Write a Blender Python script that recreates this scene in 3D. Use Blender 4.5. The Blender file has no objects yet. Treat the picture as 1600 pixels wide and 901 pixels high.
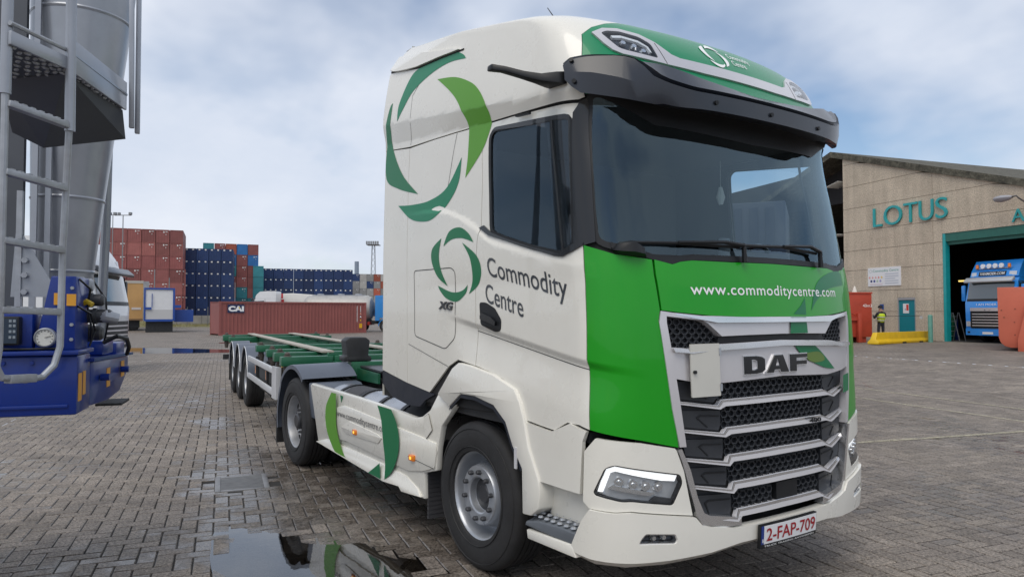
import bpy, bmesh, math, random, bisect
from mathutils import Vector, Matrix
from mathutils.geometry import tessellate_polygon
R = math.radians
scene = bpy.context.scene
C = scene.collection
# ---------------- camera ----------------
cam_data = bpy.data.cameras.new('camera'); cam = bpy.data.objects.new('camera', cam_data); C.objects.link(cam)
cam_data.sensor_width = 36.0; cam_data.lens = 1111.76 / 1600 * 36.0; cam_data.clip_start = .05; cam_data.clip_end = 3000
cam.location = (4.2573, -3.7895, 1.7679)
_d = Vector((math.cos(2.5469) * math.cos(.0333), math.sin(2.5469) * math.cos(.0333), math.sin(.0333)))
cam.rotation_euler = _d.to_track_quat('-Z', 'Y').to_euler()
scene.camera = cam
# ---------------- sky ----------------
SUN_AZ, SUN_EL = R(-52), R(56)          # direction towards the sun: angle from +X, height
world = bpy.data.worlds.new('World'); scene.world = world; world.use_nodes = True
wn = world.node_tree.nodes; wl = world.node_tree.links; wn.clear()
def wnode(t, **k):
    n = wn.new(t)
    for a, b in k.items(): setattr(n, a, b)
    return n
w_out = wnode('ShaderNodeOutputWorld'); w_bg = wnode('ShaderNodeBackground'); w_bg.inputs['Strength'].default_value = .128
w_sky = wnode('ShaderNodeTexSky', sky_type='NISHITA', sun_disc=False, sun_elevation=SUN_EL, sun_rotation=math.pi / 2 - SUN_AZ, altitude=0, air_density=1.0, dust_density=1.2, ozone_density=1.5)
w_tc = wnode('ShaderNodeTexCoord'); w_sep = wnode('ShaderNodeSeparateXYZ'); wl.new(w_tc.outputs['Generated'], w_sep.inputs[0])
w_mx = wnode('ShaderNodeMath', operation='MAXIMUM'); wl.new(w_sep.outputs['Z'], w_mx.inputs[0]); w_mx.inputs[1].default_value = 0.0
w_ad = wnode('ShaderNodeMath', operation='ADD'); wl.new(w_mx.outputs[0], w_ad.inputs[0]); w_ad.inputs[1].default_value = .35
w_cb = wnode('ShaderNodeCombineXYZ')
for i, ax in enumerate('XY'):
    dv = wnode('ShaderNodeMath', operation='DIVIDE'); wl.new(w_sep.outputs[ax], dv.inputs[0]); wl.new(w_ad.outputs[0], dv.inputs[1]); wl.new(dv.outputs[0], w_cb.inputs[i])
def wnoise(scale, detail, rough, off):
    mp = wnode('ShaderNodeMapping'); mp.inputs['Location'].default_value = off; wl.new(w_cb.outputs[0], mp.inputs[0])
    n = wnode('ShaderNodeTexNoise'); n.inputs['Scale'].default_value = scale; n.inputs['Detail'].default_value = detail; n.inputs['Roughness'].default_value = rough
    wl.new(mp.outputs[0], n.inputs['Vector']); return n
n_cover = wnoise(1.15, 5, .52, (3.1, 1.7, 0)); n_shade = wnoise(1.9, 7, .55, (9.4, 5.2, 0))
r_cover = wnode('ShaderNodeValToRGB'); wl.new(n_cover.outputs['Fac'], r_cover.inputs[0])
r_cover.color_ramp.elements[0].position = .305; r_cover.color_ramp.elements[0].color = (0, 0, 0, 1); r_cover.color_ramp.elements[1].position = .495; r_cover.color_ramp.elements[1].color = (.93, .93, .93, 1)
r_shade = wnode('ShaderNodeValToRGB'); wl.new(n_shade.outputs['Fac'], r_shade.inputs[0])
r_shade.color_ramp.elements[0].position = .30; r_shade.color_ramp.elements[0].color = (4.75, 5.3, 6.3, 1); r_shade.color_ramp.elements[1].position = .68; r_shade.color_ramp.elements[1].color = (6.15, 6.45, 7.1, 1)
w_mix = wnode('ShaderNodeMixRGB'); wl.new(r_cover.outputs[0], w_mix.inputs['Fac']); wl.new(w_sky.outputs[0], w_mix.inputs['Color1']); wl.new(r_shade.outputs[0], w_mix.inputs['Color2'])
wl.new(w_mix.outputs[0], w_bg.inputs['Color']); wl.new(w_bg.outputs[0], w_out.inputs['Surface'])
# ---------------- sun ----------------
sun_data = bpy.data.lights.new('sun', 'SUN'); sun = bpy.data.objects.new('sun', sun_data); C.objects.link(sun)
sun_data.energy = 1.5; sun_data.angle = R(42); sun_data.color = (1, .93, .82)
_sd = Vector((math.cos(SUN_AZ) * math.cos(SUN_EL), math.sin(SUN_AZ) * math.cos(SUN_EL), math.sin(SUN_EL)))
sun.rotation_euler = _sd.to_track_quat('Z', 'Y').to_euler(); sun.location = _sd * 30
# ---------------- exposure ----------------
scene.view_settings.view_transform = 'Standard'; scene.view_settings.look = 'None'; scene.view_settings.exposure = 0.09; scene.view_settings.gamma = 1.0
scene.view_settings.use_curve_mapping = False
scene.cycles.max_bounces = 8; scene.cycles.transparent_max_bounces = 16
rnd = random.Random(7)
# ---- cab skin: signed arc length u round the cab (0 = front centre, negative = right side), height z ----
def lerp_tab(tab, x):
    if x <= tab[0][0]: return tab[0][1]
    n = len(tab)
    for i in range(n - 1):
        x0, y0 = tab[i]; x1, y1 = tab[i + 1]
        if x <= x1:
            h = x1 - x0
            def slope(j):
                if j <= 0: return (tab[1][1] - tab[0][1]) / (tab[1][0] - tab[0][0])
                if j >= n - 1: return (tab[-1][1] - tab[-2][1]) / (tab[-1][0] - tab[-2][0])
                a = (tab[j][1] - tab[j-1][1]) / (tab[j][0] - tab[j-1][0]); b = (tab[j+1][1] - tab[j][1]) / (tab[j+1][0] - tab[j][0])
                return 0.0 if a * b <= 0 else 2 * a * b / (a + b)
            t = (x - x0) / h; m0 = slope(i) * h; m1 = slope(i + 1) * h
            t2 = t * t; t3 = t2 * t
            return (2*t3 - 3*t2 + 1) * y0 + (t3 - 2*t2 + t) * m0 + (-2*t3 + 3*t2) * y1 + (t3 - t2) * m1
    return tab[-1][1]
PLAN_CTRL = [(1.58,0),(1.574,.25),(1.552,.5),(1.513,.74),(1.462,.94),(1.405,1.085),(1.315,1.19),(1.20,1.24),(1.04,1.25),(.7,1.25),(0,1.25),(-.75,1.25),(-1.5,1.25)]
def _plan():
    P = PLAN_CTRL; out = []
    for i in range(len(P) - 1):
        p0 = P[i-1] if i else (P[1][0], -P[1][1]); p1 = P[i]; p2 = P[i+1]; p3 = P[i+2] if i + 2 < len(P) else P[i+1]
        for k in range(24):
            t = k / 24
            out.append(tuple(.5 * ((2*p1[j]) + (-p0[j] + p2[j]) * t + (2*p0[j] - 5*p1[j] + 4*p2[j] - p3[j]) * t*t + (-p0[j] + 3*p1[j] - 3*p2[j] + p3[j]) * t**3) for j in (0, 1)))
    out.append(P[-1]); s = 0; tab = [(0.0,) + out[0]]
    for a, b in zip(out, out[1:]):
        s += math.hypot(b[0]-a[0], b[1]-a[1]); tab.append((s,) + b)
    return tab
PLAN = _plan(); PLAN_S = [p[0] for p in PLAN]; U_END = PLAN_S[-1]
def plan_at(u):
    s = min(abs(u), U_END); i = min(max(bisect.bisect_right(PLAN_S, s) - 1, 0), len(PLAN) - 2)
    a, b = PLAN[i], PLAN[i+1]; t = (s - a[0]) / (b[0] - a[0])
    return a[1] + (b[1]-a[1]) * t, (a[2] + (b[2]-a[2]) * t) * (1 if u >= 0 else -1)
F_TAB = [(.2,1.50),(.36,1.575),(.6,1.59),(1.1,1.585),(1.6,1.57),(1.9,1.545),(2.1,1.51),(2.5,1.435),(2.95,1.36),(3.1,1.37),(3.2,1.33),(3.3,1.28),(3.4,1.22),(3.5,1.14),(3.58,1.04),(3.63,.91),(3.68,.70),(3.74,.42),(3.81,.08),(3.9,-.38),(4.0,-.92),(4.06,-1.2),(4.12,-1.45)]
def band_z(X): return 2.955 + .1 * (1.18 - X), .075 + .035 * (1.18 - X)
def cab(u, z, off=0.0):
    x0, y0 = plan_at(u); f = lerp_tab(F_TAB, z); X = -1.5 + (x0 + 1.5) * (f + 1.5) / 3.08
    zb, hb = band_z(X); t = z - zb
    if t < 0: w = 1.25 - .022 * max(0., (z - 2.1) / (zb - 2.1)) ** 1.5
    elif t < hb: q = t / hb; w = 1.228 + .034 * q
    else:
        q = (t - hb) / (3.95 - zb - hb); w = 1.262 - .085 * q ** 1.3 - .05 * max(0., q - .85) * 5
    if z < .75: w -= .03 * (.75 - z)
    au = abs(u)
    if .95 < au < 2.9 and 1.1 < z < 1.9:            # pressed line low on the door, running out into the corner panel
        zl = 1.449 + .1636 * (au - 1.328); k = min(1., max(0., (au - .98) / .3)) * min(1., max(0., (2.9 - au) / .3))
        d = z - zl
        if d >= 0: g = max(0., 1 - d / .055)
        else: g = max(0., 1 + d / .30)
        w -= .021 * k * g * g * (3 - 2 * g)
    if 1.3 < au < 3.7 and 1.95 < z < 2.7:           # shoulder below the side window
        zl = lerp_tab([(1.3, 2.06), (1.5, 2.085), (2.0, 2.195), (2.28, 2.27), (2.445, 2.37), (2.67, 2.47), (2.97, 2.55), (3.55, 2.59)], au)
        k = min(1., max(0., (3.7 - au) / .8)); d = (zl - z) / .045; g = min(1., max(0., d)); w += .016 * k * g * g * (3 - 2 * g) * min(1., max(0., (z - 1.95) / .3))
    Y = y0 * w / 1.25
    if off:
        e = 1e-3
        a = cab(u + e, z); b = cab(u - e, z); c = cab(u, z + e); d = cab(u, z - e)
        tu = [a[i]-b[i] for i in range(3)]; tz = [c[i]-d[i] for i in range(3)]
        n = [tz[1]*tu[2]-tz[2]*tu[1], tz[2]*tu[0]-tz[0]*tu[2], tz[0]*tu[1]-tz[1]*tu[0]]
        L = math.sqrt(sum(v*v for v in n)) or 1
        # outward: away from cab axis
        if n[0]*(X+.2) + n[1]*Y + n[2]*.2 < 0: L = -L
        return (X + off*n[0]/L, Y + off*n[1]/L, z + off*n[2]/L)
    return (X, Y, z)
# ---------------- materials ----------------
MATS = {}
def PM(name, col, rough=.5, metal=0., coat=0., var=0., vs=3., bump=0., bs=40., spec=.5, fine=0., fs=120., emit=0., trans=0., dirt=0., dcol=(.10,.085,.07), rvar=0.):
    if name in MATS: return MATS[name]
    m = bpy.data.materials.new(name); m.use_nodes = True; nt = m.node_tree; n = nt.nodes; l = nt.links
    b = n['Principled BSDF']; b.inputs['Roughness'].default_value = rough; b.inputs['Metallic'].default_value = metal
    b.inputs['Coat Weight'].default_value = coat; b.inputs['Coat Roughness'].default_value = .04; b.inputs['Specular IOR Level'].default_value = spec
    b.inputs['Base Color'].default_value = (*col, 1)
    if emit: b.inputs['Emission Color'].default_value = (*col, 1); b.inputs['Emission Strength'].default_value = emit
    if trans: b.inputs['Transmission Weight'].default_value = trans
    tc = n.new('ShaderNodeTexCoord'); src = None
    def noise(s, d=5, r=.55):
        x = n.new('ShaderNodeTexNoise'); x.inputs['Scale'].default_value = s; x.inputs['Detail'].default_value = d; x.inputs['Roughness'].default_value = r
        l.new(tc.outputs['Object'], x.inputs['Vector']); return x
    def mul(prev, fac_out, lo, hi):
        mr = n.new('ShaderNodeMapRange'); mr.inputs['From Min'].default_value = .3; mr.inputs['From Max'].default_value = .7
        mr.inputs['To Min'].default_value = lo; mr.inputs['To Max'].default_value = hi; l.new(fac_out, mr.inputs['Value'])
        mx = n.new('ShaderNodeMixRGB'); mx.blend_type = 'MULTIPLY'; mx.inputs['Fac'].default_value = 1
        if prev is None: mx.inputs['Color1'].default_value = (*col, 1)
        else: l.new(prev, mx.inputs['Color1'])
        l.new(mr.outputs[0], mx.inputs['Color2']); return mx.outputs[0]
    if var: src = mul(src, noise(vs).outputs['Fac'], 1 - var, 1 + var)
    if fine: src = mul(src, noise(fs, 2, .7).outputs['Fac'], 1 - fine, 1 + fine)
    if dirt:
        dn = noise(2.3, 8, .68); rp = n.new('ShaderNodeMapRange'); rp.inputs['From Min'].default_value = .5; rp.inputs['From Max'].default_value = .78; rp.inputs['To Max'].default_value = dirt
        l.new(dn.outputs['Fac'], rp.inputs['Value'])
        mx = n.new('ShaderNodeMixRGB'); l.new(rp.outputs[0], mx.inputs['Fac']); mx.inputs['Color2'].default_value = (*dcol, 1)
        if src is None: mx.inputs['Color1'].default_value = (*col, 1)
        else: l.new(src, mx.inputs['Color1'])
        src = mx.outputs[0]
    if src is not None: l.new(src, b.inputs['Base Color'])
    if rvar:
        mr = n.new('ShaderNodeMapRange'); mr.inputs['From Min'].default_value = .3; mr.inputs['From Max'].default_value = .7
        mr.inputs['To Min'].default_value = max(.02, rough - rvar); mr.inputs['To Max'].default_value = rough + rvar
        l.new(noise(6, 6, .6).outputs['Fac'], mr.inputs['Value']); l.new(mr.outputs[0], b.inputs['Roughness'])
    if bump:
        bp = n.new('ShaderNodeBump'); bp.inputs['Strength'].default_value = bump; bp.inputs['Distance'].default_value = .01
        l.new(noise(bs, 3).outputs['Fac'], bp.inputs['Height']); l.new(bp.outputs[0], b.inputs['Normal'])
    MATS[name] = m; return m
def glass_mat(name, tint, rough=.0, ior=1.5, refl=(1,1,1)):
    m = bpy.data.materials.new(name); m.use_nodes = True; nt = m.node_tree; n = nt.nodes; l = nt.links; n.clear()
    o = n.new('ShaderNodeOutputMaterial'); mx = n.new('ShaderNodeMixShader'); fr = n.new('ShaderNodeFresnel'); fr.inputs['IOR'].default_value = ior
    ge = n.new('ShaderNodeNewGeometry'); mr = n.new('ShaderNodeMapRange'); mr.inputs[3].default_value = ior; mr.inputs[4].default_value = 1 / ior; l.new(ge.outputs['Backfacing'], mr.inputs[0]); l.new(mr.outputs[0], fr.inputs['IOR'])   # thin sheet: same reflectance from both faces
    t = n.new('ShaderNodeBsdfTransparent'); t.inputs[0].default_value = (*tint, 1); g = n.new('ShaderNodeBsdfGlossy'); g.inputs['Roughness'].default_value = rough; g.inputs[0].default_value = (*refl, 1)
    l.new(fr.outputs[0], mx.inputs[0]); l.new(t.outputs[0], mx.inputs[1]); l.new(g.outputs[0], mx.inputs[2]); l.new(mx.outputs[0], o.inputs[0])
    MATS[name] = m; return m
# ---------------- mesh building ----------------
def put(name, me, mat, parent=None):
    o = bpy.data.objects.new(name, me); C.objects.link(o)
    if parent is not None: o.parent = parent
    for m in (mat if isinstance(mat, (list, tuple)) else [mat]): me.materials.append(m)
    return o
class MB:
    def __init__(s): s.v = []; s.f = []
    def add(s, vs, fs):
        k = len(s.v); s.v += [tuple(p) for p in vs]; s.f += [tuple(i + k for i in f) for f in fs]; return s
    def box(s, c, d, M=None):
        P = [Vector((x * d[0] / 2, y * d[1] / 2, z * d[2] / 2)) for x in (-1, 1) for y in (-1, 1) for z in (-1, 1)]
        if M is not None: P = [M @ p for p in P]
        c = Vector(c)
        return s.add([p + c for p in P], [(0,1,3,2),(4,6,7,5),(0,4,5,1),(2,3,7,6),(0,2,6,4),(1,5,7,3)])
    def span(s, a, b): return s.box([(a[i] + b[i]) / 2 for i in range(3)], [abs(b[i] - a[i]) for i in range(3)])
    def bar(s, a, b, w, h=None, up=(0,0,1)):
        a = Vector(a); b = Vector(b); d = b - a; x = d.normalized(); u = Vector(up)
        y = u.cross(x)
        if y.length < 1e-4: y = Vector((1,0,0)).cross(x)
        y.normalize(); z = x.cross(y); M = Matrix((x, y, z)).transposed()
        return s.box((a + b) / 2, (d.length, w, h or w), M)
    def tube(s, pts, r, n=10, cap=True):
        pts = [Vector(p) for p in pts]; rs = r if isinstance(r, (list, tuple)) else [r] * len(pts); k0 = len(s.v); prev = None; vs = []; fs = []
        for i, p in enumerate(pts):
            t = (pts[min(i+1, len(pts)-1)] - pts[max(i-1, 0)]).normalized()
            if prev is None: a = Vector((0,0,1)) if abs(t.z) < .9 else Vector((1,0,0)); y = a.cross(t).normalized()
            else: y = (prev - t * prev.dot(t)).normalized()
            prev = y; z = t.cross(y)
            for k in range(n):
                q = 2 * math.pi * k / n; vs.append(p + (y * math.cos(q) + z * math.sin(q)) * rs[i])
        for i in range(len(pts) - 1):
            for k in range(n): fs.append((i*n+k, i*n+(k+1) % n, (i+1)*n+(k+1) % n, (i+1)*n+k))
        if cap: fs.append(tuple(reversed(range(n)))); fs.append(tuple((len(pts)-1)*n + k for k in range(n)))
        return s.add(vs, fs)
    def lathe(s, prof, n=48, c=(0,0,0), axis='y', closed=False):
        vs = []; fs = []; m = len(prof)
        for k in range(n):
            q = 2 * math.pi * k / n; co, si = math.cos(q), math.sin(q)
            for r, h in prof:
                p = {'y': (r*co, h, r*si), 'x': (h, r*co, r*si), 'z': (r*co, r*si, h)}[axis]; vs.append((p[0]+c[0], p[1]+c[1], p[2]+c[2]))
        for k in range(n):
            for j in range(m if closed else m - 1):
                a, b = k*m + j, k*m + (j+1) % m; c2, d = ((k+1) % n)*m + (j+1) % m, ((k+1) % n)*m + j
                fs.append((a, b, c2, d))
        return s.add(vs, fs)
    def prism(s, poly, mapf, t0, t1):
        """poly: 2-D outline, mapf(a, b, t) -> point"""
        n = len(poly); vs = [mapf(a, b, t0) for a, b in poly] + [mapf(a, b, t1) for a, b in poly]
        tri = tessellate_polygon([[Vector((a, b, 0)) for a, b in poly]])
        fs = [tuple(t) for t in tri] + [tuple(i + n for i in reversed(t)) for t in tri] + [(i, (i+1) % n, n + (i+1) % n, n + i) for i in range(n)]
        return s.add(vs, fs)
    def mesh(s, name, angle=35, bevel=0.):
        me = bpy.data.meshes.new(name); me.from_pydata(s.v, [], s.f)
        bm = bmesh.new(); bm.from_mesh(me); bmesh.ops.recalc_face_normals(bm, faces=bm.faces)
        if bevel:
            ed = [e for e in bm.edges if len(e.link_faces) == 2 and e.calc_face_angle(0) > .5]
            bmesh.ops.bevel(bm, geom=ed, offset=bevel, segments=2, profile=.5, affect='EDGES', clamp_overlap=True)
        for f in bm.faces: f.smooth = True
        bm.to_mesh(me); bm.free(); me.set_sharp_from_angle(angle=R(angle)); return me
    def build(s, name, mat, parent=None, angle=35, bevel=0.): return put(name, s.mesh(name, angle, bevel), mat, parent)
def xz(Y): return lambda a, b, t: (a, Y + t, b)
def tag(o, label=None, cat=None, group=None, kind=None):
    if label: o['label'] = label
    if cat: o['category'] = cat
    if group: o['group'] = group
    if kind: o['kind'] = kind
    return o
def thing(name, label, cat, loc=(0,0,0), rz=0., group=None):
    o = bpy.data.objects.new(name, None); C.objects.link(o); o.location = loc; o.rotation_euler = (0, 0, rz); o.empty_display_size = .2
    return tag(o, label, cat, group)
def dup(o, parent=None):
    c = o.copy(); C.objects.link(c); c.parent = parent
    for ch in list(o.children): dup(ch, c)
    return c
def rounded(poly, r, n=4):
    out = []; m = len(poly)
    for i in range(m):
        p = Vector(poly[i]); a = Vector(poly[i-1]) - p; b = Vector(poly[(i+1) % m]) - p
        d = min(r, a.length * .45, b.length * .45); p0 = p + a.normalized() * d; p1 = p + b.normalized() * d
        for k in range(n + 1):
            t = k / n; q = p0 * (1-t)**2 + p * 2*t*(1-t) + p1 * t*t; out.append((q.x, q.y))
    return out
def area2(P): return sum(P[i-1][0] * P[i][1] - P[i][0] * P[i-1][1] for i in range(len(P))) / 2
def shrink(P, d):
    if area2(P) < 0: P = P[::-1]
    out = []; m = len(P)
    for i in range(m):
        p = Vector(P[i]); e0 = (p - Vector(P[i-1])); e1 = (Vector(P[(i+1) % m]) - p)
        if e0.length < 1e-6 or e1.length < 1e-6: continue
        n0 = Vector((-e0.y, e0.x)).normalized(); n1 = Vector((-e1.y, e1.x)).normalized(); b = n0 + n1
        k = d / max(.35, 1 + n0.dot(n1)) ; q = p + b * k; out.append((q.x, q.y))
    return out
def curve_pts(P, tips, n=6):
    """closed outline smoothed between its sharp corners"""
    m = len(P); out = []
    for i in range(m):
        p1, p2 = P[i], P[(i+1) % m]
        p0 = P[i-1] if i not in tips else p1; p3 = P[(i+2) % m] if (i+1) % m not in tips else p2
        for k in range(n):
            t = k / n
            out.append(tuple(.5 * (2*p1[j] + (-p0[j]+p2[j])*t + (2*p0[j]-5*p1[j]+4*p2[j]-p3[j])*t*t + (-p0[j]+3*p1[j]-3*p2[j]+p3[j])*t**3) for j in (0, 1)))
    return out
def mirror(P): return [(-a, b) for a, b in reversed(P)]
def flat_bm(outer, holes=()):
    loops = [outer if area2(outer) > 0 else outer[::-1]] + [h if area2(h) < 0 else h[::-1] for h in holes]
    pts = [p for lp in loops for p in lp]; tri = tessellate_polygon([[Vector((a, b, 0)) for a, b in lp] for lp in loops])
    bm = bmesh.new(); vs = [bm.verts.new((a, b, 0)) for a, b in pts]
    for t in tri:
        a, b, c = (pts[i] for i in t)
        ar = (b[0]-a[0])*(c[1]-a[1]) - (b[1]-a[1])*(c[0]-a[0])
        if abs(ar) < 1e-10: continue
        try: bm.faces.new([vs[i] for i in (t if ar > 0 else reversed(t))])
        except ValueError: pass
    return bm
def wrap(name, bm, mat, parent, mapf, off, thick, step, cuts=()):
    """cut a flat sheet on a grid and lay it on a surface, with a rim of the given depth"""
    if step:
        xs = [v.co.x for v in bm.verts]; ys = [v.co.y for v in bm.verts]
        for ax, lo, hi in ((0, min(xs), max(xs)), (1, min(ys), max(ys))):
            k = math.floor(lo / step) + 1
            while k * step < hi:
                co = [0, 0, 0]; no = [0, 0, 0]; co[ax] = k * step; no[ax] = 1
                bmesh.ops.bisect_plane(bm, geom=bm.verts[:] + bm.edges[:] + bm.faces[:], plane_co=co, plane_no=no, dist=1e-6); k += 1
    for u0, z0, sl in cuts:
        bmesh.ops.bisect_plane(bm, geom=bm.verts[:] + bm.edges[:] + bm.faces[:], plane_co=(u0, z0, 0), plane_no=Vector((-sl, 1, 0)).normalized(), dist=1e-6)
    bm.verts.index_update(); V = []; N = []; F = []; LN = []
    for v in bm.verts:
        p = mapf(v.co.x, v.co.y, off); q = mapf(v.co.x, v.co.y, off + .01); V.append(p); N.append(((Vector(q) - Vector(p)).normalized()))
    for f in bm.faces:
        idx = [v.index for v in f.verts]; F.append(idx); LN += [N[i] for i in idx]
    if thick:
        for e in bm.edges:
            if len(e.link_faces) != 1: continue
            lp = e.link_loops[0]; a, b = lp.vert, lp.link_loop_next.vert
            pa, pb = V[a.index], V[b.index]; qa, qb = mapf(a.co.x, a.co.y, off - thick), mapf(b.co.x, b.co.y, off - thick)
            k = len(V); V += [pb, pa, qa, qb]; nn = (Vector(pa) - Vector(pb)).cross(Vector(qa) - Vector(pa))
            nn = nn.normalized() if nn.length > 1e-9 else N[a.index]; F.append([k, k+1, k+2, k+3]); LN += [nn] * 4
    bm.free(); me = bpy.data.meshes.new(name); me.from_pydata(V, [], F)
    for p in me.polygons: p.use_smooth = True
    me.normals_split_custom_set(LN); me.update()
    return put(name, me, mat, parent)
def skin(name, outer, mat, parent, holes=(), off=0., thick=.012, step=.07, mapf=None, cuts=()):
    return wrap(name, flat_bm(outer, holes), mat, parent, mapf or cab, off, thick, step, cuts)
_font_cache = {}
def text_bm(s, bold=0., space=1.):
    cu = bpy.data.curves.new('lettering', 'FONT'); cu.body = s; cu.size = 1; cu.offset = bold; cu.space_character = space; cu.resolution_u = 4; cu.fill_mode = 'FRONT' if hasattr(cu, 'fill_mode') else cu.fill_mode
    o = bpy.data.objects.new('lettering', cu); C.objects.link(o); dg = bpy.context.evaluated_depsgraph_get(); me = bpy.data.meshes.new_from_object(o.evaluated_get(dg))
    bpy.data.objects.remove(o); bpy.data.curves.remove(cu); bm = bmesh.new(); bm.from_mesh(me); bpy.data.meshes.remove(me)
    for f in bm.faces:
        if f.normal.z < 0: f.normal_flip()
    return bm
def text_on(name, s, mat, parent, p0, p1, height, mapf, off=.003, step=0., thick=0., bold=0., space=1., squash=None, italic=0.):
    """lettering whose baseline runs p0 -> p1 on a surface; cap height in the surface's units"""
    bm = text_bm(s, bold, space); xs = [v.co.x for v in bm.verts]; x0, x1 = min(xs), max(xs)
    d = Vector((p1[0]-p0[0], p1[1]-p0[1])); L = d.length; ex = d / L; ey = Vector((-ex.y, ex.x))
    if ex.x < 0: ey = -ey
    if squash is not None: ey = Vector(squash)
    sx = L / (x1 - x0); sy = height / .70
    for v in bm.verts:
        q = Vector(p0) + ex * ((v.co.x - x0) + italic * v.co.y) * sx + ey * v.co.y * sy; v.co = (q.x, q.y, 0)
    bmesh.ops.remove_doubles(bm, verts=bm.verts[:], dist=1e-6)
    return wrap(name, bm, mat, parent, mapf, off, thick, step)
def plane_map(o, ex, ey):
    o = Vector(o); ex = Vector(ex).normalized(); ey = Vector(ey).normalized(); n = ex.cross(ey)
    return lambda a, b, t=0.: tuple(o + ex * a + ey * b + n * t)
# ---------------- ground ----------------
PH = R(168); PEX = Vector((math.cos(PH), math.sin(PH), 0)); PEY = Vector((-math.sin(PH), math.cos(PH), 0)); PW = .125
PUDDLES = [  # outline on the ground, depth
    ([(-1.82,-2.42),(-1.66,-2.24),(-1.42,-2.08),(-1.0,-1.76),(-.72,-1.58),(-.35,-1.50),(.05,-1.48),(.4,-1.68),(.5,-2.1),(.2,-2.5),(-.3,-2.68),(-.75,-2.66),(-1.3,-2.58)], .016),
    ([(-8.6,-1.35),(-8.3,-1.05),(-7.9,-.95),(-7.4,-1.1),(-7.25,-1.35),(-7.5,-1.6),(-8.0,-1.68),(-8.4,-1.6)], .0085),
    ([(-5.6,-1.5),(-5.2,-2.2),(-4.0,-2.5),(-2.6,-2.6),(-2.0,-2.9),(-.6,-3.1),(.6,-2.9),(1.1,-2.0),(.9,-.9),(-1.0,-.6),(-3.4,-.5),(-5.2,-.8)], .0040),
    ([(-4.2,-2.35),(-4.3,-1.9),(-3.9,-1.5),(-3.3,-1.35),(-2.9,-1.55),(-2.75,-1.95),(-2.95,-2.3),(-3.5,-2.4)], .0062)]
def in_poly(P, x, y):
    c = False; n = len(P)
    for i in range(n):
        x0, y0 = P[i-1]; x1, y1 = P[i]
        if (y0 > y) != (y1 > y) and x < (x1 - x0) * (y - y0) / (y1 - y0) + x0: c = not c
    return c
def poly_dist(P, x, y):
    best = 1e9
    for i in range(len(P)):
        x0, y0 = P[i-1]; dx, dy = P[i][0]-x0, P[i][1]-y0; t = min(1, max(0, ((x-x0)*dx + (y-y0)*dy) / (dx*dx + dy*dy)))
        best = min(best, math.hypot(x0 + t*dx - x, y0 + t*dy - y))
    return best if in_poly(P, x, y) else -best
def ramp(x, y):
    s_ = (x - 4.257) * .2588 + (y + 3.79) * .9659; t = min(1, max(0, (s_ - 13.5) / 15.5)); return .318 * t * t * (3 - 2 * t)
def ground_h(x, y): return ground_dip(x, y) + ramp(x, y)
def ground_dip(x, y):
    h = .0025 * math.sin(x*.9 + 1.3*math.sin(y*.7)) * math.sin(y*1.1 + .6*x)
    for P, dep in PUDDLES:
        if min(p[0] for p in P) - .5 < x < max(p[0] for p in P) + .5 and min(p[1] for p in P) - .5 < y < max(p[1] for p in P) + .5:
            d = poly_dist(P, x, y) + .05 * math.sin(x*9 + y*5) + .04 * math.sin(y*13 - x*4); t = min(1, max(0, (d + .30) / .72)); h = min(h, h * (1 - t) - dep * t*t*(3-2*t))
    return h
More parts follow.
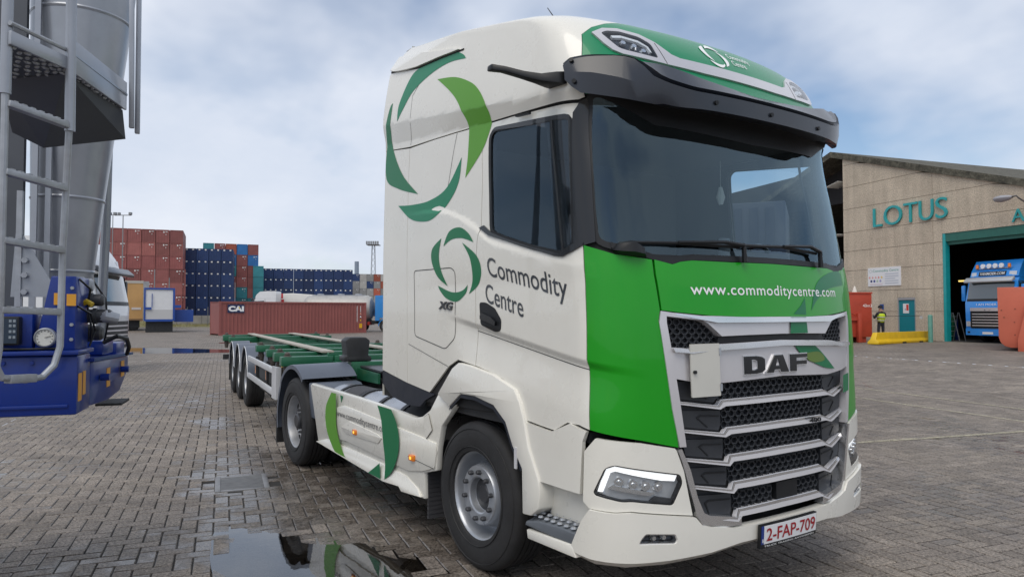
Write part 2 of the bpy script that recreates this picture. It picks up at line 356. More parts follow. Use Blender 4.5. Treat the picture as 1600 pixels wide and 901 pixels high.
def paving_material(name, far=False):
    m = bpy.data.materials.new(name); m.use_nodes = True; nt = m.node_tree; n = nt.nodes; l = nt.links; b = n['Principled BSDF']
    ge = n.new('ShaderNodeNewGeometry'); oi = n.new('ShaderNodeObjectInfo')
    def noise(s, d, r, vec=None):
        x = n.new('ShaderNodeTexNoise'); x.inputs['Scale'].default_value = s; x.inputs['Detail'].default_value = d; x.inputs['Roughness'].default_value = r; l.new(vec or ge.outputs['Position'], x.inputs['Vector']); return x.outputs['Fac']
    def mrange(v, a, b_, c, d):
        x = n.new('ShaderNodeMapRange'); x.inputs[1].default_value = a; x.inputs[2].default_value = b_; x.inputs[3].default_value = c; x.inputs[4].default_value = d; l.new(v, x.inputs[0]); return x.outputs[0]
    def math_(op, a, b_):
        x = n.new('ShaderNodeMath'); x.operation = op
        for i, q in enumerate((a, b_)):
            if isinstance(q, (int, float)): x.inputs[i].default_value = q
            else: l.new(q, x.inputs[i])
        return x.outputs[0]
    tone = mrange(noise(.55, 6, .6), .3, .7, .80, 1.20)
    tone = math_('MULTIPLY', tone, mrange(noise(2.6, 5, .65), .3, .7, .80, 1.18))
    speck = mrange(noise(48, 6, .85), .40, .62, .35, 1.75); tone = math_('MULTIPLY', tone, speck)
    if not far:
        rr = math_('FRACT', math_('ADD', ge.outputs['Random Per Island'], oi.outputs['Random']), 0); tone = math_('MULTIPLY', tone, mrange(rr, 0, 1, .84, 1.14))
    mix = n.new('ShaderNodeMixRGB'); mix.inputs['Color1'].default_value = (.198, .171, .152, 1); mix.inputs['Color2'].default_value = (.222, .190, .153, 1); l.new(noise(1.3, 3, .5), mix.inputs['Fac'])
    col = n.new('ShaderNodeMixRGB'); col.blend_type = 'MULTIPLY'; col.inputs['Fac'].default_value = 1; l.new(mix.outputs[0], col.inputs['Color1'])
    cb = n.new('ShaderNodeCombineXYZ')
    for i in range(3): l.new(tone, cb.inputs[i])
    l.new(cb.outputs[0], col.inputs['Color2']); src = col.outputs[0]
    sep = n.new('ShaderNodeSeparateXYZ'); l.new(ge.outputs['Position'], sep.inputs[0])
    oil = mrange(noise(.85, 7, .62), .60, .74, 0, .65)     # old oil and tyre stains
    wet = math_('MAXIMUM', mrange(math_('ADD', sep.outputs['Z'], mrange(noise(7, 4, .6), .3, .7, -.0018, .0018)), -.0012, -.0046, 0, 1), mrange(noise(.33, 4, .55), .64, .74, 0, .25))
    if far:
        mp = n.new('ShaderNodeMapping'); mp.inputs['Rotation'].default_value = (0, 0, -PH); l.new(ge.outputs['Position'], mp.inputs[0])
        br = n.new('ShaderNodeTexBrick'); br.inputs['Scale'].default_value = 1; br.inputs['Brick Width'].default_value = .25; br.inputs['Row Height'].default_value = .125; br.inputs['Mortar Size'].default_value = .008
        br.inputs['Color1'].default_value = (1, 1, 1, 1); br.inputs['Color2'].default_value = (.8, .8, .8, 1); br.inputs['Mortar'].default_value = (.35, .35, .35, 1); l.new(mp.outputs[0], br.inputs['Vector'])
        bm_ = n.new('ShaderNodeMixRGB'); bm_.blend_type = 'MULTIPLY'; bm_.inputs['Fac'].default_value = .8; l.new(src, bm_.inputs['Color1']); l.new(br.outputs['Color'], bm_.inputs['Color2']); src = bm_.outputs[0]
    dk = n.new('ShaderNodeMixRGB'); dk.blend_type = 'MULTIPLY'; l.new(math_('MAXIMUM', math_('MULTIPLY', wet, .55), oil), dk.inputs['Fac']); l.new(src, dk.inputs['Color1']); dk.inputs['Color2'].default_value = (.26, .25, .25, 1)
    l.new(dk.outputs[0], b.inputs['Base Color'])
    l.new(mrange(wet, 0, 1, .74, .16), b.inputs['Roughness']); b.inputs['Specular IOR Level'].default_value = .4
    bp = n.new('ShaderNodeBump'); bp.inputs['Distance'].default_value = .004; l.new(noise(110, 4, .7), bp.inputs['Height']); l.new(mrange(wet, 0, 1, .55, .15), bp.inputs['Strength']); l.new(bp.outputs[0], b.inputs['Normal'])
    return m
M_PAVE = paving_material('concrete_paver'); M_FAR = paving_material('far_paving', True)
M_BED = PM('joint_sand', (.026, .024, .022), .95, var=.3, vs=4, fine=.4)
A0, A1, B0, B1 = -6.0, 24.0, -19.0, 6.0
def gpt(a, b, z=0.): p = PEX * a + PEY * b; return (p.x, p.y, z)
g = MB(); far = 1600.
ga = [-far,-500,-200,-100,-60,-40,-30,-24,-18,-12,A0,0,8,16,A1,30,36,44,54,70,100,160,300,700,far]; gb = [-far,-600,-250,-120,-80,-60] + [-50 + k for k in range(28)] + [B0,-14,-6,0,B1,12,20,40,80,200,600,far]
vs = []
for a in ga:
    for b in gb: p = gpt(a, b); vs.append((p[0], p[1], ramp(p[0], p[1])))
nb_ = len(gb); g.add(vs, [(i*nb_+j, (i+1)*nb_+j, (i+1)*nb_+j+1, i*nb_+j+1) for i in range(len(ga)-1) for j in range(nb_-1) if not (ga[i] >= A0 and ga[i+1] <= A1 and gb[j] >= B0 and gb[j+1] <= B1)])
tag(g.build('ground', M_FAR), kind='structure')
bed = MB(); stp = .25; na = int((A1 - A0) / stp); nb = int((B1 - B0) / stp); vs = []
for i in range(na + 1):
    for j in range(nb + 1):
        p = gpt(A0 + i*stp, B0 + j*stp); vs.append((p[0], p[1], ground_h(p[0], p[1]) - .011))
bed.add(vs, [(i*(nb+1)+j, (i+1)*(nb+1)+j, (i+1)*(nb+1)+j+1, i*(nb+1)+j+1) for i in range(na) for j in range(nb)])
paving = tag(bed.build('paving', M_BED), kind='structure')
_ci = cam.rotation_euler.to_matrix().transposed(); _cl = Vector(cam.location); _f = 1111.76
def cam_px(p):
    q = _ci @ (Vector(p) - _cl)
    return (800 + _f * q.x / -q.z, 450.5 - _f * q.y / -q.z, -q.z) if q.z < -.2 else None
def paver_geo(horizontal):
    lx, ly = (2*PW, PW) if horizontal else (PW, 2*PW); gp = .0040; ch = .0065; zt = 0.; V = []; F = []
    for z, ins in ((-.011, gp), (-.006, gp), (zt, gp + ch)):
        for sx, sy in ((-1,-1),(1,-1),(1,1),(-1,1)): V.append((sx*(lx/2 - ins), sy*(ly/2 - ins), z))
    for k in (0, 4):
        for i in range(4): F.append((k+i, k+(i+1) % 4, k+4+(i+1) % 4, k+4+i))
    F.append((8, 9, 10, 11)); return V, F
PAV = {h: paver_geo(h) for h in (True, False)}
cells = []
DRAIN = (-3.52, -1.93)
for i in range(int(A0 / PW), int(A1 / PW)):
    for j in range(int(B0 / PW), int(B1 / PW)):
        k = (i - j) % 4
        if k not in (0, 3): continue
        hz = k == 0; a = (i + (1 if hz else .5)) * PW; b = (j + (.5 if hz else 1)) * PW; p = gpt(a, b); s = cam_px(p)
        if False: continue
        if abs(p[0] - DRAIN[0]) < .36 and abs(p[1] - DRAIN[1]) < .27: continue
        cells.append((s[2] if s else 99., hz, p, s or (-9, -9, 99)))
cells.sort(key=lambda c: c[0])
PM_BASE = Matrix((PEX, PEY, Vector((0,0,1)))).transposed()
meshes = {h: (lambda me: (me.from_pydata(PAV[h][0], [], PAV[h][1]), me.materials.append(M_PAVE), me)[2])(bpy.data.meshes.new('paver')) for h in (True, False)}
stuff_v, stuff_f = [], []; singles = 0
for dep, hz, p, s in cells:
    x, y = p[0], p[1]; z = ground_h(x, y) + rnd.gauss(0, .0011); e = .12
    gx = (ground_h(x+e, y) - ground_h(x-e, y)) / (2*e) + rnd.gauss(0, .006); gy = (ground_h(x, y+e) - ground_h(x, y-e)) / (2*e) + rnd.gauss(0, .006)
    up = Vector((-gx, -gy, 1)).normalized(); rz = Matrix.Rotation(rnd.gauss(0, .008), 3, 'Z'); ex = (rz @ PEX); ex = (ex - up * ex.dot(up)).normalized(); M = Matrix((ex, up.cross(ex), up)).transposed()
    vis = 0 < s[0] < 1600 and s[1] < 901 and not (500 < s[0] < 1330 and s[1] < 850 + (s[0] - 900) * (-.22 if s[0] > 900 else -.05))
    if vis and singles < 300:
        o = bpy.data.objects.new('paver', meshes[hz]); C.objects.link(o); o.parent = paving; o.matrix_world = Matrix.Translation((x, y, z)) @ M.to_4x4(); singles += 1
    else:
        V, F = PAV[hz]; k = len(stuff_v); t = Vector((x, y, z)); stuff_v += [tuple(M @ Vector(q) + t) for q in V]; stuff_f += [tuple(i + k for i in f) for f in F]
me = bpy.data.meshes.new('pavers'); me.from_pydata(stuff_v, [], stuff_f); tag(put('pavers', me, M_PAVE, paving), kind='stuff')
# standing water
def water_mat():
    m = bpy.data.materials.new('rain_water'); m.use_nodes = True; nt = m.node_tree; n = nt.nodes; l = nt.links; n.clear()
    o = n.new('ShaderNodeOutputMaterial'); mx = n.new('ShaderNodeMixShader'); fr = n.new('ShaderNodeFresnel'); fr.inputs['IOR'].default_value = 1.6
    t = n.new('ShaderNodeBsdfTransparent'); t.inputs[0].default_value = (.46, .45, .43, 1); g = n.new('ShaderNodeBsdfGlossy'); g.inputs['Roughness'].default_value = .015
    tc = n.new('ShaderNodeTexCoord'); no = n.new('ShaderNodeTexNoise'); no.inputs['Scale'].default_value = 9; no.inputs['Detail'].default_value = 2; bp = n.new('ShaderNodeBump'); bp.inputs['Strength'].default_value = .03; bp.inputs['Distance'].default_value = .01
    l.new(tc.outputs['Object'], no.inputs['Vector']); l.new(no.outputs['Fac'], bp.inputs['Height']); l.new(bp.outputs[0], g.inputs['Normal'])
    ml = n.new('ShaderNodeMath'); ml.operation = 'MULTIPLY_ADD'; ml.inputs[1].default_value = 1.45; ml.inputs[2].default_value = .06; ml.use_clamp = True; l.new(fr.outputs[0], ml.inputs[0])
    l.new(ml.outputs[0], mx.inputs[0]); l.new(t.outputs[0], mx.inputs[1]); l.new(g.outputs[0], mx.inputs[2]); l.new(mx.outputs[0], o.inputs[0]); return m
M_WATER = water_mat()
for P, zz in ((PUDDLES[0][0], -.0055), ([(-36,-3),(-35,1.2),(-32.3,3.2),(-30.2,4.6),(-28.6,4.3),(-28.9,2.4),(-29.6,.4),(-31.2,-.6),(-31.8,-2.6)], .006), ([(-40,6),(-37.5,9.5),(-36.8,9.3),(-37.6,6.8),(-38.6,5.2)], .006), ([(-25,4.8),(-23.5,7.4),(-22.8,7.2),(-23.6,5.0)], .006)):
    c = Vector((sum(p[0] for p in P) / len(P), sum(p[1] for p in P) / len(P)))
    Q = [tuple(c + (Vector(p) - c) * (1.16 if zz < 0 else 1)) for p in P]; Q = curve_pts(Q, (), 5)
    tag(wrap('puddle', flat_bm(Q), M_WATER, None, lambda a, b, t=0., zz=zz: (a, b, zz + t), 0, 0, 0), kind='structure')
# worn painted lines
def worn_paint():
    m = PM('worn_line_paint', (.50, .46, .33), .8); nt = m.node_tree; n = nt.nodes; l = nt.links; b = n['Principled BSDF']; ge = n.new('ShaderNodeNewGeometry'); no = n.new('ShaderNodeTexNoise'); no.inputs['Scale'].default_value = 11; no.inputs['Detail'].default_value = 8; no.inputs['Roughness'].default_value = .75
    mr = n.new('ShaderNodeMapRange'); mr.inputs[1].default_value = .36; mr.inputs[2].default_value = .60; mr.inputs[4].default_value = .85; l.new(ge.outputs['Position'], no.inputs['Vector']); l.new(no.outputs['Fac'], mr.inputs[0]); l.new(mr.outputs[0], b.inputs['Alpha']); return m
for a, b in (((-9.0,13.3),(6.0,9.2)), ((-8.0,11.5),(6.5,7.6)), ((-1.6,4.0),(1.0,12.8))):
    L = MB(); d = (Vector(b) - Vector(a)).normalized(); q = Vector((-d.y, d.x)) * .05
    vl = []; ns = 40
    for k in range(ns + 1):
        c = Vector(a).lerp(Vector(b), k / ns)
        for w_ in (q, -q): e_ = c + w_; vl.append((e_.x, e_.y, ground_h(e_.x, e_.y) + .007))
    L.add(vl, [(2*k, 2*k+1, 2*k+3, 2*k+2) for k in range(ns)])
    tag(L.build('painted_line', worn_paint()), kind='structure')
# drain
M_IRON = PM('cast_iron', (.27, .265, .26), .45, metal=.6, var=.25, vs=12, rvar=.12)
dr = tag(thing('drain_grate', 'square cast iron drain grate set in the wet paving beside the trailer', 'drain', (DRAIN[0], DRAIN[1], -.004), R(-12)), None)
fr = MB(); fr.span((-.34,-.26,-.02), (.34,-.205,.004)).span((-.34,.205,-.02), (.34,.26,.004)).span((-.34,-.205,-.02), (-.28,.205,.004)).span((.28,-.205,-.02), (.34,.205,.004)); fr.build('frame', M_IRON, dr, bevel=.004)
for k in range(15):
    x = -.262 + k * .0375; MB().span((x-.010,-.203,-.03), (x+.010,.203,-.001)).build('grate_bar', M_IRON, dr)
MB().span((-.28,-.205,-.09), (.28,.205,-.07)).build('sump', PM('sump_black', (.006,.006,.006), .8), dr)
T = {
 'bandbot': [(-4.04,3.202),(-3.56,3.121),(-3.117,3.102),(-2.722,3.082),(-1.952,3.037),(-1.262,2.989),(-1.207,2.999)],
 'seam1': [(-3.56,3.111),(-3.575,2.789),(-3.575,2.513),(-3.591,1.963),(-3.591,1.494),(-3.582,1.198)],
 'doorrear': [(-2.331,3.052),(-2.345,2.678),(-2.386,2.352),(-2.429,2.239),(-2.499,1.933),(-2.519,1.401)],
 'doorbot': [(-2.519,1.401),(-2.298,1.364),(-2.175,1.336),(-2.056,1.288),(-1.993,1.207),(-1.931,1.107),(-1.778,1.092),(-1.633,1.081),(-1.515,1.141),(-1.411,1.14),(-1.339,1.121)],
 'doorfront': [(-1.336,1.121),(-1.348,1.454),(-1.339,1.724),(-1.335,1.866),(-1.319,2.147)],
 'sidelow': [(-4.076,1.265),(-3.581,1.198),(-3.197,1.155),(-2.905,1.367),(-2.764,1.426),(-2.519,1.401)],
 'darkcorner': [(-4.081,1.265),(-3.581,1.198),(-3.197,1.155),(-3.124,1.146),(-3.271,1.092),(-3.369,1.029),(-3.579,1.02),(-3.901,1.061),(-4.079,1.154)],
 'crease': [(-3.561,1.512),(-2.905,1.367)],
 'winglass': [(-2.223,2.952),(-2.255,2.302),(-2.084,2.247),(-1.8,2.171),(-1.503,2.107),(-1.406,2.142),(-1.388,2.159),(-1.326,2.905),(-1.647,2.938),(-2.175,2.99)],
 'wintrim': [(-2.404,2.345),(-2.343,2.356),(-2.255,2.302),(-2.084,2.247),(-1.8,2.171),(-1.503,2.107),(-1.389,2.155),(-1.316,2.158),(-1.318,2.144),(-1.4,2.112),(-1.488,2.088),(-1.559,2.096),(-2.012,2.212),(-2.282,2.281)],
 'apillar': [(-1.308,2.925),(-1.259,2.985),(-1.207,2.999),(-1.243,2.159),(-1.314,2.143),(-1.349,2.138),(-1.383,2.159)],
 'handle': [(-2.445,1.831),(-2.371,1.83),(-2.26,1.791),(-2.186,1.716),(-2.196,1.649),(-2.263,1.643),(-2.435,1.687)],
 'wsleft': [(-1.218,2.975),(-1.233,2.634),(-1.246,2.335),(-1.243,2.159)],
 'cornertop': [(-1.319,2.147),(-1.146,2.093),(-0.927,2.06)],
 'cornerright': [(-0.927,2.06),(-0.929,1.973),(-0.912,1.781),(-0.925,1.718),(-0.893,1.478),(-0.858,1.302),(-0.824,1.025)],
 'cornerbot': [(-0.824,1.025),(-1.05,1.07),(-1.339,1.118)],
 'hoodleft': [(-0.917,2.06),(-0.919,1.974),(-0.904,1.779)],
 'hoodbot': [(-0.904,1.779),(-0.794,1.767),(-0.573,1.749),(-0.324,1.741),(-0.103,1.744)],
 'hoodtop': [(-0.917,2.06),(-0.803,2.038),(-0.748,2.054),(-0.666,2.064),(-0.376,2.06),(-0.094,2.065)],
 'capleft': [(-1.149,3.414),(-1.213,3.235)],
 'capbot': [(-1.213,3.235),(-1.009,3.234),(-0.844,3.221),(-0.519,3.18),(-0.109,3.159)],
 'silver_out': [(-1.09,3.422),(-1.002,3.467),(-0.892,3.482),(-0.75,3.461),(-0.658,3.415),(-0.57,3.338),(-0.511,3.321),(-0.306,3.319),(-0.004,3.321)],
 'silver_bot': [(-1.09,3.422),(-1.042,3.344),(-1.0,3.303),(-0.939,3.281),(-0.641,3.254),(-0.349,3.241),(-0.058,3.241)],
 'lamp': [(-1.034,3.423),(-0.984,3.447),(-0.892,3.455),(-0.766,3.434),(-0.702,3.392),(-0.691,3.287),(-0.898,3.31),(-0.952,3.321),(-0.992,3.367)],
 'hlpanel': [(-1.371,1.004),(-1.3,1.084),(-1.057,1.064),(-0.853,1.025),(-0.841,1.011),(-0.797,0.896),(-0.744,0.646),(-1.115,0.696),(-1.199,0.69),(-1.341,0.696),(-1.383,0.729)],
 'headlight': [(-1.249,0.927),(-1.199,0.945),(-0.823,0.88),(-0.807,0.83),(-0.871,0.715),(-1.113,0.75),(-1.16,0.747),(-1.303,0.774),(-1.315,0.79)],
 'lowbump': [(-1.333,0.7),(-1.198,0.693),(-1.119,0.698),(-0.759,0.647),(-0.738,0.64),(-0.696,0.593),(-0.528,0.562),(-0.461,0.549),(-0.441,0.539),(-0.419,0.482),(-0.632,0.462),(-0.904,0.447),(-1.142,0.433),(-1.328,0.431),(-1.463,0.446),(-1.456,0.48),(-1.384,0.625)],
 'fog': [(-1.073,0.554),(-1.047,0.583),(-0.871,0.567),(-0.856,0.531),(-0.87,0.513),(-1.085,0.527)],
 'fogrecess': [(-1.155,0.609),(-0.838,0.598),(-0.797,0.493),(-1.073,0.499)],
 'chrome_i': [(-0.879,1.747),(-0.881,1.71),(-0.815,1.277),(-0.78,1.022)],
 'u_o': [(-0.841,1.005),(-0.807,0.935),(-0.74,0.71),(-0.722,0.64),(-0.68,0.588),(-0.51,0.557)],
 'u_i': [(-0.816,1.016),(-0.757,0.896),(-0.713,0.742),(-0.672,0.652),(-0.634,0.634),(-0.439,0.606)],
 'meshTL': [(-0.879,1.747),(-0.636,1.72),(-0.513,1.633),(-0.528,1.588),(-0.872,1.58)],
 'flap': [(-0.757,1.589),(-0.556,1.591),(-0.557,1.298),(-0.755,1.296)],
 'daf': [(-0.349,1.51),(0.248,1.51),(0.239,1.406),(-0.355,1.406)],
 'plate': [(-0.292,0.543),(0.226,0.545),(0.237,0.421),(-0.286,0.428)],
 'c1': [(-3.742,3.369),(-3.722,3.512),(-3.539,3.652),(-3.2,3.738),(-2.644,3.73),(-2.329,3.678),(-2.386,3.594),(-2.64,3.638),(-3.039,3.627),(-3.418,3.565),(-3.634,3.448)],
 'c2': [(-2.928,3.552),(-2.649,3.496),(-2.449,3.413),(-2.323,3.326),(-2.242,3.203),(-2.216,3.075),(-2.232,3.006),(-2.335,2.879),(-2.586,2.723),(-2.543,2.877),(-2.537,3.064),(-2.575,3.204),(-2.68,3.353)],
 'c3': [(-3.872,3.561),(-3.948,3.504),(-4.047,3.203),(-4.039,2.925),(-3.773,2.805),(-3.38,2.71),(-3.7,2.919),(-3.915,3.18),(-3.903,3.336)],
 'c4': [(-3.769,2.66),(-3.484,2.635),(-3.166,2.632),(-2.874,2.694),(-2.636,2.883),(-2.689,2.707),(-2.856,2.574),(-3.099,2.479),(-3.338,2.484),(-3.55,2.537)],
 's1': [(-2.948,2.318),(-3.103,2.252),(-3.128,2.156),(-3.044,2.035),(-2.893,1.958),(-2.976,2.07),(-3.002,2.187)],
 's2': [(-2.918,2.255),(-2.823,2.355),(-2.666,2.373),(-2.538,2.32),(-2.471,2.251),(-2.633,2.292),(-2.786,2.295)],
 's3': [(-2.629,2.26),(-2.451,2.161),(-2.401,2.061),(-2.454,1.958),(-2.589,1.895),(-2.528,1.996),(-2.538,2.14)],
 's4': [(-3.046,1.967),(-2.838,1.914),(-2.687,1.92),(-2.602,1.96),(-2.634,1.901),(-2.765,1.844),(-2.917,1.869),(-3.015,1.928)],
 'txt_side': [(-2.294,2.013),(-1.491,1.847),(-2.317,2.152),(-1.631,2.024),(-2.346,1.834),(-1.929,1.734),(-2.394,1.961)],
 'txt_front': [(-0.706,1.868),(0.726,1.881),(0.001,1.957),(0.081,1.967)],
 'xg': [(-3.038,1.842),(-2.823,1.784),(-3.04,1.794)],
 'hatch': [(-3.452,2.098),(-2.822,2.091),(-2.77,2.061),(-2.807,1.581),(-2.943,1.496),(-3.451,1.581)],
 'arch_out': [(-0.451,1.161),(-0.23,1.366),(-0.138,1.412),(0.021,1.4),(0.309,1.359),(0.562,1.286),(0.618,1.212),(0.667,1.104),(0.714,0.947),(0.813,0.781)],
 'arch_in': [(-0.275,1.086),(-0.109,1.194),(0.082,1.196),(0.321,1.16),(0.461,1.07),(0.541,0.934),(0.646,0.808),(0.654,0.537)],
 'arch_front_low': [(0.813,0.781),(0.857,0.771),(1.194,0.767),(1.259,0.719),(1.215,0.63),(1.137,0.498),(1.12,0.434),(0.694,0.443),(0.654,0.537)],
 'step': [(0.654,0.537),(0.87,0.606),(0.95,0.621),(1.205,0.627),(1.121,0.505),(0.694,0.455)],
 'lowdoor': [(-1.938,1.098),(-1.652,1.075),(-1.48,1.145),(-1.352,1.113),(-1.379,1.052),(-1.401,0.761),(-1.769,0.76),(-1.821,0.784)],
 'skirt': [(-3.412,0.976),(-3.349,1.002),(-2.043,0.979),(-1.372,0.959),(-0.849,0.936),(-0.739,0.959),(-0.611,1.023),(-0.489,1.152),(-0.311,1.141),(-0.217,1.105),(-0.426,0.926),(-0.485,0.752),(-0.503,0.583),(-0.701,0.532),(-0.688,0.334),(-1.074,0.308),(-1.11,0.342),(-1.427,0.321),(-3.145,0.413)],
 'skirt_band1': [(-2.572,0.876),(-2.366,0.935),(-1.464,0.921),(-0.849,0.896)],
 'skirt_lines': [(-2.992,0.601),(-2.624,0.82),(-2.365,0.867),(-0.792,0.789),(-0.485,0.776)],
 'skirt_cut': [(-1.135,0.363),(-0.701,0.532),(-0.483,0.587),(-0.96,0.601),(-2.36,0.653)],
 'inset': [(-2.411,0.665),(-2.229,0.731),(-2.196,0.723),(-1.46,0.692),(-1.54,0.63),(-2.275,0.616)],
 'bottomchamf': [(-3.145,0.413),(-2.854,0.476),(-0.958,0.449),(-0.732,0.369)],
 'lamps': [(-2.059,0.658),(-0.868,0.622)],
 'sk_c1': [(-2.682,0.967),(-2.845,0.802),(-2.82,0.591),(-2.614,0.417),(-2.334,0.296),(-2.187,0.31),(-2.388,0.452),(-2.531,0.63),(-2.553,0.803),(-2.557,0.966)],
 'sk_c2': [(-1.546,0.962),(-1.462,0.844),(-1.419,0.659),(-1.377,0.504),(-1.388,0.351),(-1.235,0.449),(-1.126,0.599),(-1.104,0.733),(-1.154,0.857),(-1.256,0.956)],
 'sk_c3': [(-1.73,0.296),(-1.454,0.338),(-1.47,0.477)],
 'sk_txt': [(-2.551,0.728),(-1.342,0.736),(-2.553,0.803)],
 'fender': [(-4.508,0.234),(-4.443,0.588),(-4.271,0.82),(-3.98,0.994),(-3.635,1.092),(-3.108,1.169),(-2.545,1.194),(-2.047,1.157),(-1.863,1.113)],
 'mudflap': [(-0.994,0.459),(-0.7,0.529),(-0.564,0.238),(-0.979,0.1)],
 'rearflap': [(-4.695,0.556),(-4.456,0.583),(-4.441,0.2),(-4.68,0.188)],
 'trailguard': [(-5.987,1.139),(-4.888,1.068),(-4.554,1.09),(-4.538,0.695),(-4.929,0.671),(-5.955,0.858),(-5.952,0.806),(-5.967,1.078)],
 'trailwheel': [(-7.003,0.518),(-6.641,0.464),(-6.159,0.496),(-7.052,1.324),(-6.69,1.317),(-6.202,1.289)],
 'trailbeam': [(-9.364,1.309),(-6.433,1.145)],
 'drl': [(-1.299,0.793),(-1.254,0.917),(-1.202,0.938),(-0.832,0.871),(-0.848,0.841),(-0.931,0.85),(-1.196,0.908),(-1.223,0.899),(-1.27,0.792)],
 'hlbar': [(-1.238,0.815),(-1.212,0.835),(-0.975,0.788),(-0.996,0.771)],
 'mods': [(-1.177,0.849),(-1.097,0.836),(-1.024,0.825),(-0.948,0.817)],
 'hlorange': [(-1.01,0.735),(-0.964,0.766),(-0.858,0.744),(-0.871,0.715)],
 'wiper': [(-1.063,2.151),(-0.767,2.157),(-0.291,2.152),(-0.297,2.059),(-0.314,2.17),(0.277,2.17),(0.552,2.134),(0.512,2.081)],
 'cambase': [(-1.152,2.107),(-1.121,2.158),(-1.046,2.162),(-0.993,2.124),(-0.972,2.081)],
}
# ---------------- tractor unit ----------------
M_WHITE = PM('cream_white_paint', (.79, .77, .70), .30, coat=.55, var=.02, vs=2, dirt=.13, dcol=(.45,.42,.36), rvar=.06)
M_GREEN = PM('bright_green_paint', (.006, .300, .006), .36, coat=.40, var=.03, spec=.3)
M_TEAL = PM('teal_green_film', (.003, .215, .100), .42, coat=.15, spec=.3)
M_DKGREEN = PM('dark_green_film', (.003, .170, .062), .42, coat=.15, spec=.3)
M_LIME = PM('leaf_green_film', (.100, .33, .018), .42, coat=.15, spec=.3)
M_CAPGREEN = PM('roof_green_paint', (.004, .225, .090), .36, coat=.35, spec=.3)
M_BLACK = PM('black_trim', (.012, .013, .015), .45, rvar=.08, spec=.35)
M_GLOSSBLACK = PM('gloss_black', (.008, .009, .011), .22, coat=.15)
M_SEAM = PM('seam_black', (.012, .012, .013), .8)
M_NAVY = PM('dark_blue_plastic', (.012, .016, .028), .45, rvar=.1)
M_SILVER = PM('satin_silver_paint', (.62, .605, .62), .28, metal=.35, coat=.35, var=.02)
M_CHROME = PM('satin_chrome', (.72, .73, .75), .17, metal=.9, var=.03, rvar=.04)
M_STEEL = PM('wheel_steel', (.42, .44, .47), .34, metal=.6, var=.10, vs=9, rvar=.08)
M_DARKSTEEL = PM('dark_steel', (.07, .072, .078), .45, metal=.5, var=.2, vs=10)
M_ALU = PM('polished_aluminium', (.50, .51, .53), .30, metal=.9, var=.12, vs=6, rvar=.08, dirt=.35, dcol=(.12,.12,.12))
M_RUBBER = PM('tyre_rubber', (.020, .020, .021), .72, var=.25, vs=7, bump=.25, bs=90, dirt=.25, dcol=(.055,.05,.045))
M_PLASTIC = PM('grey_black_plastic', (.028, .031, .037), .50, var=.08, rvar=.06)
M_FENDER = PM('slate_fender_plastic', (.095, .112, .145), .42, var=.06, dirt=.25, dcol=(.10,.10,.10))
M_CHASSIS = PM('chassis_black', (.020, .021, .023), .6, var=.3, vs=8)
M_ORANGE = PM('amber_lens', (.85, .23, .01), .18, coat=.5)
M_LAMPWHITE = PM('lit_lamp_white', (1., 1., 1.), .2, emit=.75)
M_LAMPDARK = PM('lamp_housing', (.05, .055, .065), .18, metal=.5)
M_LAMPGREY = PM('lamp_reflector_grey', (.55, .56, .58), .25, metal=.4)
M_INTERIOR = PM('cab_trim_grey', (.085, .088, .095), .75, var=.1)
M_INTLIGHT = PM('cab_lining_grey', (.075, .078, .085), .85, var=.06)
M_STEP = PM('step_grey', (.13, .145, .165), .5, var=.1)
M_TEXTDARK = PM('dark_lettering', (.030, .036, .045), .4, coat=.4)
M_TEXTWHITE = PM('white_lettering', (.86, .87, .86), .4)
M_WSCREEN = glass_mat('tinted_windscreen', (.70, .80, .83), ior=1.82, refl=(.66,.88,1.))
M_SIDEGLASS = glass_mat('tinted_side_glass', (.74, .80, .84), ior=1.55, refl=(.62,.82,1.))
M_LENS = glass_mat('clear_lens', (.93, .95, .96), ior=1.4)
truck = thing('truck', 'cream white and green tractor unit with circular leaf emblems parked on the paving', 'truck')
def both(P): return ((P, -1), (mirror(P), 1))
UE = U_END - .004
win = shrink(rounded(T['winglass'], .05, 3), -.002)
ws = [(-1.20,3.02),(-1.233,2.634),(-1.246,2.335),(-1.243,2.159),(-1.1,2.112),(-.926,2.070),(-.6,2.068),(0,2.072)]
ws_full = ws + [(-a, b) for a, b in reversed(ws[:-1])]
wsr = rounded(ws_full, .05, 3)
# inner shell (dark, with the window openings)
shell_out = [(-UE, 1.05), (-1.95, 1.12), (-1.36, 1.12), (-.97, 1.12), (-.97, 1.80), (.97, 1.80), (.97, 1.12), (1.36, 1.12), (1.95, 1.12), (UE, 1.05), (UE, 3.5), (-UE, 3.5)]
skin('cab_shell', shell_out, M_SEAM, truck, holes=[wsr, win, mirror(win)], off=-.016, thick=.03, step=.11)
# rear wall of the cab
bk = MB(); rows = [1.05 + .1 * i for i in range(30)]
vsb = []
for z in rows:
    a = cab(-U_END, z, 0); b_ = cab(U_END, z, 0); vsb += [(a[0], a[1], z), (b_[0], b_[1], z)]
bk.add(vsb, [(2*i, 2*i+1, 2*i+3, 2*i+2) for i in range(len(rows)-1)]); bk.build('rear_wall', M_WHITE, truck)
MB().span((-1.49,-1.2,1.04), (1.2,1.2,1.10)).build('cab_floor', M_CHASSIS, truck)
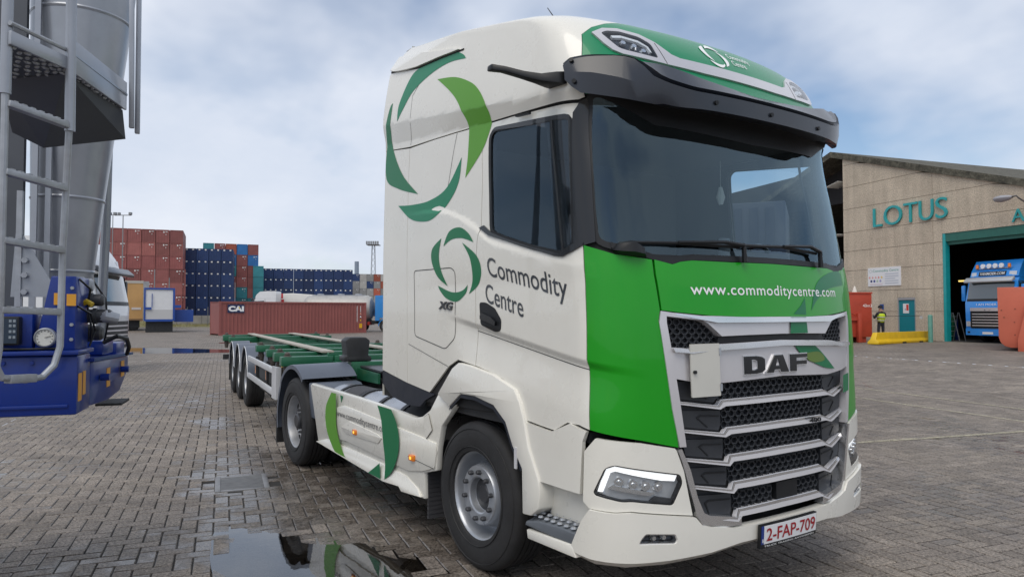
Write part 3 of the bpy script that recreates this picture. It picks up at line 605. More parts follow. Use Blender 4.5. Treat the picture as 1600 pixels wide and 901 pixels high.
# body panels ------------------------------------------------------------
def slanted(lines):
    return [(-1.0 * q, b + a * 1.0, -a * q) for b, a in lines for q in (1, -1)]   # z = b + a*|u|
CUT_ROOF = slanted([(2.844,.093),(2.862,.109),(2.880,.1256)])
CUT_SIDE = slanted([(1.2317+d_,.1636) for d_ in (.055,.04,.027,.012,0,-.1,-.2)] + [(1.7295+d_,.237) for d_ in (.0,-.022,-.045)] + [(1.08+d_,.52) for d_ in (.0,-.022,-.045)] + [(2.10+d_,.14) for d_ in (0,-.022,-.045)])
bb = T['bandbot']; seam = T['seam1']; GAP = .0032
def chain_z(tab, u): return lerp_tab(sorted(tab), u)
roof_poly = [(-UE, 3.175)] + bb[1:-1] + [(-1.215, 3.005), (0, 3.03)]
roof_poly = roof_poly + [(-a, b) for a, b in reversed(roof_poly[:-1])]
capedge = [(-1.213,3.18),(-1.205,3.235),(-1.15,3.414),(-1.06,3.478),(-.93,3.535),(-.80,3.575),(-.6,3.60),(0,3.61)]
cap_full = capedge + [(-a, b) for a, b in reversed(capedge[:-1])]
cap_poly = [(-1.213,3.02)] + cap_full + [(1.213,3.02), (0, 3.035)]
# roof shell: everything above the dark roof seam, with the green cap cut out
roof_out = roof_poly[:-1] + [(UE, 3.175), (UE, 4.08), (1.2, 4.10), (0, 4.11), (-1.2, 4.10), (-UE, 4.08)]
roof_no_cap = [(-UE, 3.180)] + [(a, b + .004) for a, b in bb[1:-2]] + [(-1.262,2.994),(-1.222,3.004)] + [(a - .004, b) for a, b in capedge[:-1]] + [(0, 3.614)]
roof_no_cap = roof_no_cap + [(-a, b) for a, b in reversed(roof_no_cap[:-1])] + [(UE, 4.08), (1.2, 4.10), (0, 4.11), (-1.2, 4.10), (-UE, 4.08)]
roof = skin('roof', roof_no_cap, M_WHITE, truck, off=0, thick=.014, step=.04, cuts=CUT_ROOF)
tp = MB(); top = [cab(-UE + 2*UE*k/24, 4.10) for k in range(25)]; tp.add(top, [tuple(range(25))]); tp.build('roof_top', M_WHITE, truck)
# raised trailing edge of the roof, stepping off the dark seam
rr = [(-4.031,3.875),(-3.086,3.749),(-2.594,3.715),(-2.228,3.675)]
for q in (-1, 1): MB().tube([cab(q*abs(a), b, .001) for a, b in rr], .007, 6).build('roof_seal', M_SEAM, roof)
for q in (-1, 1):
    fp_ = [(-4.055,3.885),(-3.086,3.757),(-2.594,3.722),(-2.26,3.684),(-2.27,3.72),(-2.6,3.86),(-3.2,3.975),(-4.055,4.03)]
    skin('roof_fairing', fp_ if q < 0 else mirror(fp_), M_WHITE, truck, off=.022, thick=.04, step=.05)
cap = skin('roof_cap', cap_poly, M_CAPGREEN, truck, holes=[rounded(T['lamp'], .02), mirror(rounded(T['lamp'], .02))], off=.0, thick=.014, step=.04)
for P, s in both([(-1.262,2.994)] + T['wsleft'][:1] + [(-1.222,3.000),(-1.25,2.96)]): pass
for q in (-1, 1):
    f = (lambda P: P) if q < 0 else mirror
    nm = ''
    rearp = [(-UE, 1.27)] + [(a - GAP, b) for a, b in reversed(seam)] + [(-3.564, 3.112), (-4.0, 3.165), (-UE, 3.168)]
    skin('rear_side_panel', f(rearp), M_WHITE, truck, off=0, thick=.014, step=.05)
    dr_ = T['doorrear']
    sidep = [(a + GAP, b) for a, b in seam] + [(-3.197,1.158),(-2.905,1.370),(-2.763,1.430),(-2.519,1.405)] + [(a - GAP, b) for a, b in reversed(dr_)] + [(-2.722,3.077),(-3.117,3.097)]
    side = skin('side_panel', f(sidep), M_WHITE, truck, off=0, thick=.014, step=.06, cuts=CUT_SIDE)
    skin('lower_corner_trim', f(T['darkcorner']), M_NAVY, truck, off=-.004, thick=.03, step=.07)
    doorp = [(a + GAP, b) for a, b in dr_] + [(a, b) for a, b in T['doorbot'][1:]] + [(a - GAP, b) for a, b in T['doorfront'][1:]] + [(-1.300,2.2),(-1.262,2.975),(-1.952,3.032)]
    door = skin('door', f(shrink(doorp, .001)), M_WHITE, truck, holes=[f(win)], off=.0, thick=.014, step=.06, cuts=CUT_SIDE)
    wg = skin('side_window', f(shrink(win, -.012)), M_SIDEGLASS, door, off=-.006, thick=0, step=.08)
    skin('window_seal', f(shrink(win, -.016)), M_BLACK, door, holes=[f(shrink(win, .014))], off=.0035, thick=.012, step=.08)
    skin('window_trim', f(T['wintrim']), M_GLOSSBLACK, door, off=.010, thick=.014, step=.08)
    skin('window_divider', f([(-1.505,2.92),(-1.487,2.92),(-1.475,2.12),(-1.493,2.12)]), M_BLACK, door, off=.004, thick=.01, step=.1)
    # clear rain deflector round the front edge of the window
    skin('rain_deflector', f(shrink(rounded([(-2.19,2.985),(-2.16,3.035),(-1.66,2.99),(-1.36,2.95),(-1.315,2.90),(-1.375,2.17),(-1.43,2.13),(-1.52,2.25),(-1.50,2.86),(-1.65,2.91)], .03), .0)), M_LENS, door, off=.028, thick=.0, step=.08)
    skin('deflector_clip', f([(-1.86,3.005),(-1.86,3.028),(-1.70,3.012),(-1.70,2.990)]), M_BLACK, door, off=.034, thick=.02, step=0)
    hd = skin('door_handle', f(shrink(rounded(T['handle'], .02), -.004)), M_BLACK, door, off=.004, thick=.01, step=0)
    skin('grip', f([(-2.42,1.745),(-2.40,1.765),(-2.28,1.735),(-2.23,1.705),(-2.235,1.680),(-2.30,1.695),(-2.42,1.722)]), M_GLOSSBLACK, door, off=.022, thick=.018, step=0)
    skin('a_pillar', f(T['apillar']), M_GLOSSBLACK, truck, off=.006, thick=.018, step=.08)
    lowd = skin('lower_door', f(shrink(T['lowdoor'], GAP)), M_WHITE, truck, off=.010, thick=.03, step=.06)
    # corner panel
    cp = [(-1.319+GAP,2.143)] + [(a, b - .006) for a, b in T['cornertop'][1:-1]] + [(a - GAP, b) for a, b in T['cornerright']] + [(-1.05,1.074)] + [(-1.336+GAP,1.123)] + [(a + GAP, b) for a, b in T['doorfront'][1:-1]]
    skin('corner_panel', f(cp), M_GREEN, truck, off=.004, thick=.02, step=.05, cuts=CUT_SIDE[:14])
    # headlamp
    hp = skin('headlamp_panel', f(shrink(T['hlpanel'], GAP)), M_WHITE, truck, holes=[f(rounded(T['headlight'], .02))], off=.012, thick=.03, step=.05)
    hl = skin('headlight', f(shrink(T['headlight'], -.006)), M_LAMPGREY, truck, off=-.030, thick=.0, step=.05)
    skin('bezel', f(shrink(T['headlight'], -.001)), M_BLACK, hl, holes=[f(shrink(T['headlight'], .007))], off=.008, thick=.05, step=.05)
    skin('daytime_light', f(T['drl']), M_LAMPWHITE, hl, off=-.010, thick=.03, step=.05)
    skin('reflector_bar', f(T['hlbar']), M_CHROME, hl, off=-.006, thick=.035, step=.06)
    skin('indicator', f(T['hlorange']), M_DARKSTEEL, hl, off=-.008, thick=.03, step=.06)
    for a, b in T['mods']:
        a *= 1 if q < 0 else -1; c = cab(a, b, -.028); n = Vector(cab(a, b, .1)) - Vector(c)
        m = MB(); m.tube([c, Vector(c) + n.normalized() * .016], [.030, .026], 14); m.tube([Vector(c) + n.normalized() * .012, Vector(c) + n.normalized() * .026], [.014, .010], 10)
        m.build('led_module', M_CHROME, hl)
    skin('inner_bezel', f(T['drl'] + [(-1.262,.778),(-1.31,.785)]), M_CHROME, hl, off=-.014, thick=.02, step=.05)
    skin('lens', f(shrink(T['headlight'], .002)), M_LENS, hl, off=.009, thick=0, step=.05)
    # roof lamp surround and lamp
    so = T['silver_out'][:-1] + [(0, 3.321)]; sb_ = T['silver_bot'][1:-1] + [(0, 3.243)]
# silver band across the roof cap in one piece
lampP = rounded(T['lamp'], .02); so = T['silver_out'][:-1]; sbm = T['silver_bot'][1:-1]
band = so + [(-a, b) for a, b in reversed(so)] + [(-a, b) for a, b in sbm] + [(a, b) for a, b in reversed(sbm)]
rb = skin('roof_band', band, M_SILVER, cap, holes=[lampP, mirror(lampP)], off=.012, thick=.02, step=.04)
for P, s in both(lampP):
    skin('roof_lamp', shrink(P, -.006), M_LAMPDARK, cap, off=-.015, thick=0, step=.05)
    skin('roof_lamp_rim', shrink(P, -.001), M_BLACK, cap, holes=[shrink(P, .010)], off=.010, thick=.03, step=.05)
    st = [(-.96,3.425),(-.89,3.437),(-.775,3.417),(-.72,3.38),(-.712,3.335),(-.725,3.335),(-.735,3.372),(-.785,3.40),(-.89,3.418),(-.955,3.408)]
    skin('roof_lamp_strip', st if s < 0 else mirror(st), PM('white_lens', (.75,.77,.8), .2, coat=.5), cap, off=.000, thick=.015, step=.05)
    for a, b in ((-.90,3.375),(-.83,3.362),(-.775,3.335)):
        c = Vector(cab(a * -s, b, -.012)); n = (Vector(cab(a * -s, b, .1)) - c).normalized()
        m = MB(); m.tube([c, c + n * .018], [.024, .016], 8); m.build('roof_lamp_reflector', M_CHROME, cap)
    skin('roof_lamp_lens', shrink(P, .002), M_LENS, cap, off=.011, thick=0, step=.05)
skin('band_joint', [(-.668,3.405),(-.664,3.405),(-.638,3.257),(-.642,3.257)], M_SEAM, cap, off=.013, thick=.004, step=.05)
skin('band_joint', mirror([(-.668,3.405),(-.664,3.405),(-.638,3.257),(-.642,3.257)]), M_SEAM, cap, off=.013, thick=.004, step=.05)
# windscreen
skin('windscreen', shrink(wsr, -.012), M_WSCREEN, truck, off=-.006, thick=0, step=.05)
skin('windscreen_seal', shrink(wsr, -.014), M_BLACK, truck, holes=[shrink(wsr, .022)], off=-.002, thick=.014, step=.06)
scut = [(-1.16,2.125),(-.926,2.062),(-.80,2.040),(-.748,2.056),(-.66,2.066),(0,2.069)]; scut = scut + [(-a, b) for a, b in reversed(scut[:-1])]
scut2 = [(a, b + .032) for a, b in scut]
skin('scuttle', [(a, b - .002) for a, b in scut] + scut2[::-1], M_BLACK, truck, off=.006, thick=.02, step=.06)
# front lid
hood = [T['hoodleft'][2], T['hoodleft'][1], T['hoodleft'][0]] ; ht = [(-.803,2.036),(-.748,2.052),(-.666,2.062),(-.376,2.060),(0,2.064)]; hb_ = [(-.794,1.767),(-.573,1.749),(-.324,1.741),(0,1.742)]
half = hood + ht[:-1]; hp_ = half + [ht[-1]] + [(-a, b) for a, b in reversed(half)] + [(-a, b) for a, b in hb_[:-1]] + list(reversed(hb_))
lid = skin('front_lid', hp_, M_GREEN, truck, off=.006, thick=.02, step=.045)
text_on('lettering', 'www.commoditycentre.com', M_TEXTWHITE, lid, (-.706,1.868), (.726,1.872), .062, cab, off=.0085, step=.07, space=1.08, bold=.008)
skin('emblem_leaf', curve_pts([(.357,1.776),(.452,1.941),(.625,2.019),(.836,2.050),(.905,2.03),(.905,1.955),(.621,1.922),(.446,1.847)], (0,4,5)), M_DKGREEN, lid, off=.008, thick=0, step=.05)
skin('emblem_leaf', [(.151,1.756),(.24,1.81),(.296,1.86),(.291,1.752)], M_DKGREEN, lid, off=.008, thick=0, step=.05)
# lower bumper
lb = T['lowbump']
lb_half = [(-.461,.549),(-.528,.562),(-.62,.575),(-.696,.593),(-.738,.640),(-.759,.645),(-1.119,.694),(-1.198,.689),(-1.333,.696),(-1.384,.625),(-1.456,.480),(-1.463,.446),(-1.328,.431)]
fogp = rounded(T['fog'], .012)
lbp = lb_half + [(-1.142,.428),(-.904,.428),(-.632,.438),(-.419,.462),(0,.468)]
lbp = lbp + [(-a, b) for a, b in reversed(lbp[:-1])]
# top edge centre, slightly raised
bump = skin('bumper', lbp[:-1] + [(.461,.549),(0,.549)], M_WHITE, truck, holes=[fogp, mirror(fogp)], off=.030, thick=.06, step=.05)
low = [(-1.463,.446),(-1.328,.431),(-1.142,.428),(-.904,.428),(-.632,.438),(-.419,.462),(0,.468)]; low = low + [(-a, b) for a, b in reversed(low[:-1])]
chin = MB(); vs = []
for a, b in low: vs += [cab(a, b, .0305), cab(a, b - .045, -.025), cab(a, b - .050, -.14)]
chin.add(vs, [(3*i+j, 3*i+3+j, 3*i+4+j, 3*i+1+j) for i in range(len(low)-1) for j in (0, 1)]); chin.build('bumper_underside', M_WHITE, bump)
for P, s in both(fogp):
    fg = skin('fog_lamp', shrink(P, -.004), M_LAMPDARK, truck, off=-.015, thick=0, step=0)
    skin('fog_rim', shrink(P, -.001), M_CHROME, fg, holes=[shrink(P, .007)], off=.024, thick=.03, step=0)
    skin('fog_lens', shrink(P, .004), M_LENS, fg, off=.022, thick=0, step=0)
    for a in (-.99, -.93):
        c = Vector(cab(a * -s, .548, -.010)); n = (Vector(cab(a * -s, .548, .1)) - c).normalized(); MB().tube([c, c + n * .02], [.019, .012], 10).build('fog_reflector', M_CHROME, fg)
# grille ------------------------------------------------------------------
def sym(P): return P + [(-a, b) for a, b in reversed(P)]
g_in = [(-.905,1.765),(-.90,1.71),(-.83,1.277),(-.795,1.022),(-.770,.896),(-.727,.742),(-.686,.645),(-.64,.622),(-.44,.595)]
grille = skin('grille', sym(g_in), M_PLASTIC, truck, off=-.055, thick=0, step=.06)
for q in (-1, 1):
    f = (lambda P: P) if q < 0 else mirror
    st = [(-.913,1.774),(-.927,1.711),(-.864,1.232),(-.822,1.026),(-.780,1.026),(-.815,1.277),(-.881,1.710),(-.879,1.747),(-.845,1.742),(-.845,1.765)]
    skin('grille_frame', f(st), M_SILVER, grille, off=.012, thick=.06, step=.05)
    uo = [(-.838,1.012),(-.807,.935),(-.740,.710),(-.722,.640),(-.680,.590),(-.510,.559),(-.40,.556)]; ui = [(-.812,1.016),(-.757,.896),(-.713,.742),(-.672,.655),(-.634,.636),(-.441,.606),(-.40,.603)]
    skin('lower_frame', f(uo + ui[::-1]), M_CHROME, grille, off=.016, thick=.06, step=.05)
    # smooth dark cheeks with a raised outline
    for z0, z1, ua, ub, uc in ((1.385,1.285,-.835,-.515,-.555),(1.220,1.125,-.80,-.505,-.52),(1.058,.965,-.778,-.490,-.50),(.898,.812,-.748,-.465,-.475),(.742,.640,-.71,-.435,-.445)):
        skin('grille_cheek', f([(ua, z0), (ua + .02, z1 + .004), (uc, z1 - .032), (ub, z1), (ub, z0 - .014)]), M_PLASTIC, grille, off=-.030, thick=.02, step=.08)
        e = [(-.70+(ua+.835)*.5,z0-.045),(-.67+(ua+.835)*.5,z0-.030),(ub-.01,z0-.040),(ub-.01,z0-.048),(-.665+(ua+.835)*.5,z0-.040),(-.685+(ua+.835)*.5,z0-.048),(-.60,z1-.006),(-.605,z1-.010)]
        skin('cheek_outline', f(e), M_BLACK, grille, off=-.026, thick=.006, step=.1)
    mt = [(-.878,1.745),(-.636,1.718),(-.515,1.633),(-.530,1.588),(-.60,1.583),(-.74,1.566),(-.862,1.574)]
A = [(-.846,1.765),(-.641,1.747),(-.573,1.746),(-.324,1.739),(0,1.740)]; Ab = [(-.879,1.745),(-.636,1.720),(-.60,1.700),(-.508,1.630),(-.30,1.634),(0,1.637)]
skin('upper_bar', sym(A)[:] + sym(Ab)[::-1], M_SILVER, grille, off=.012, thick=.06, step=.05)
barc = [(-.82,1.760),(-.641,1.742),(-.50,1.741),(0,1.736)]; barc2 = [(-.82,1.752),(-.641,1.722),(-.55,1.706),(0,1.706)]
skin('upper_bar_top', sym(barc) + sym(barc2)[::-1], M_CHROME, grille, off=.013, thick=.01, step=.05, mapf=lambda u, z, o=0.: cab(u, z, o + .5 * max(0, 1.745 - z)))
Cc = [(-.863,1.574),(-.74,1.565),(-.60,1.582),(-.528,1.586),(0,1.600)]; Cb = [(-.835,1.400),(-.736,1.382),(-.60,1.372),(-.513,1.366),(0,1.384)]
pc = skin('name_panel', sym(Cc) + sym(Cb)[::-1], M_SILVER, grille, off=.010, thick=.06, step=.05)
c1 = [(-.855,1.570),(-.74,1.561),(-.60,1.578),(-.528,1.582),(0,1.596)]; c2 = [(-.850,1.548),(-.74,1.538),(-.60,1.550),(-.50,1.552),(0,1.566)]
skin('name_panel_edge', sym(c1) + sym(c2)[::-1], M_CHROME, grille, off=.012, thick=.008, step=.05, mapf=lambda u, z, o=0.: cab(u, z, o + .5 * max(0, 1.60 - z)))
skin('dark_strip', sym([(-.512,1.628),(0,1.634)]) + sym([(-.526,1.590),(0,1.603)])[::-1], M_BLACK, grille, off=-.012, thick=.03, step=.08)
skin('emblem_leaf', [(.102,1.736),(.267,1.736),(.274,1.637),(.085,1.637)], M_DKGREEN, grille, off=.0195, thick=0, step=.06)
skin('emblem_leaf', curve_pts([(.105,1.590),(.29,1.590),(.428,1.516),(.607,1.398),(.469,1.412),(.288,1.464),(.177,1.517)], (0,1,3)), M_DKGREEN, grille, off=.0165, thick=0, step=.06)
skin('emblem_blend', curve_pts([(.241,1.512),(.40,1.515),(.47,1.463),(.349,1.450),(.262,1.472)], (0,)), PM('olive_blend_film', (.12,.20,.03), .45), grille, off=.0175, thick=0, step=.06)
skin('emblem_leaf', [(.753,1.345),(.860,1.355),(.846,1.238),(.741,1.228)], M_DKGREEN, grille, off=.0135, thick=0, step=.06)
SL = [(1.274,1.241,1.268,-.815,-.554,-.500),(1.117,1.083,1.108,-.789,-.516,-.462),(.956,.921,.952,-.761,-.496,-.448),(.803,.765,.796,-.723,-.471,-.421),(.632,.604,.637,-.640,-.441,-.389)]
for i, (zs, zm, zc, ua, ub, uc) in enumerate(SL):
    tpz = [(ua, zs), (ub, zm), (uc, zc), (0, zc + .004)]; bt = [(ua + .004, zs - .016), (ub, zm - .021), (uc, zc - .034), (0, zc - .032)]
    tilt = lambda u, z, o=0., zt=zc: cab(u, z, o + 1.05 * (zt - z)); sl = skin('grille_slat', sym(tpz) + sym(bt)[::-1], PM('slat_silver', (.80,.79,.81), .26, metal=.25, coat=.3), grille, off=-.022, thick=.030, step=.05, mapf=tilt)
    skin('slat_edge', sym([(ua, zs - .001), (ub, zm - .002), (uc, zc - .002), (0, zc + .002)]) + sym([(ua + .002, zs - .008), (ub, zm - .010), (uc, zc - .012), (0, zc - .009)])[::-1], M_CHROME, grille, off=-.018, thick=.006, step=.05, mapf=tilt)
def hexmesh(name, inside, u0, u1, z0, z1, w=.058, h=.030, off=-.030):
    m = MB(); row = 0; z = z0
    while z <= z1 + 1e-6:
        u = u0 + (w / 2 if row % 2 else 0)
        while u <= u1 + 1e-6:
            if inside(u, z):
                o_ = [(u + w*.5*a, z + h*.70*b) for a, b in ((-1.0,0),(-.55,1),(.55,1),(1.0,0),(.55,-1),(-.55,-1))]; i_ = [(u + (a - u)*.80, z + (b - z)*.72) for a, b in o_]
                k = len(m.v); m.v += [cab(a, b, off) for a, b in o_] + [cab(a, b, off - .002) for a, b in i_] + [cab(a, b, off - .022) for a, b in i_]
                for j in range(6):
                    j2 = (j+1) % 6; m.f += [(k+j, k+j2, k+6+j2, k+6+j), (k+6+j, k+6+j2, k+12+j2, k+12+j)]
            u += w
        z += h * 1.0; row += 1
    return m.build(name, M_PLASTIC, grille)
for zt, zb, uw in ((1.360,1.278,.50),(1.218,1.118,.475),(1.056,.962,.455),(.898,.806,.43),(.742,.646,.395)):
    sens = zb < .7
    if sens: hexmesh('grille_mesh', lambda u, z: True, -uw, -.08, zb + .006, zt - .004); hexmesh('grille_mesh', lambda u, z: True, .19, uw, zb + .006, zt - .004)
    else: hexmesh('grille_mesh', lambda u, z: True, -uw, uw, zb + .006, zt - .004)
skin('radar_cover', [(-.05,.645),(.16,.645),(.16,.745),(-.05,.745)], M_BLACK, grille, off=-.020, thick=.03, step=.1)
for s in (-1, 1):
    Pm = mt if s < 0 else mirror(mt); hexmesh('grille_mesh', lambda u, z, Pm=Pm: in_poly(Pm, u, z), -.87 if s < 0 else .53, -.53 if s < 0 else .87, 1.585, 1.735, w=.052, h=.026)
# name letters
def dxf(P): return [(-.352 + a * .598, 1.408 + b * .102) for a, b in P]
for out, hole in (([(0,0),(.0,1),(.17,1),(.25,.93),(.29,.80),(.29,.22),(.24,.06),(.16,0)], [(.10,.20),(.10,.80),(.155,.80),(.19,.72),(.19,.30),(.15,.20)]),
                  ([(.315,0),(.445,1),(.575,1),(.665,0),(.555,0),(.535,.17),(.435,.17),(.415,0)], [(.455,.38),(.525,.38),(.50,.78),(.478,.78)]),
                  ([(.70,0),(.70,1),(1.0,1),(1.0,.78),(.80,.78),(.80,.60),(.985,.60),(.985,.38),(.80,.38),(.80,0)], None)):
    o_ = dxf(out); hs = [dxf(hole)] if hole else []
    skin('name_letter_edge', shrink(o_, -.006), M_CHROME, grille, holes=[shrink(h_, .005) for h_ in hs], off=.020, thick=.012, step=.1)
    skin('name_letter', o_, M_GLOSSBLACK, grille, holes=hs, off=.024, thick=.012, step=.1)
text_on('power_badge', '480', M_BLACK, grille, (.27,1.077), (.405,1.074), .026, cab, off=.012, thick=.004, bold=.02)
# folded hazard plate holder on the grille
fl = skin('hazard_plate', rounded([(-.757,1.589),(-.556,1.591),(-.557,1.298),(-.755,1.296)], .006), PM('beige_plate', (.56,.55,.50), .5, var=.03), truck, off=.040, thick=.010, step=0)
for z in (1.545, 1.345): skin('hinge', [(-.562,z-.02),(-.548,z-.02),(-.548,z+.02),(-.562,z+.02)], M_STEEL, fl, off=.045, thick=.02, step=0)
MB().tube([cab(-.735,1.435,.038), cab(-.735,1.435,.052)], .010, 10).build('knob', M_BLACK, fl)
# number plate
pf = skin('number_plate', [(-.296,.548),(.236,.548),(.236,.415),(-.296,.415)], M_BLACK, truck, off=.062, thick=.02, step=.12)
skin('plate_face', [(-.268,.541),(.230,.541),(.230,.440),(-.268,.440)], PM('plate_white', (.74,.75,.76), .35), pf, off=.0645, thick=.003, step=.12)
skin('euro_band', [(-.290,.541),(-.2685,.541),(-.2685,.440),(-.290,.440)], PM('plate_blue', (.015,.04,.22), .35), pf, off=.0645, thick=.003, step=0)
M_PRED = PM('plate_red', (.33,.006,.014), .4)
text_on('lettering', '2-FAP-709', M_PRED, pf, (-.250,.456), (.215,.456), .070, cab, off=.067, step=.12, bold=.012, space=1.0)
text_on('lettering', 'B', M_TEXTWHITE, pf, (-.286,.452), (-.273,.452), .020, cab, off=.067)
text_on('lettering', 'TRUCK TRADING ANTWERPEN', M_TEXTWHITE, pf, (-.262,.4215), (.21,.4215), .010, cab, off=.0632, step=.12)
# film graphics on the right side ------------------------------------------
body = [o for o in truck.children if o.name.startswith('side_panel')][0]
for k, tips, m in (('c1',(0,5,6),M_TEAL),('c2',(0,8),M_LIME),('c3',(0,5),M_DKGREEN),('c4',(0,4),M_TEAL),('s1',(0,4),M_DKGREEN),('s2',(0,4),M_DKGREEN),('s3',(0,4),M_DKGREEN),('s4',(0,3),M_DKGREEN)):
    skin('emblem_leaf', curve_pts(T[k], tips), m, body, off=.0022, thick=0, step=.03)
door_r = [o for o in truck.children if o.name.split('.')[0] == 'door'][0]
text_on('lettering', 'Commodity', M_TEXTDARK, door_r, (-2.315,2.014), (-1.475,1.845), .128, cab, off=.0025, step=.07, squash=(-.03,1), bold=.006)
text_on('lettering', 'Centre', M_TEXTDARK, door_r, (-2.365,1.838), (-1.925,1.735), .128, cab, off=.0025, step=.07, squash=(-.03,1), bold=.006)
text_on('cab_badge', 'XG', M_DARKSTEEL, body, (-3.035,1.795), (-2.835,1.785), .055, cab, off=.010, thick=.008, bold=.03, italic=.2)
def ribbon(name, pts, w, mat, parent, off, closed=True):
    P = pts; skin(name, shrink(P, -w/2), mat, parent, holes=[shrink(P, w/2)], off=off, thick=0, step=.08)
ribbon('hatch_joint', rounded(T['hatch'], .04), .006, M_SEAM, body, .0016)
def line(name, pts, w, mat, parent, off):
    L = []; Rr = []
    for i, p in enumerate(pts):
        d = Vector(pts[min(i+1, len(pts)-1)]) - Vector(pts[max(i-1, 0)]); nrm = Vector((-d.y, d.x)).normalized() * w / 2
        L.append((p[0]+nrm.x, p[1]+nrm.y)); Rr.append((p[0]-nrm.x, p[1]-nrm.y))
    skin(name, L + Rr[::-1], mat, parent, off=off, thick=0, step=.06)
line('joint_crease_line', [(-2.722,3.078),(-2.828,2.769),(-2.90,2.60)], .004, M_SEAM, body, .0018)
line('joint_crease_line', [(-3.561,1.512),(-2.905,1.372)], .004, M_SEAM, body, .0018)  # black line drawn along the crease low on the side panel
line('belt_crease_line', [(-2.512,1.640),(-2.138,1.580),(-1.334,1.448)], .005, M_SEAM, door_r, .0015)  # black line drawn along the pressed crease of the door
line('roof_joint', [(-3.0,3.74),(-3.431,3.527),(-3.479,3.285),(-3.548,3.135)], .004, M_SEAM, roof, .0018)
# roof emblem
for k, tips in (('s1',(0,4)),('s2',(0,4)),('s3',(0,4)),('s4',(0,3))):
    P = [(-.128 + (a + 2.777) * .31, 3.435 + (b - 2.11) * .36) for a, b in T[k]]
    skin('emblem_leaf', curve_pts(P, tips), M_TEXTWHITE, cap, off=.004, thick=0, step=.05)
text_on('lettering', 'Commodity', M_TEXTWHITE, cap, (.03,3.455), (.265,3.455), .042, cab, off=.004, step=.06)
text_on('lettering', 'Centre', M_TEXTWHITE, cap, (.03,3.395), (.175,3.395), .042, cab, off=.004, step=.06)
# sun visor -----------------------------------------------------------------
VT = {'off': [(0,.20),(.6,.20),(.75,.185),(.95,.125),(1.1,.08),(1.2,.065),(1.33,.050)], 'zo': [(0,3.042),(.6,3.042),(.75,3.058),(.88,3.095),(.98,3.155),(1.06,3.182),(1.2,3.198),(1.27,3.198),(1.33,3.165)],
      'zb': [(0,2.922),(.5,2.922),(.72,2.918),(.95,2.972),(1.1,3.004),(1.2,3.025),(1.26,3.04),(1.33,3.11)], 'zi': [(0,3.160),(.52,3.18),(.91,3.222),(1.1,3.236),(1.25,3.236),(1.33,3.190)]}
vz = MB(); n = 61; prof = []
for i in range(n):
    u = -1.315 + 2.63 * i / (n - 1); a = abs(u); o_, zo, zb_, zi = (lerp_tab(VT[k], a) for k in ('off','zo','zb','zi'))
    prof.append([cab(u, zi, .002), cab(u, zi - .022 - .22*o_, o_ * .60), cab(u, zo + .024, o_ - .014), cab(u, zo + .012, o_ - .036), cab(u, zo, o_ + .002), cab(u, (zo*.5 + zb_*.5), o_ + .004), cab(u, zb_, o_ + .002), cab(u, zb_ + .012, max(.012, o_ - .03)), cab(u, zb_ + .06, .004)])
m_ = len(prof[0]); vz.add([p for r_ in prof for p in r_], [(i*m_+j, (i+1)*m_+j, (i+1)*m_+j+1, i*m_+j+1) for i in range(n-1) for j in range(m_-1)] + [tuple(range(m_)), tuple((n-1)*m_ + j for j in range(m_))])
M_VISOR = PM('smoked_visor', (.016, .020, .030), .30, coat=.22, var=.1)
visor = vz.build('sun_visor', M_VISOR, truck, angle=18)
for u, z in ((-1.265,3.185),(-1.262,3.075),(-.50,3.0),(-.05,2.99),(.45,2.99),(1.26,3.075)):
    o_ = lerp_tab(VT['off'], abs(u)); MB().tube([cab(u, z, o_ - .01), cab(u, z, o_ + .016)], .013, 10).build('screw', M_BLACK, visor)
skin('windscreen_frit', [(-1.19,3.02),(-1.02,2.96),(-.79,2.862),(-.70,2.862),(-.3,2.845),(0,2.835),(.3,2.845),(.70,2.862),(.79,2.862),(1.02,2.96),(1.19,3.02),(0,3.06)], M_BLACK, truck, off=.004, thick=.004, step=.08)  # black frit band on the glass below the visor
# wipers
for pts in ([(-1.063,2.150),(-.767,2.155),(-.30,2.150)], [(-.25,2.162),(.10,2.172),(.50,2.150)]):
    w = MB(); w.tube([cab(a, b, .022) for a, b in pts], .010, 6); ob = w.build('wiper', M_BLACK, truck)
    e = pts[-1]; mid = (pts[1][0], pts[1][1]); ar = MB(); ar.tube([cab(mid[0], mid[1], .040), cab((mid[0] + e[0]) / 2 + .1, mid[1] + .012, .045), cab(e[0] + .015, e[1] + .005, .045), cab(e[0] + .02, 2.058, .03)], [.009,.012,.016,.018], 6); ar.build('wiper_arm', M_BLACK, ob)
# camera pod at the foot of the pillar
pod = MB(); pr = []
for a, z0, z1, o_ in ((-1.155,2.10,2.118,.01),(-1.12,2.085,2.150,.055),(-1.05,2.075,2.158,.075),(-.99,2.070,2.130,.05),(-.965,2.068,2.085,.01)):
    pr.append([cab(a, z0, .0), cab(a, z0 + .01, o_), cab(a, z1 - .015, o_), cab(a, z1, o_ * .5), cab(a, z1, .0)])
pod.add([p for r_ in pr for p in r_], [(i*5+j, (i+1)*5+j, (i+1)*5+j+1, i*5+j+1) for i in range(4) for j in range(4)]); pod.build('pillar_camera', M_BLACK, truck, angle=50)
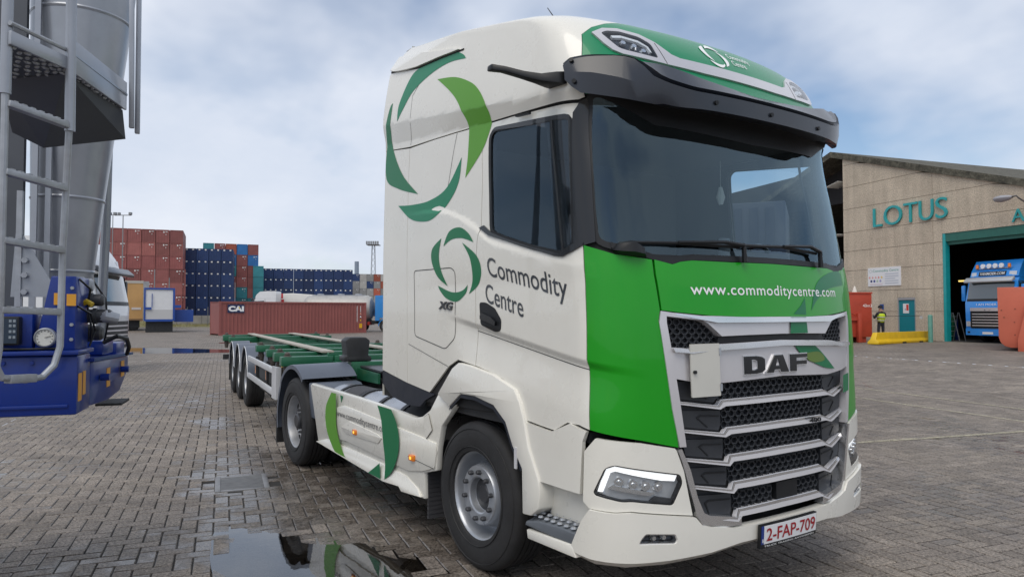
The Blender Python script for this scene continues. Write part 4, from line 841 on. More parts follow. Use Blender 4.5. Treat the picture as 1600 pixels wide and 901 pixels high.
# camera arms replacing the mirrors
for s in (-1, 1):
    a = MB(); pts = [(.985,1.245,3.125),(.985,1.30,3.120),(.955,1.37,3.122),(.90,1.45,3.145),(.84,1.54,3.175),(.785,1.60,3.190)]; hw = [(.08,.040),(.07,.036),(.042,.025),(.030,.020),(.028,.018),(.032,.020)]
    vs = []
    for (x, y, z), (w, h) in zip(pts, hw): vs += [(x - w, s*y, z - h*.8), (x + w, s*y, z - h), (x + w*.8, s*y, z + h), (x - w*.8, s*y, z + h*.9)]
    fs = [(4*i+j, 4*i+(j+1) % 4, 4*i+4+(j+1) % 4, 4*i+4+j) for i in range(len(pts)-1) for j in range(4)] + [(0,1,2,3), tuple(4*(len(pts)-1)+j for j in range(4))]
    a.add(vs, fs); a.build('camera_arm', M_BLACK, truck, bevel=.008)
MB().tube([(.30,-.55,3.66), (.20,-.56,3.80), (.02,-.60,4.06)], [.016,.006,.003], 6).build('aerial', M_BLACK, truck)
# wheel arch and step
for s in (-1, 1):
    mp = lambda a, b, t, s=s: (a, s * (1.278 - t), b)
    ao = T['arch_out']; ai = T['arch_in']
    outl = ao + [(.835,.70),(.82,.60),(.74,.545),(.654,.537)] + list(reversed(ai[:-1]))
    wa = MB(); wa.prism(outl, mp, 0, .30); arch = wa.build('wheel_arch', M_WHITE, truck, bevel=.018)
    ins = [(-.275,1.070),(-.11,1.178),(.08,1.180),(.315,1.145),(.45,1.06),(.53,.93),(.632,.80),(.640,.54)]
    li = MB(); vs = []
    for a, b in ins: vs += [(a, s*1.262, b), (a, s*.80, b)]
    li.add(vs, [(2*i, 2*i+1, 2*i+3, 2*i+2) for i in range(len(ins)-1)]); li.build('arch_liner', M_SEAM, arch)
    lip = MB(); vs = []
    for (a, b), (c, d) in zip(ai[:-1], ins[:-1]): vs += [(a, s*1.268, b), (c - .01, s*1.268, d - .012)]
    lip.add(vs, [(2*i, 2*i+2, 2*i+3, 2*i+1) for i in range(len(vs)//2-1)]); lip.build('arch_lip', M_NAVY, arch)
    MB().span((.80, s*1.10, .50), (1.30, s*1.17, .86)).build('step_back', M_WHITE, truck, bevel=.01)
    sp = MB(); sp.prism([(.66,.47),(.67,.555),(.80,.585),(1.0,.60),(1.22,.60),(1.14,.47)], lambda a, b, t, s=s: (a, s*(1.262 - t), b - .06 * (1 if t < .05 and b > .5 else 0) ), 0, .22)
    st = sp.build('step', M_STEP, truck, bevel=.008)
    for i in range(7):
        for j in range(4):
            x = .74 + i * .062 + (j % 2) * .03; y = 1.245 - j * .045
            m = MB(); zz = .545 + .012 * (i / 7) + (1.262 - y) * .20; m.lathe([(.0,.010),(.012,.010),(.018,0)], 8, (x, s*y, zz - .002), 'z'); m.build('tread_stud', M_STEEL, st)
    lipb = MB(); lipb.prism([(.70,.40),(.69,.455),(1.13,.475),(1.16,.41)], lambda a, b, t, s=s: (a, s*(1.272 - t), b), 0, .10); lipb.build('step_edge', M_WHITE, st, bevel=.008)
    mk = MB(); mk.span((.575, s*1.276, .80), (.60, s*1.284, .93)); mk.build('arch_marker', PM('clear_marker', (.6,.6,.62), .2), arch)
# under-body mass so that light does not leak beneath the cab
MB().span((-1.3,-.45,.55), (1.35,.45,1.04)).build('engine_block', M_CHASSIS, truck)
MB().span((1.30,-.95,.45), (1.42,.95,1.70)).build('radiator', M_CHASSIS, truck)
MB().span((.72,-1.08,.42), (1.36,1.08,.95)).build('front_frame', M_CHASSIS, truck)
for s in (-1, 1):
    rl = MB(); rl.span((-4.95, s*.36, .72), (.9, s*.44, .99)); rl.build('chassis_rail', M_CHASSIS, truck, bevel=.006)
# side skirt
M_SKLINE = M_SEAM
for s in (-1, 1):
    mp = lambda a, b, t, s=s: (a, s * (1.252 - t), b)
    sk_ = MB(); sk_.prism(T['skirt'], mp, 0, .05); skirt = sk_.build('side_skirt', M_WHITE, truck, bevel=.010)
    # flared bottom edge
    bc = [(-3.145,.413),(-2.854,.478),(-1.36,.470),(-1.0,.452),(-.80,.395),(-.72,.345),(-1.06,.318),(-1.11,.350),(-1.427,.329)]
    m = MB(); m.prism(bc, lambda a, b, t, s=s: (a, s * (1.262 - t * 1.0 + (0.018 if b < .36 or (a < -3. and b < .45) else 0)), b), 0, .03); m.build('skirt_foot', M_WHITE, skirt, bevel=.006)
    # raised long panel with pointed end, and the inset lamp bay
    rp = [(-2.99,.60),(-2.62,.822),(-2.37,.868),(-.80,.805),(-.50,.790),(-.49,.72),(-.52,.60),(-.70,.545),(-.96,.500),(-2.30,.535),(-2.72,.515)]
    bay = rounded([(-2.43,.655),(-2.23,.738),(-1.56,.708),(-1.46,.690),(-1.54,.632),(-2.30,.612)], .02)
    m = MB(); m.prism(rp, lambda a, b, t, s=s: (a, s * (1.266 - t), b), 0, .02); m.build('skirt_panel', M_WHITE, skirt, bevel=.007)
    m = MB(); m.prism(bay, lambda a, b, t, s=s: (a, s * (1.274 - t), b), 0, .012); m.build('lamp_bay', M_WHITE, skirt, bevel=.006)
    if s < 0:
        pm = lambda a, b, t=0.: (a, -1.268 - t, b)
        def flat(name, P, mat, off=.0, y=-1.268): wrap(name, flat_bm(P), mat, skirt, lambda a, b, t=0.: (a, y - t, b), off, 0, 0)
        cut = lambda P: P
        flat('emblem_leaf', [(a, max(b, .388)) for a, b in curve_pts(T['sk_c1'], (0,4,5,9))], M_LIME, .004, -1.274); flat('emblem_leaf', curve_pts(T['sk_c2'], (0,4,9)), M_DKGREEN, .004, -1.274); flat('emblem_leaf', [(-1.72,.350),(-1.454,.345),(-1.47,.477)], M_DKGREEN, .004, -1.282)
        flat('emblem_leaf', [(-2.50,.955),(-2.42,.953),(-2.47,.885)], M_DKGREEN, .004, -1.252)
        text_on('lettering', 'www.commoditycentre.com', PM('grey_lettering', (.10,.10,.105), .5), skirt, (-2.551,.752), (-1.342,.742), .060, lambda a, b, t=0.: (a, -1.2715 - t, b), off=.0, step=0, bold=.0)
        for a, b in (((-.96,.62),(-.52,.60)),):
            flat('skirt_joint', [(a[0],a[1]),(b[0],b[1]),(b[0],b[1]-.004),(a[0],a[1]-.004)], M_SEAM, .002, -1.267)
        flat('fuel_flap', shrink(rounded([(-.70,.955),(-.62,.995),(-.56,.88),(-.66,.80)], .01), 0), M_WHITE, .006, -1.256); ribb = rounded([(-.70,.955),(-.62,.995),(-.56,.88),(-.66,.80)], .01)
        wrap('flap_joint', flat_bm(shrink(ribb, -.004), [shrink(ribb, .0)]), M_SEAM, skirt, lambda a, b, t=0.: (a, -1.259 - t, b), 0, 0, 0)
    for a, b in T['lamps']:
        m = MB(); m.span((a-.042, s*1.262, b-.024), (a+.042, s*1.29, b+.024)); lm = m.build('marker_lamp', M_ORANGE, skirt, bevel=.008)
        m = MB(); m.span((a-.012, s*1.289, b-.010), (a+.012, s*1.293, b+.010)); m.build('lamp_glint', PM('lit_amber', (1.,.50,.06), .3, emit=1.2), lm)
    # tank behind the skirt
    tk = MB(); tk.lathe([(0,-3.30),(.27,-3.30),(.31,-3.26),(.31,-.76),(.27,-.72),(0,-.72)], 40, (0, s*.88, .675), 'x'); tank = tk.build('fuel_tank', M_ALU, truck)
    for x in (-3.0,-2.45,-1.95,-1.45,-.95): MB().lathe([(.3115,x-.03),(.322,x-.03),(.322,x+.03),(.3115,x+.03)], 40, (0, s*.88, .675), 'x').build('tank_strap', M_BLACK, tank)
    for x in (-2.72, -1.2): MB().lathe([(.3115,x-.20),(.314,x-.20),(.314,x+.20),(.3115,x+.20)], 40, (0, s*.88, .675), 'x').build('tank_mat', PM('grip_mat', (.05,.05,.055), .7), tank)
    # rubber mud flap behind the front wheel
    fp = MB()
    for k in range(17):
        z = .18 + k * .0335; fp.span((-.70, s*.92, z), (-.682, s*1.225, z + .024)); fp.span((-.694, s*.92, z + .022), (-.686, s*1.225, z + .036))
    fp.build('mud_flap', PM('flap_rubber', (.055,.055,.06), .5, var=.2), truck)
    # rear wing
    wg_ = MB(); vs = []; na_ = 22
    for i in range(na_ + 1):
        q = R(-14 + (128 + 14) * i / na_); r_ = .60 + (.03 if 40 < math.degrees(q) < 140 else 0); x = -4.05 - r_ * math.cos(q); z = .505 + r_ * math.sin(q) * 1.03
        nx, nz = math.cos(q), math.sin(q)
        vs += [(x + .045*nx, s*1.258, z - .045*nz), (x, s*1.258, z), (x, s*1.235, z + .004), (x, s*.62, z + .012), (x + .03*nx, s*.62, z - .03*nz)]
    wg_.add(vs, [(i*5+j, (i+1)*5+j, (i+1)*5+j+1, i*5+j+1) for i in range(na_) for j in range(4)]); wing = wg_.build('rear_wing', M_FENDER, truck, angle=50)
    MB().span((-4.70, s*.64, .17), (-4.655, s*1.25, .52)).build('rear_flap', M_RUBBER, truck)
    MB().prism([(-3.62,.60),(-3.66,.98),(-3.52,.97),(-3.36,.88),(-3.30,.60)], lambda a, b, t, s=s: (a, s*(.62 + t), b), 0, .57).build('wing_front', M_FENDER, truck, bevel=.015)
# deck and fifth wheel
MB().span((-3.2,-.55,1.00), (-1.55,.55,1.03)).build('deck_plate', M_ALU, truck)
fw = MB(); fw.lathe([(0,0),(.46,0),(.46,.05),(.40,.07),(0,.07)], 32, (-3.6,0,1.04), 'z'); fw.build('fifth_wheel', M_DARKSTEEL, truck)
MB().span((-4.0,-.45,.95), (-3.2,.45,1.05)).build('fifth_wheel_base', M_CHASSIS, truck)
for y, z in ((-.55,1.14),(-.42,1.20),(.1,1.2)):
    MB().tube([(-1.52,y,z+.35), (-1.75,y,z+.1), (-2.2,y-.05,z-.02), (-2.9,y+.1,z+.05), (-3.4,y+.2,z+.2)], .022, 8).build('air_hose', PM('hose_black', (.02,.02,.022), .5), truck)
# wheels -----------------------------------------------------------------------
def tyre_mesh():
    p = [(.292,-.115),(.305,-.150),(.36,-.162),(.42,-.160),(.465,-.150),(.488,-.138),(.500,-.122),(.505,-.100)]
    for c in (-.066,-.022,.022,.066): p += [(.506,c-.006),(.494,c-.004),(.494,c+.004),(.506,c+.006)]
    p += [(r, -h) for r, h in reversed(p[:8])]; m = MB(); m.lathe(p, 72)
    # raised ribs on the side wall
    for r0 in (.335, .455): m.lathe([(r0-.003,-.1585 if r0 < .4 else -.1525),(r0,-.1655 if r0 < .4 else -.1575),(r0+.003,-.161 if r0 < .4 else -.1525)], 72)
    return m.mesh('tyre', angle=30)
ME_TYRE = tyre_mesh()
M_RIM = PM('worn_rim_steel', (.40,.41,.43), .36, metal=.45, var=.18, vs=9, rvar=.1, dirt=.4, dcol=(.10,.09,.08))
def wheel(name, parent, loc, side, front, steer=0.):
    """side -1: outer face towards -Y"""
    w = MB()
    if front: prof = [(.300,-.10),(.308,-.128),(.300,-.134),(.292,-.128),(.284,-.110),(.278,-.075),(.268,-.010),(.252,.010),(.232,-.004),(.212,-.075),(.204,-.112),(.196,-.122),(.128,-.122),(.118,-.115),(.114,-.07),(.0,-.065)]
    else: prof = [(.300,-.10),(.310,-.130),(.302,-.138),(.290,-.128),(.280,-.095),(.272,-.03),(.262,-.02),(.175,-.052),(.150,-.056),(.0,-.056)]
    w.lathe(prof, 64); w.lathe([(.300,-.10),(.285,.05),(.300,.13)], 48)
    wo = w.build(name, M_STEEL if front else M_RIM, parent, angle=32); wo.location = loc; wo.rotation_euler = (0, 0, steer + (0 if side < 0 else math.pi))
    put('tyre', ME_TYRE, [], wo) if ME_TYRE.materials else put('tyre', ME_TYRE, M_RUBBER, wo)
    h = MB()
    if front: h.lathe([(0,-.085),(.055,-.085),(.066,-.075),(.110,-.070)], 32)
    else: h.lathe([(0,-.125),(.07,-.125),(.088,-.112),(.094,-.05)], 32)
    h.build('hub', M_DARKSTEEL, wo)
    nut = MB(); nut.lathe([(0,-.034),(.012,-.034),(.017,-.026),(.017,0)], 6); nme = nut.mesh('wheel_nut'); nme.materials.append(M_DARKSTEEL); rn = .162 if front else .133; yn = -.120 if front else -.055
    for k in range(10):
        q = 2*math.pi*(k+.3)/10; o = bpy.data.objects.new('wheel_nut', nme); C.objects.link(o); o.parent = wo; o.location = (rn*math.cos(q), yn, rn*math.sin(q))
    if not front:
        hole = MB(); hole.lathe([(0,0),(.026,0),(.033,-.003)], 14); hme = hole.mesh('hand_hole'); hme.materials.append(M_SEAM)
        for k in range(10):
            q = 2*math.pi*(k+.8)/10; o = bpy.data.objects.new('hand_hole', hme); C.objects.link(o); o.parent = wo; o.location = (.218*math.cos(q), -.050, .218*math.sin(q)); o.rotation_euler = (0, -q, 0); o.scale = (.75, 1, 1.15)
    return wo
wheel('wheel', truck, (0,-1.07,.503), -1, True, R(2)); wheel('wheel', truck, (0,1.07,.503), 1, True, R(2))
for s in (-1, 1):
    wheel('wheel', truck, (-4.05, s*1.08, .503), s, False); wi = wheel('wheel', truck, (-4.05, s*.74, .503), s, False)
MB().tube([(-4.05,-1.0,.5), (-4.05,1.0,.5)], .09, 12).build('rear_axle', M_CHASSIS, truck)
# cab interior --------------------------------------------------------------------
dsh = MB(); dsh.prism([(1.28,1.45),(1.30,2.00),(1.18,2.06),(1.02,2.05),(.93,1.98),(.95,1.45)], lambda a, b, t: (a - .12*abs((t-1.0))**3, -1.0 + t, b), 0, 2.0); dash = dsh.build('dashboard', M_INTERIOR, truck, bevel=.03)
hb2 = MB(); hb2.prism([(1.08,2.06),(1.0,2.20),(.94,2.20),(.93,2.0)], lambda a, b, t: (a, .30 + t, b), 0, .62); hb2.build('instrument_hood', M_INTERIOR, dash, bevel=.02)
sw = MB(); tor = []
for k in range(40):
    q = 2*math.pi*k/40
    for j in range(8):
        w = 2*math.pi*j/8; rr_ = .225 + .016*math.cos(w); tor.append((rr_*math.cos(q), rr_*math.sin(q), .016*math.sin(w)))
sw.add(tor, [(k*8+j, ((k+1) % 40)*8+j, ((k+1) % 40)*8+(j+1) % 8, k*8+(j+1) % 8) for k in range(40) for j in range(8)])
for q in (R(200), R(340), R(270)): sw.bar((0,0,0), (.22*math.cos(q), .22*math.sin(q), 0), .04, .015)
sw.lathe([(0,.02),(.06,.015),(.07,-.02)], 20, axis='z'); swo = sw.build('steering_wheel', M_GLOSSBLACK, truck); swo.location = (.80,.62,2.10); swo.rotation_euler = (0, R(-42), R(0))
for y in (-.62,.62):
    st_ = MB(); st_.span((-.05,y-.27,1.42), (.50,y+.27,1.58)); seat = st_.build('seat', M_INTERIOR, truck, bevel=.04)
    b2 = MB(); b2.prism([(-.05,1.50),(.10,1.52),(-.02,2.25),(-.16,2.25)], lambda a, b, t, y=y: (a, y-.25+t, b), 0, .50); b2.build('backrest', M_INTERIOR, seat, bevel=.04)
MB().span((-.42,-1.2,1.1), (-.38,1.2,3.3)).build('curtain', M_INTLIGHT, truck)
MB().span((-.4,-1.15,3.03), (1.2,1.15,3.06)).build('headlining', M_INTLIGHT, truck)
MB().span((-.4,-1.17,1.30), (1.2,1.17,1.40)).build('cab_interior_floor', M_INTERIOR, truck)
MB().span((.60,-1.19,1.5), (1.05,-1.17,2.05)).build('door_card', M_INTERIOR, truck)
m = MB(); m.tube([(1.05,.1,2.80), (1.05,.1,2.62)], .002, 4); m.tube([(1.05,.1,2.62), (1.05,.1,2.55), (1.05,.1,2.50)], [.012,.03,.015], 8); m.build('hanging_charm', PM('charm_pale', (.5,.5,.45), .6), truck)
MB().span((1.02,.35,2.062), (1.24,.85,2.10)).build('red_folder', PM('folder_red', (.42,.03,.03), .5), truck, bevel=.008); MB().span((1.05,-.5,2.062), (1.22,-.15,2.072)).build('papers', M_TEXTWHITE, truck)
m = MB(); m.span((1.0,.12,2.06), (1.02,.24,2.28)); m.build('phone_holder', M_GLOSSBLACK, truck, bevel=.01)
# ---------------- green container chassis behind the truck ----------------
M_CGREEN = PM('chassis_green_paint', (.012, .115, .055), .42, coat=.2, var=.12, vs=5, dirt=.30, dcol=(.06,.055,.045))
M_TOPSTEEL = PM('worn_top_flange', (.40, .37, .31), .6, var=.12, vs=4, dirt=.3, dcol=(.16,.13,.10))
M_GUARD = PM('grey_white_aluminium', (.62, .63, .65), .38, metal=.25, var=.04, dirt=.25, dcol=(.25,.25,.25))
M_LOCK = PM('worn_lock_steel', (.075,.060,.050), .7, var=.35, vs=12)
M_RUST = PM('rusty_iron', (.16, .085, .045), .8, var=.35, vs=12)
tr = thing('container_chassis', 'empty green container chassis with three axles coupled behind the truck', 'trailer', (-3.6, 0, 0), R(172.3))
for y in (-.52, .52):
    w = MB(); w.prism([(-.6,.98),(-.6,1.09),(1.95,1.09),(2.05,1.19),(11.6,1.19),(11.6,.98),(2.6,.84),(1.6,.92)], lambda a, b, t, y=y: (a, y - .012 + t, b), 0, .024); bm_ = w.build('main_beam', M_CGREEN, tr)
    f = MB(); f.span((2.05, y-.085, 1.19), (11.62, y+.085, 1.215)); f.build('top_flange', M_TOPSTEEL, bm_)
    f = MB(); f.span((2.6, y-.07, .83), (11.6, y+.07, .85)); f.build('bottom_flange', M_CGREEN, bm_)
    for x in (1.7, 3.0, 4.4): 
        MB().span((x, y-.075, .86), (x+.015, y+.075, 1.19)).build('stiffener', M_CGREEN, bm_)
for x, wd, h, zt in ((1.75,1.22,.13,1.17),(2.55,1.20,.13,1.185),(3.5,1.18,.12,1.185),(5.1,1.15,.12,1.185),(9.9,1.2,.14,1.185),(11.45,1.22,.16,1.19)):
    b = MB(); b.span((x-.09,-wd,zt-h), (x+.09,-.535,zt-.005)); b.span((x-.09,-.505,zt-h), (x+.09,.505,zt-.005)); b.span((x-.09,.535,zt-h), (x+.09,wd,zt-.005)); bo = b.build('bolster', M_CGREEN, tr, bevel=.006)
    for y in (-wd + .09, wd - .09):
        m = MB(); m.lathe([(0,.055),(.025,.05),(.04,.03),(.035,.015),(.058,.0),(.058,-.03)], 12, (x, y, zt), 'z'); m.lathe([(.058,-.03),(.045,-.16),(.06,-.17),(.045,-.27),(.035,-.34),(0,-.34)], 12, (x, y, zt), 'z'); m.build('twist_lock', M_LOCK, tr)
for x in (4.0, 4.7, 5.6, 6.8, 8.0, 9.2, 10.6): MB().span((x-.05,-.50,1.03), (x+.05,.50,1.14)).build('cross_member', M_CGREEN, tr)
for x0, x1 in ((4.0,4.7),(5.6,6.8),(8.0,9.2)): MB().bar((x0,-.5,1.10), (x1,.5,1.10), .07, .05).build('diagonal_brace', M_CGREEN, tr)
MB().span((-.6,-.5,1.10), (1.3,.5,1.12)).build('rubbing_plate', M_DARKSTEEL, tr)
# head bolster box with plate, and the black block standing on it
fb = MB(); fb.span((.30,-.85,.98), (.52,.60,1.165)); fbo = fb.build('head_box', M_CGREEN, tr, bevel=.008)
MB().span((.292,.06,1.03), (.298,.30,1.11)).build('maker_plate', PM('plate_grey', (.6,.62,.62), .4), fbo)
for y in (.62, .36): MB().span((.285,y-.02,1.02), (.30,y+.02,1.08)).build('side_lamp', M_ORANGE, fbo)
bk_ = MB(); bk_.prism([(.38,1.17),(.38,1.22),(.42,1.24),(.40,1.42),(.45,1.46),(.65,1.46),(.70,1.42),(.68,1.24),(.72,1.22),(.72,1.17)], lambda a, b, t: (.34 + t, .98 - a + .09, b), 0, .26); bk_.build('locking_block', M_CHASSIS, tr, bevel=.012)
bk_ = MB(); bk_.span((.32,.36,.86), (.62,.72,.97)); bk_.span((.30,.34,.98), (.64,.74,1.0)); bk_.span((.31,.38,1.06), (.63,.70,1.10)); bk_.build('locking_bracket', M_CHASSIS, tr, bevel=.01)
# landing legs
for y in (-.75, .75):
    m = MB(); m.span((2.2,y-.06,.35), (2.32,y+.06,1.0)); m.span((2.22,y-.045,.10), (2.30,y+.045,.4)); m.lathe([(0,.03),(.13,.03),(.15,0)], 16, (2.26,y,.07), 'z'); m.build('landing_leg', M_CHASSIS, tr)
MB().span((2.75,.55,.50), (4.3,1.18,.92)).build('tool_box', M_CHASSIS, tr, bevel=.02)
MB().span((2.75,-1.18,.50), (4.3,-.55,.92)).build('tool_box', M_CHASSIS, tr, bevel=.02)
# side guards
for s in (-1, 1):
    gd = thing('side_guard', None, None); gd.parent = tr
    for z0, z1 in ((.895,.985),(.585,.680)): m = MB(); m.span((2.35,s*1.215,z0), (5.45,s*1.245,z1)); m.build('guard_rail', M_GUARD, gd, bevel=.006)
    m = MB(); m.prism(rounded([(2.05,s*1.16),(2.05,s*1.24),(2.36,s*1.25),(2.36,s*1.22),(2.12,s*1.19)], .01), lambda a, b, t: (a, b, .555 + t), 0, .445); m.build('guard_post', M_GUARD, gd)
    for x in (3.2, 4.5): MB().span((x-.03,s*1.16,.55), (x+.03,s*1.214,1.02)).build('guard_bracket', M_CHASSIS, gd)
    for x in (3.35, 4.7): MB().span((x-.05,s*1.17,.72), (x+.05,s*1.20,.86)).build('side_reflector', M_ORANGE, gd)
MB().tube([(2.5,1.1,.99), (2.9,.75,1.04)], .03, 8).build('hand_crank', PM('crank_yellow', (.62,.42,.12), .5), tr)
# running gear
for ax in (6.05, 7.36, 8.67):
    for s in (-1, 1):
        wo = wheel('wheel', tr, (ax, s*1.07, .503), -s, False); wo.rotation_euler = (0, 0, 0 if s < 0 else math.pi)
        fn = MB(); vs = []; n_ = 18
        for i in range(n_ + 1):
            q = R(8 + 164 * i / n_); x = ax - .575*math.cos(q); z = .52 + .60*math.sin(q); vs += [(x + .03*math.cos(q), s*1.242, z - .03*math.sin(q)), (x, s*1.245, z), (x, s*1.225, z + .006), (x, s*.88, z + .012)]
        fn.add(vs, [(i*4+j, (i+1)*4+j, (i+1)*4+j+1, i*4+j+1) for i in range(n_) for j in range(3)]); fo = fn.build('mudguard', M_FENDER, tr, angle=50)
        ed = MB(); ed.tube([(ax - .575*math.cos(R(8+164*i/n_)), s*1.246, .52 + .60*math.sin(R(8+164*i/n_))) for i in range(n_+1)], .008, 5); ed.build('mudguard_edge', M_GUARD, fo)
    MB().tube([(ax,-1.0,.5), (ax,1.0,.5)], .075, 10).build('axle', M_CHASSIS, tr)
    MB().span((ax-.15,-.62,.6), (ax+.15,.62,.85)).build('suspension', M_CHASSIS, tr)
for s in (-1, 1): MB().span((9.28,s*.86,.22), (9.31,s*1.24,.75)).build('mud_flap', M_RUBBER, tr)
MB().span((11.55,-1.2,.55), (11.65,1.2,.68)).build('rear_bumper', M_CHASSIS, tr)
# ---------------- silo trailer at the left edge ----------------
M_SGREY = PM('grey_steel_paint', (.33, .35, .385), .30, metal=.35, coat=.15, var=.06, vs=3, dirt=.25, dcol=(.12,.12,.13))
M_SLIGHT = PM('galvanised_tube', (.36, .38, .41), .42, metal=.4, var=.12, vs=14, dirt=.45, dcol=(.17,.13,.10))
M_SBLUE = PM('royal_blue_paint', (.004, .026, .205), .32, coat=.18, spec=.35, var=.05, dirt=.30, dcol=(.035,.03,.05))
M_SDARK = PM('dark_grey_steel', (.075, .082, .095), .5, metal=.2, var=.1)  # dark grey steel of the sheets, platform and bracket
M_LABEL = PM('amber_label', (.68, .32, .03), .5, var=.08)
tk = thing('silo_trailer', 'blue and grey silo trailer with swung-out ladder at the left edge', 'trailer', (-.306, -3.757, 0), R(165))
m = MB(); m.span((.0,-.19,1.215), (.30,1.3,1.535)); bx = m.build('rear_beam', M_SBLUE, tk, bevel=.012)
m = MB(); m.span((-.035,-.20,1.538), (.34,1.3,1.562)); m.build('beam_flange', M_SBLUE, bx, bevel=.006)
m = MB(); m.span((-.012,-.15,1.255), (.002,1.3,1.275)); m.build('beam_rib', M_SBLUE, bx, bevel=.004)
m = MB(); m.prism([(.30,1.225),(.30,1.48),(1.50,1.45),(1.50,1.34),(1.2,1.22),(.8,1.20)], lambda a, b, t: (a, -.19 + t, b), 0, .10); sb = m.build('side_beam', M_SBLUE, tk, bevel=.010)
m = MB(); m.prism([(.25,1.485),(.25,1.505),(1.52,1.472),(1.52,1.455)], lambda a, b, t: (a, -.22 + t, b), 0, .45); m.build('side_flange', M_SBLUE, tk)
for a, z, w, h in ((.02,1.36,.07,.15),(.12,1.375,.06,.13),(.75,1.35,.10,.12),(1.22,1.37,.12,.11)): MB().span((a,-.1935,z-h/2), (a+w,-.1905,z+h/2)).build('side_label', M_LABEL, sb)
for a in (.55,1.2): MB().tube([(a,-.195,1.37), (a,-.245,1.37)], .022, 10).build('side_bolt', M_SBLUE, sb)
MB().span((1.1,-.22,1.13), (1.40,-.06,1.145)).build('rubber_flap', M_RUBBER, tk)
m = MB(); m.prism([(.03,1.562),(-.045,1.965),(-.165,1.965),(-.165,1.562)], lambda a, b, t: (.05 + t, a, b), 0, .30); ub = m.build('blue_bracket', M_SBLUE, tk, bevel=.008)
m = MB(); m.span((.03,.03,1.562), (.20,1.2,1.76)); m.build('control_housing', M_SBLUE, tk, bevel=.01)
cpn = MB(); cpn.span((-.03,.075,1.595), (.03,.40,1.745)); cp_ = cpn.build('control_panel', M_BLACK, tk, bevel=.008)
MB().span((-.033,.085,1.605), (-.0305,.39,1.735)).build('panel_face', PM('panel_navy', (.014,.03,.055), .3), cp_)
for z in (1.63,1.66,1.69,1.715):
    for y in (.09,.108): MB().span((-.0355,y,z), (-.0335,y+.012,z+.014)).build('panel_key', PM('panel_grey', (.22,.26,.30), .5), cp_)
for y, z in ((-.085,1.84),(-.145,1.835)): MB().span((.040,y-.022,z-.032), (.049,y+.022,z+.032)).build('reflector', M_LABEL, ub)
gg = MB(); gg.lathe([(0,.0),(.052,.0),(.052,-.03),(.046,-.036),(.044,-.03)], 28, (.045,-.030,1.632), 'x'); gauge = gg.build('pressure_gauge', M_SLIGHT, tk)
MB().lathe([(0,0),(.0435,0)], 28, (.018,-.030,1.632), 'x').build('gauge_face', PM('gauge_white', (.62,.62,.58), .4), gauge)
for k in range(11):
    q = R(-40 + 26*k); MB().bar((.0165,-.030+.032*math.cos(q),1.632+.032*math.sin(q)), (.0165,-.030+.039*math.cos(q),1.632+.039*math.sin(q)), .0025, .002).build('gauge_tick', M_BLACK, gauge)
MB().bar((.015,-.030,1.632), (.015,-.058,1.640), .003, .002).build('gauge_needle', M_BLACK, gauge)
# ladder
L0 = [(-.581,-.006,3.60),(-.574,.003,3.212),(-.558,.004,2.737),(-.53,.012,2.10),(-.511,.019,1.60),(-.504,.03,1.515),(-.485,.012,1.462),(-.373,-.053,1.440),(-.283,-.099,1.445),(-.247,-.140,1.50),(-.227,-.160,1.594),(-.245,-.167,2.09),(-.272,-.190,2.70)]
lad = MB().tube(L0, .0165, 10).build('ladder_rail', M_SLIGHT, tk)
MB().tube([(-.274,-.194,2.69), (-.290,-.195,3.05), (-.310,-.196,3.60)], .025, 12).build('ladder_upper_rail', M_SGREY, tk)
MB().tube([(-.558,.004,2.78), (-.581,-.006,3.62)], .024, 12).build('ladder_upper_rail', M_SGREY, tk)
for a, b in (((-.563,-.004,2.735),(-.276,-.190,2.715)),((-.547,.006,2.42),(-.259,-.175,2.397)),((-.53,.014,2.102),(-.244,-.166,2.081)),((-.519,.018,1.779),(-.229,-.157,1.767))):
    r_ = MB(); r_.bar(a, b, .042, .030); rg = r_.build('rung', M_SLIGHT, tk, bevel=.004)
    for k in range(7):
        c = Vector(a).lerp(Vector(b), (k + .7) / 7.4); d_ = (Vector(b) - Vector(a)).normalized() * .011; MB().bar(c - d_ + Vector((0,0,.0165)), c + d_ + Vector((0,0,.0165)), .040, .006).build('rung_tooth', M_SLIGHT, rg)
r_ = MB(); r_.bar((-.46,-.004,1.452), (-.335,-.076,1.446), .046, .040); r_.build('bottom_tread', M_SLIGHT, tk, bevel=.004)
# platform
P_A, P_B, P_D, P_E = Vector((-.60,-.02,3.05)), Vector((-.275,-.19,3.05)), Vector((.43,-.325,3.05)), Vector((.30,.35,3.05))
pl = MB(); pl.add([p + Vector((0,0,-.045)) for p in (P_A,P_B,P_D,P_E)] + [p + Vector((0,0,-.038)) for p in (P_A,P_B,P_D,P_E)], [(0,1,2,3),(7,6,5,4),(0,4,5,1),(1,5,6,2),(2,6,7,3),(3,7,4,0)]); plo = pl.build('platform', M_SDARK, tk)
tm = MB(); tm.lathe([(.0,-.010),(.008,-.008),(.013,0)], 6, axis='z'); tme = tm.mesh('tread_stud'); tme.materials.append(M_SGREY)
for i in range(12):
    for j in range(9):
        a = (i + .5 + (j % 2) * .5) / 12.5; b = (j + .5) / 9; p = (P_A.lerp(P_B, b)).lerp(P_E.lerp(P_D, b), a); o = bpy.data.objects.new('tread_stud', tme); C.objects.link(o); o.parent = plo; o.location = p + Vector((0,0,-.046)); o.scale = (1.7, .9, 1); o.rotation_euler = (0, 0, R(30 if (i+j) % 2 else -40))
for a, b, h in ((P_A,P_B,.065),(P_B,P_D,.17)): m = MB(); m.bar(a + Vector((0,0,h/2-.05)), b + Vector((0,0,h/2-.05)), .016, h); m.build('toe_board', M_SGREY, tk, bevel=.003)
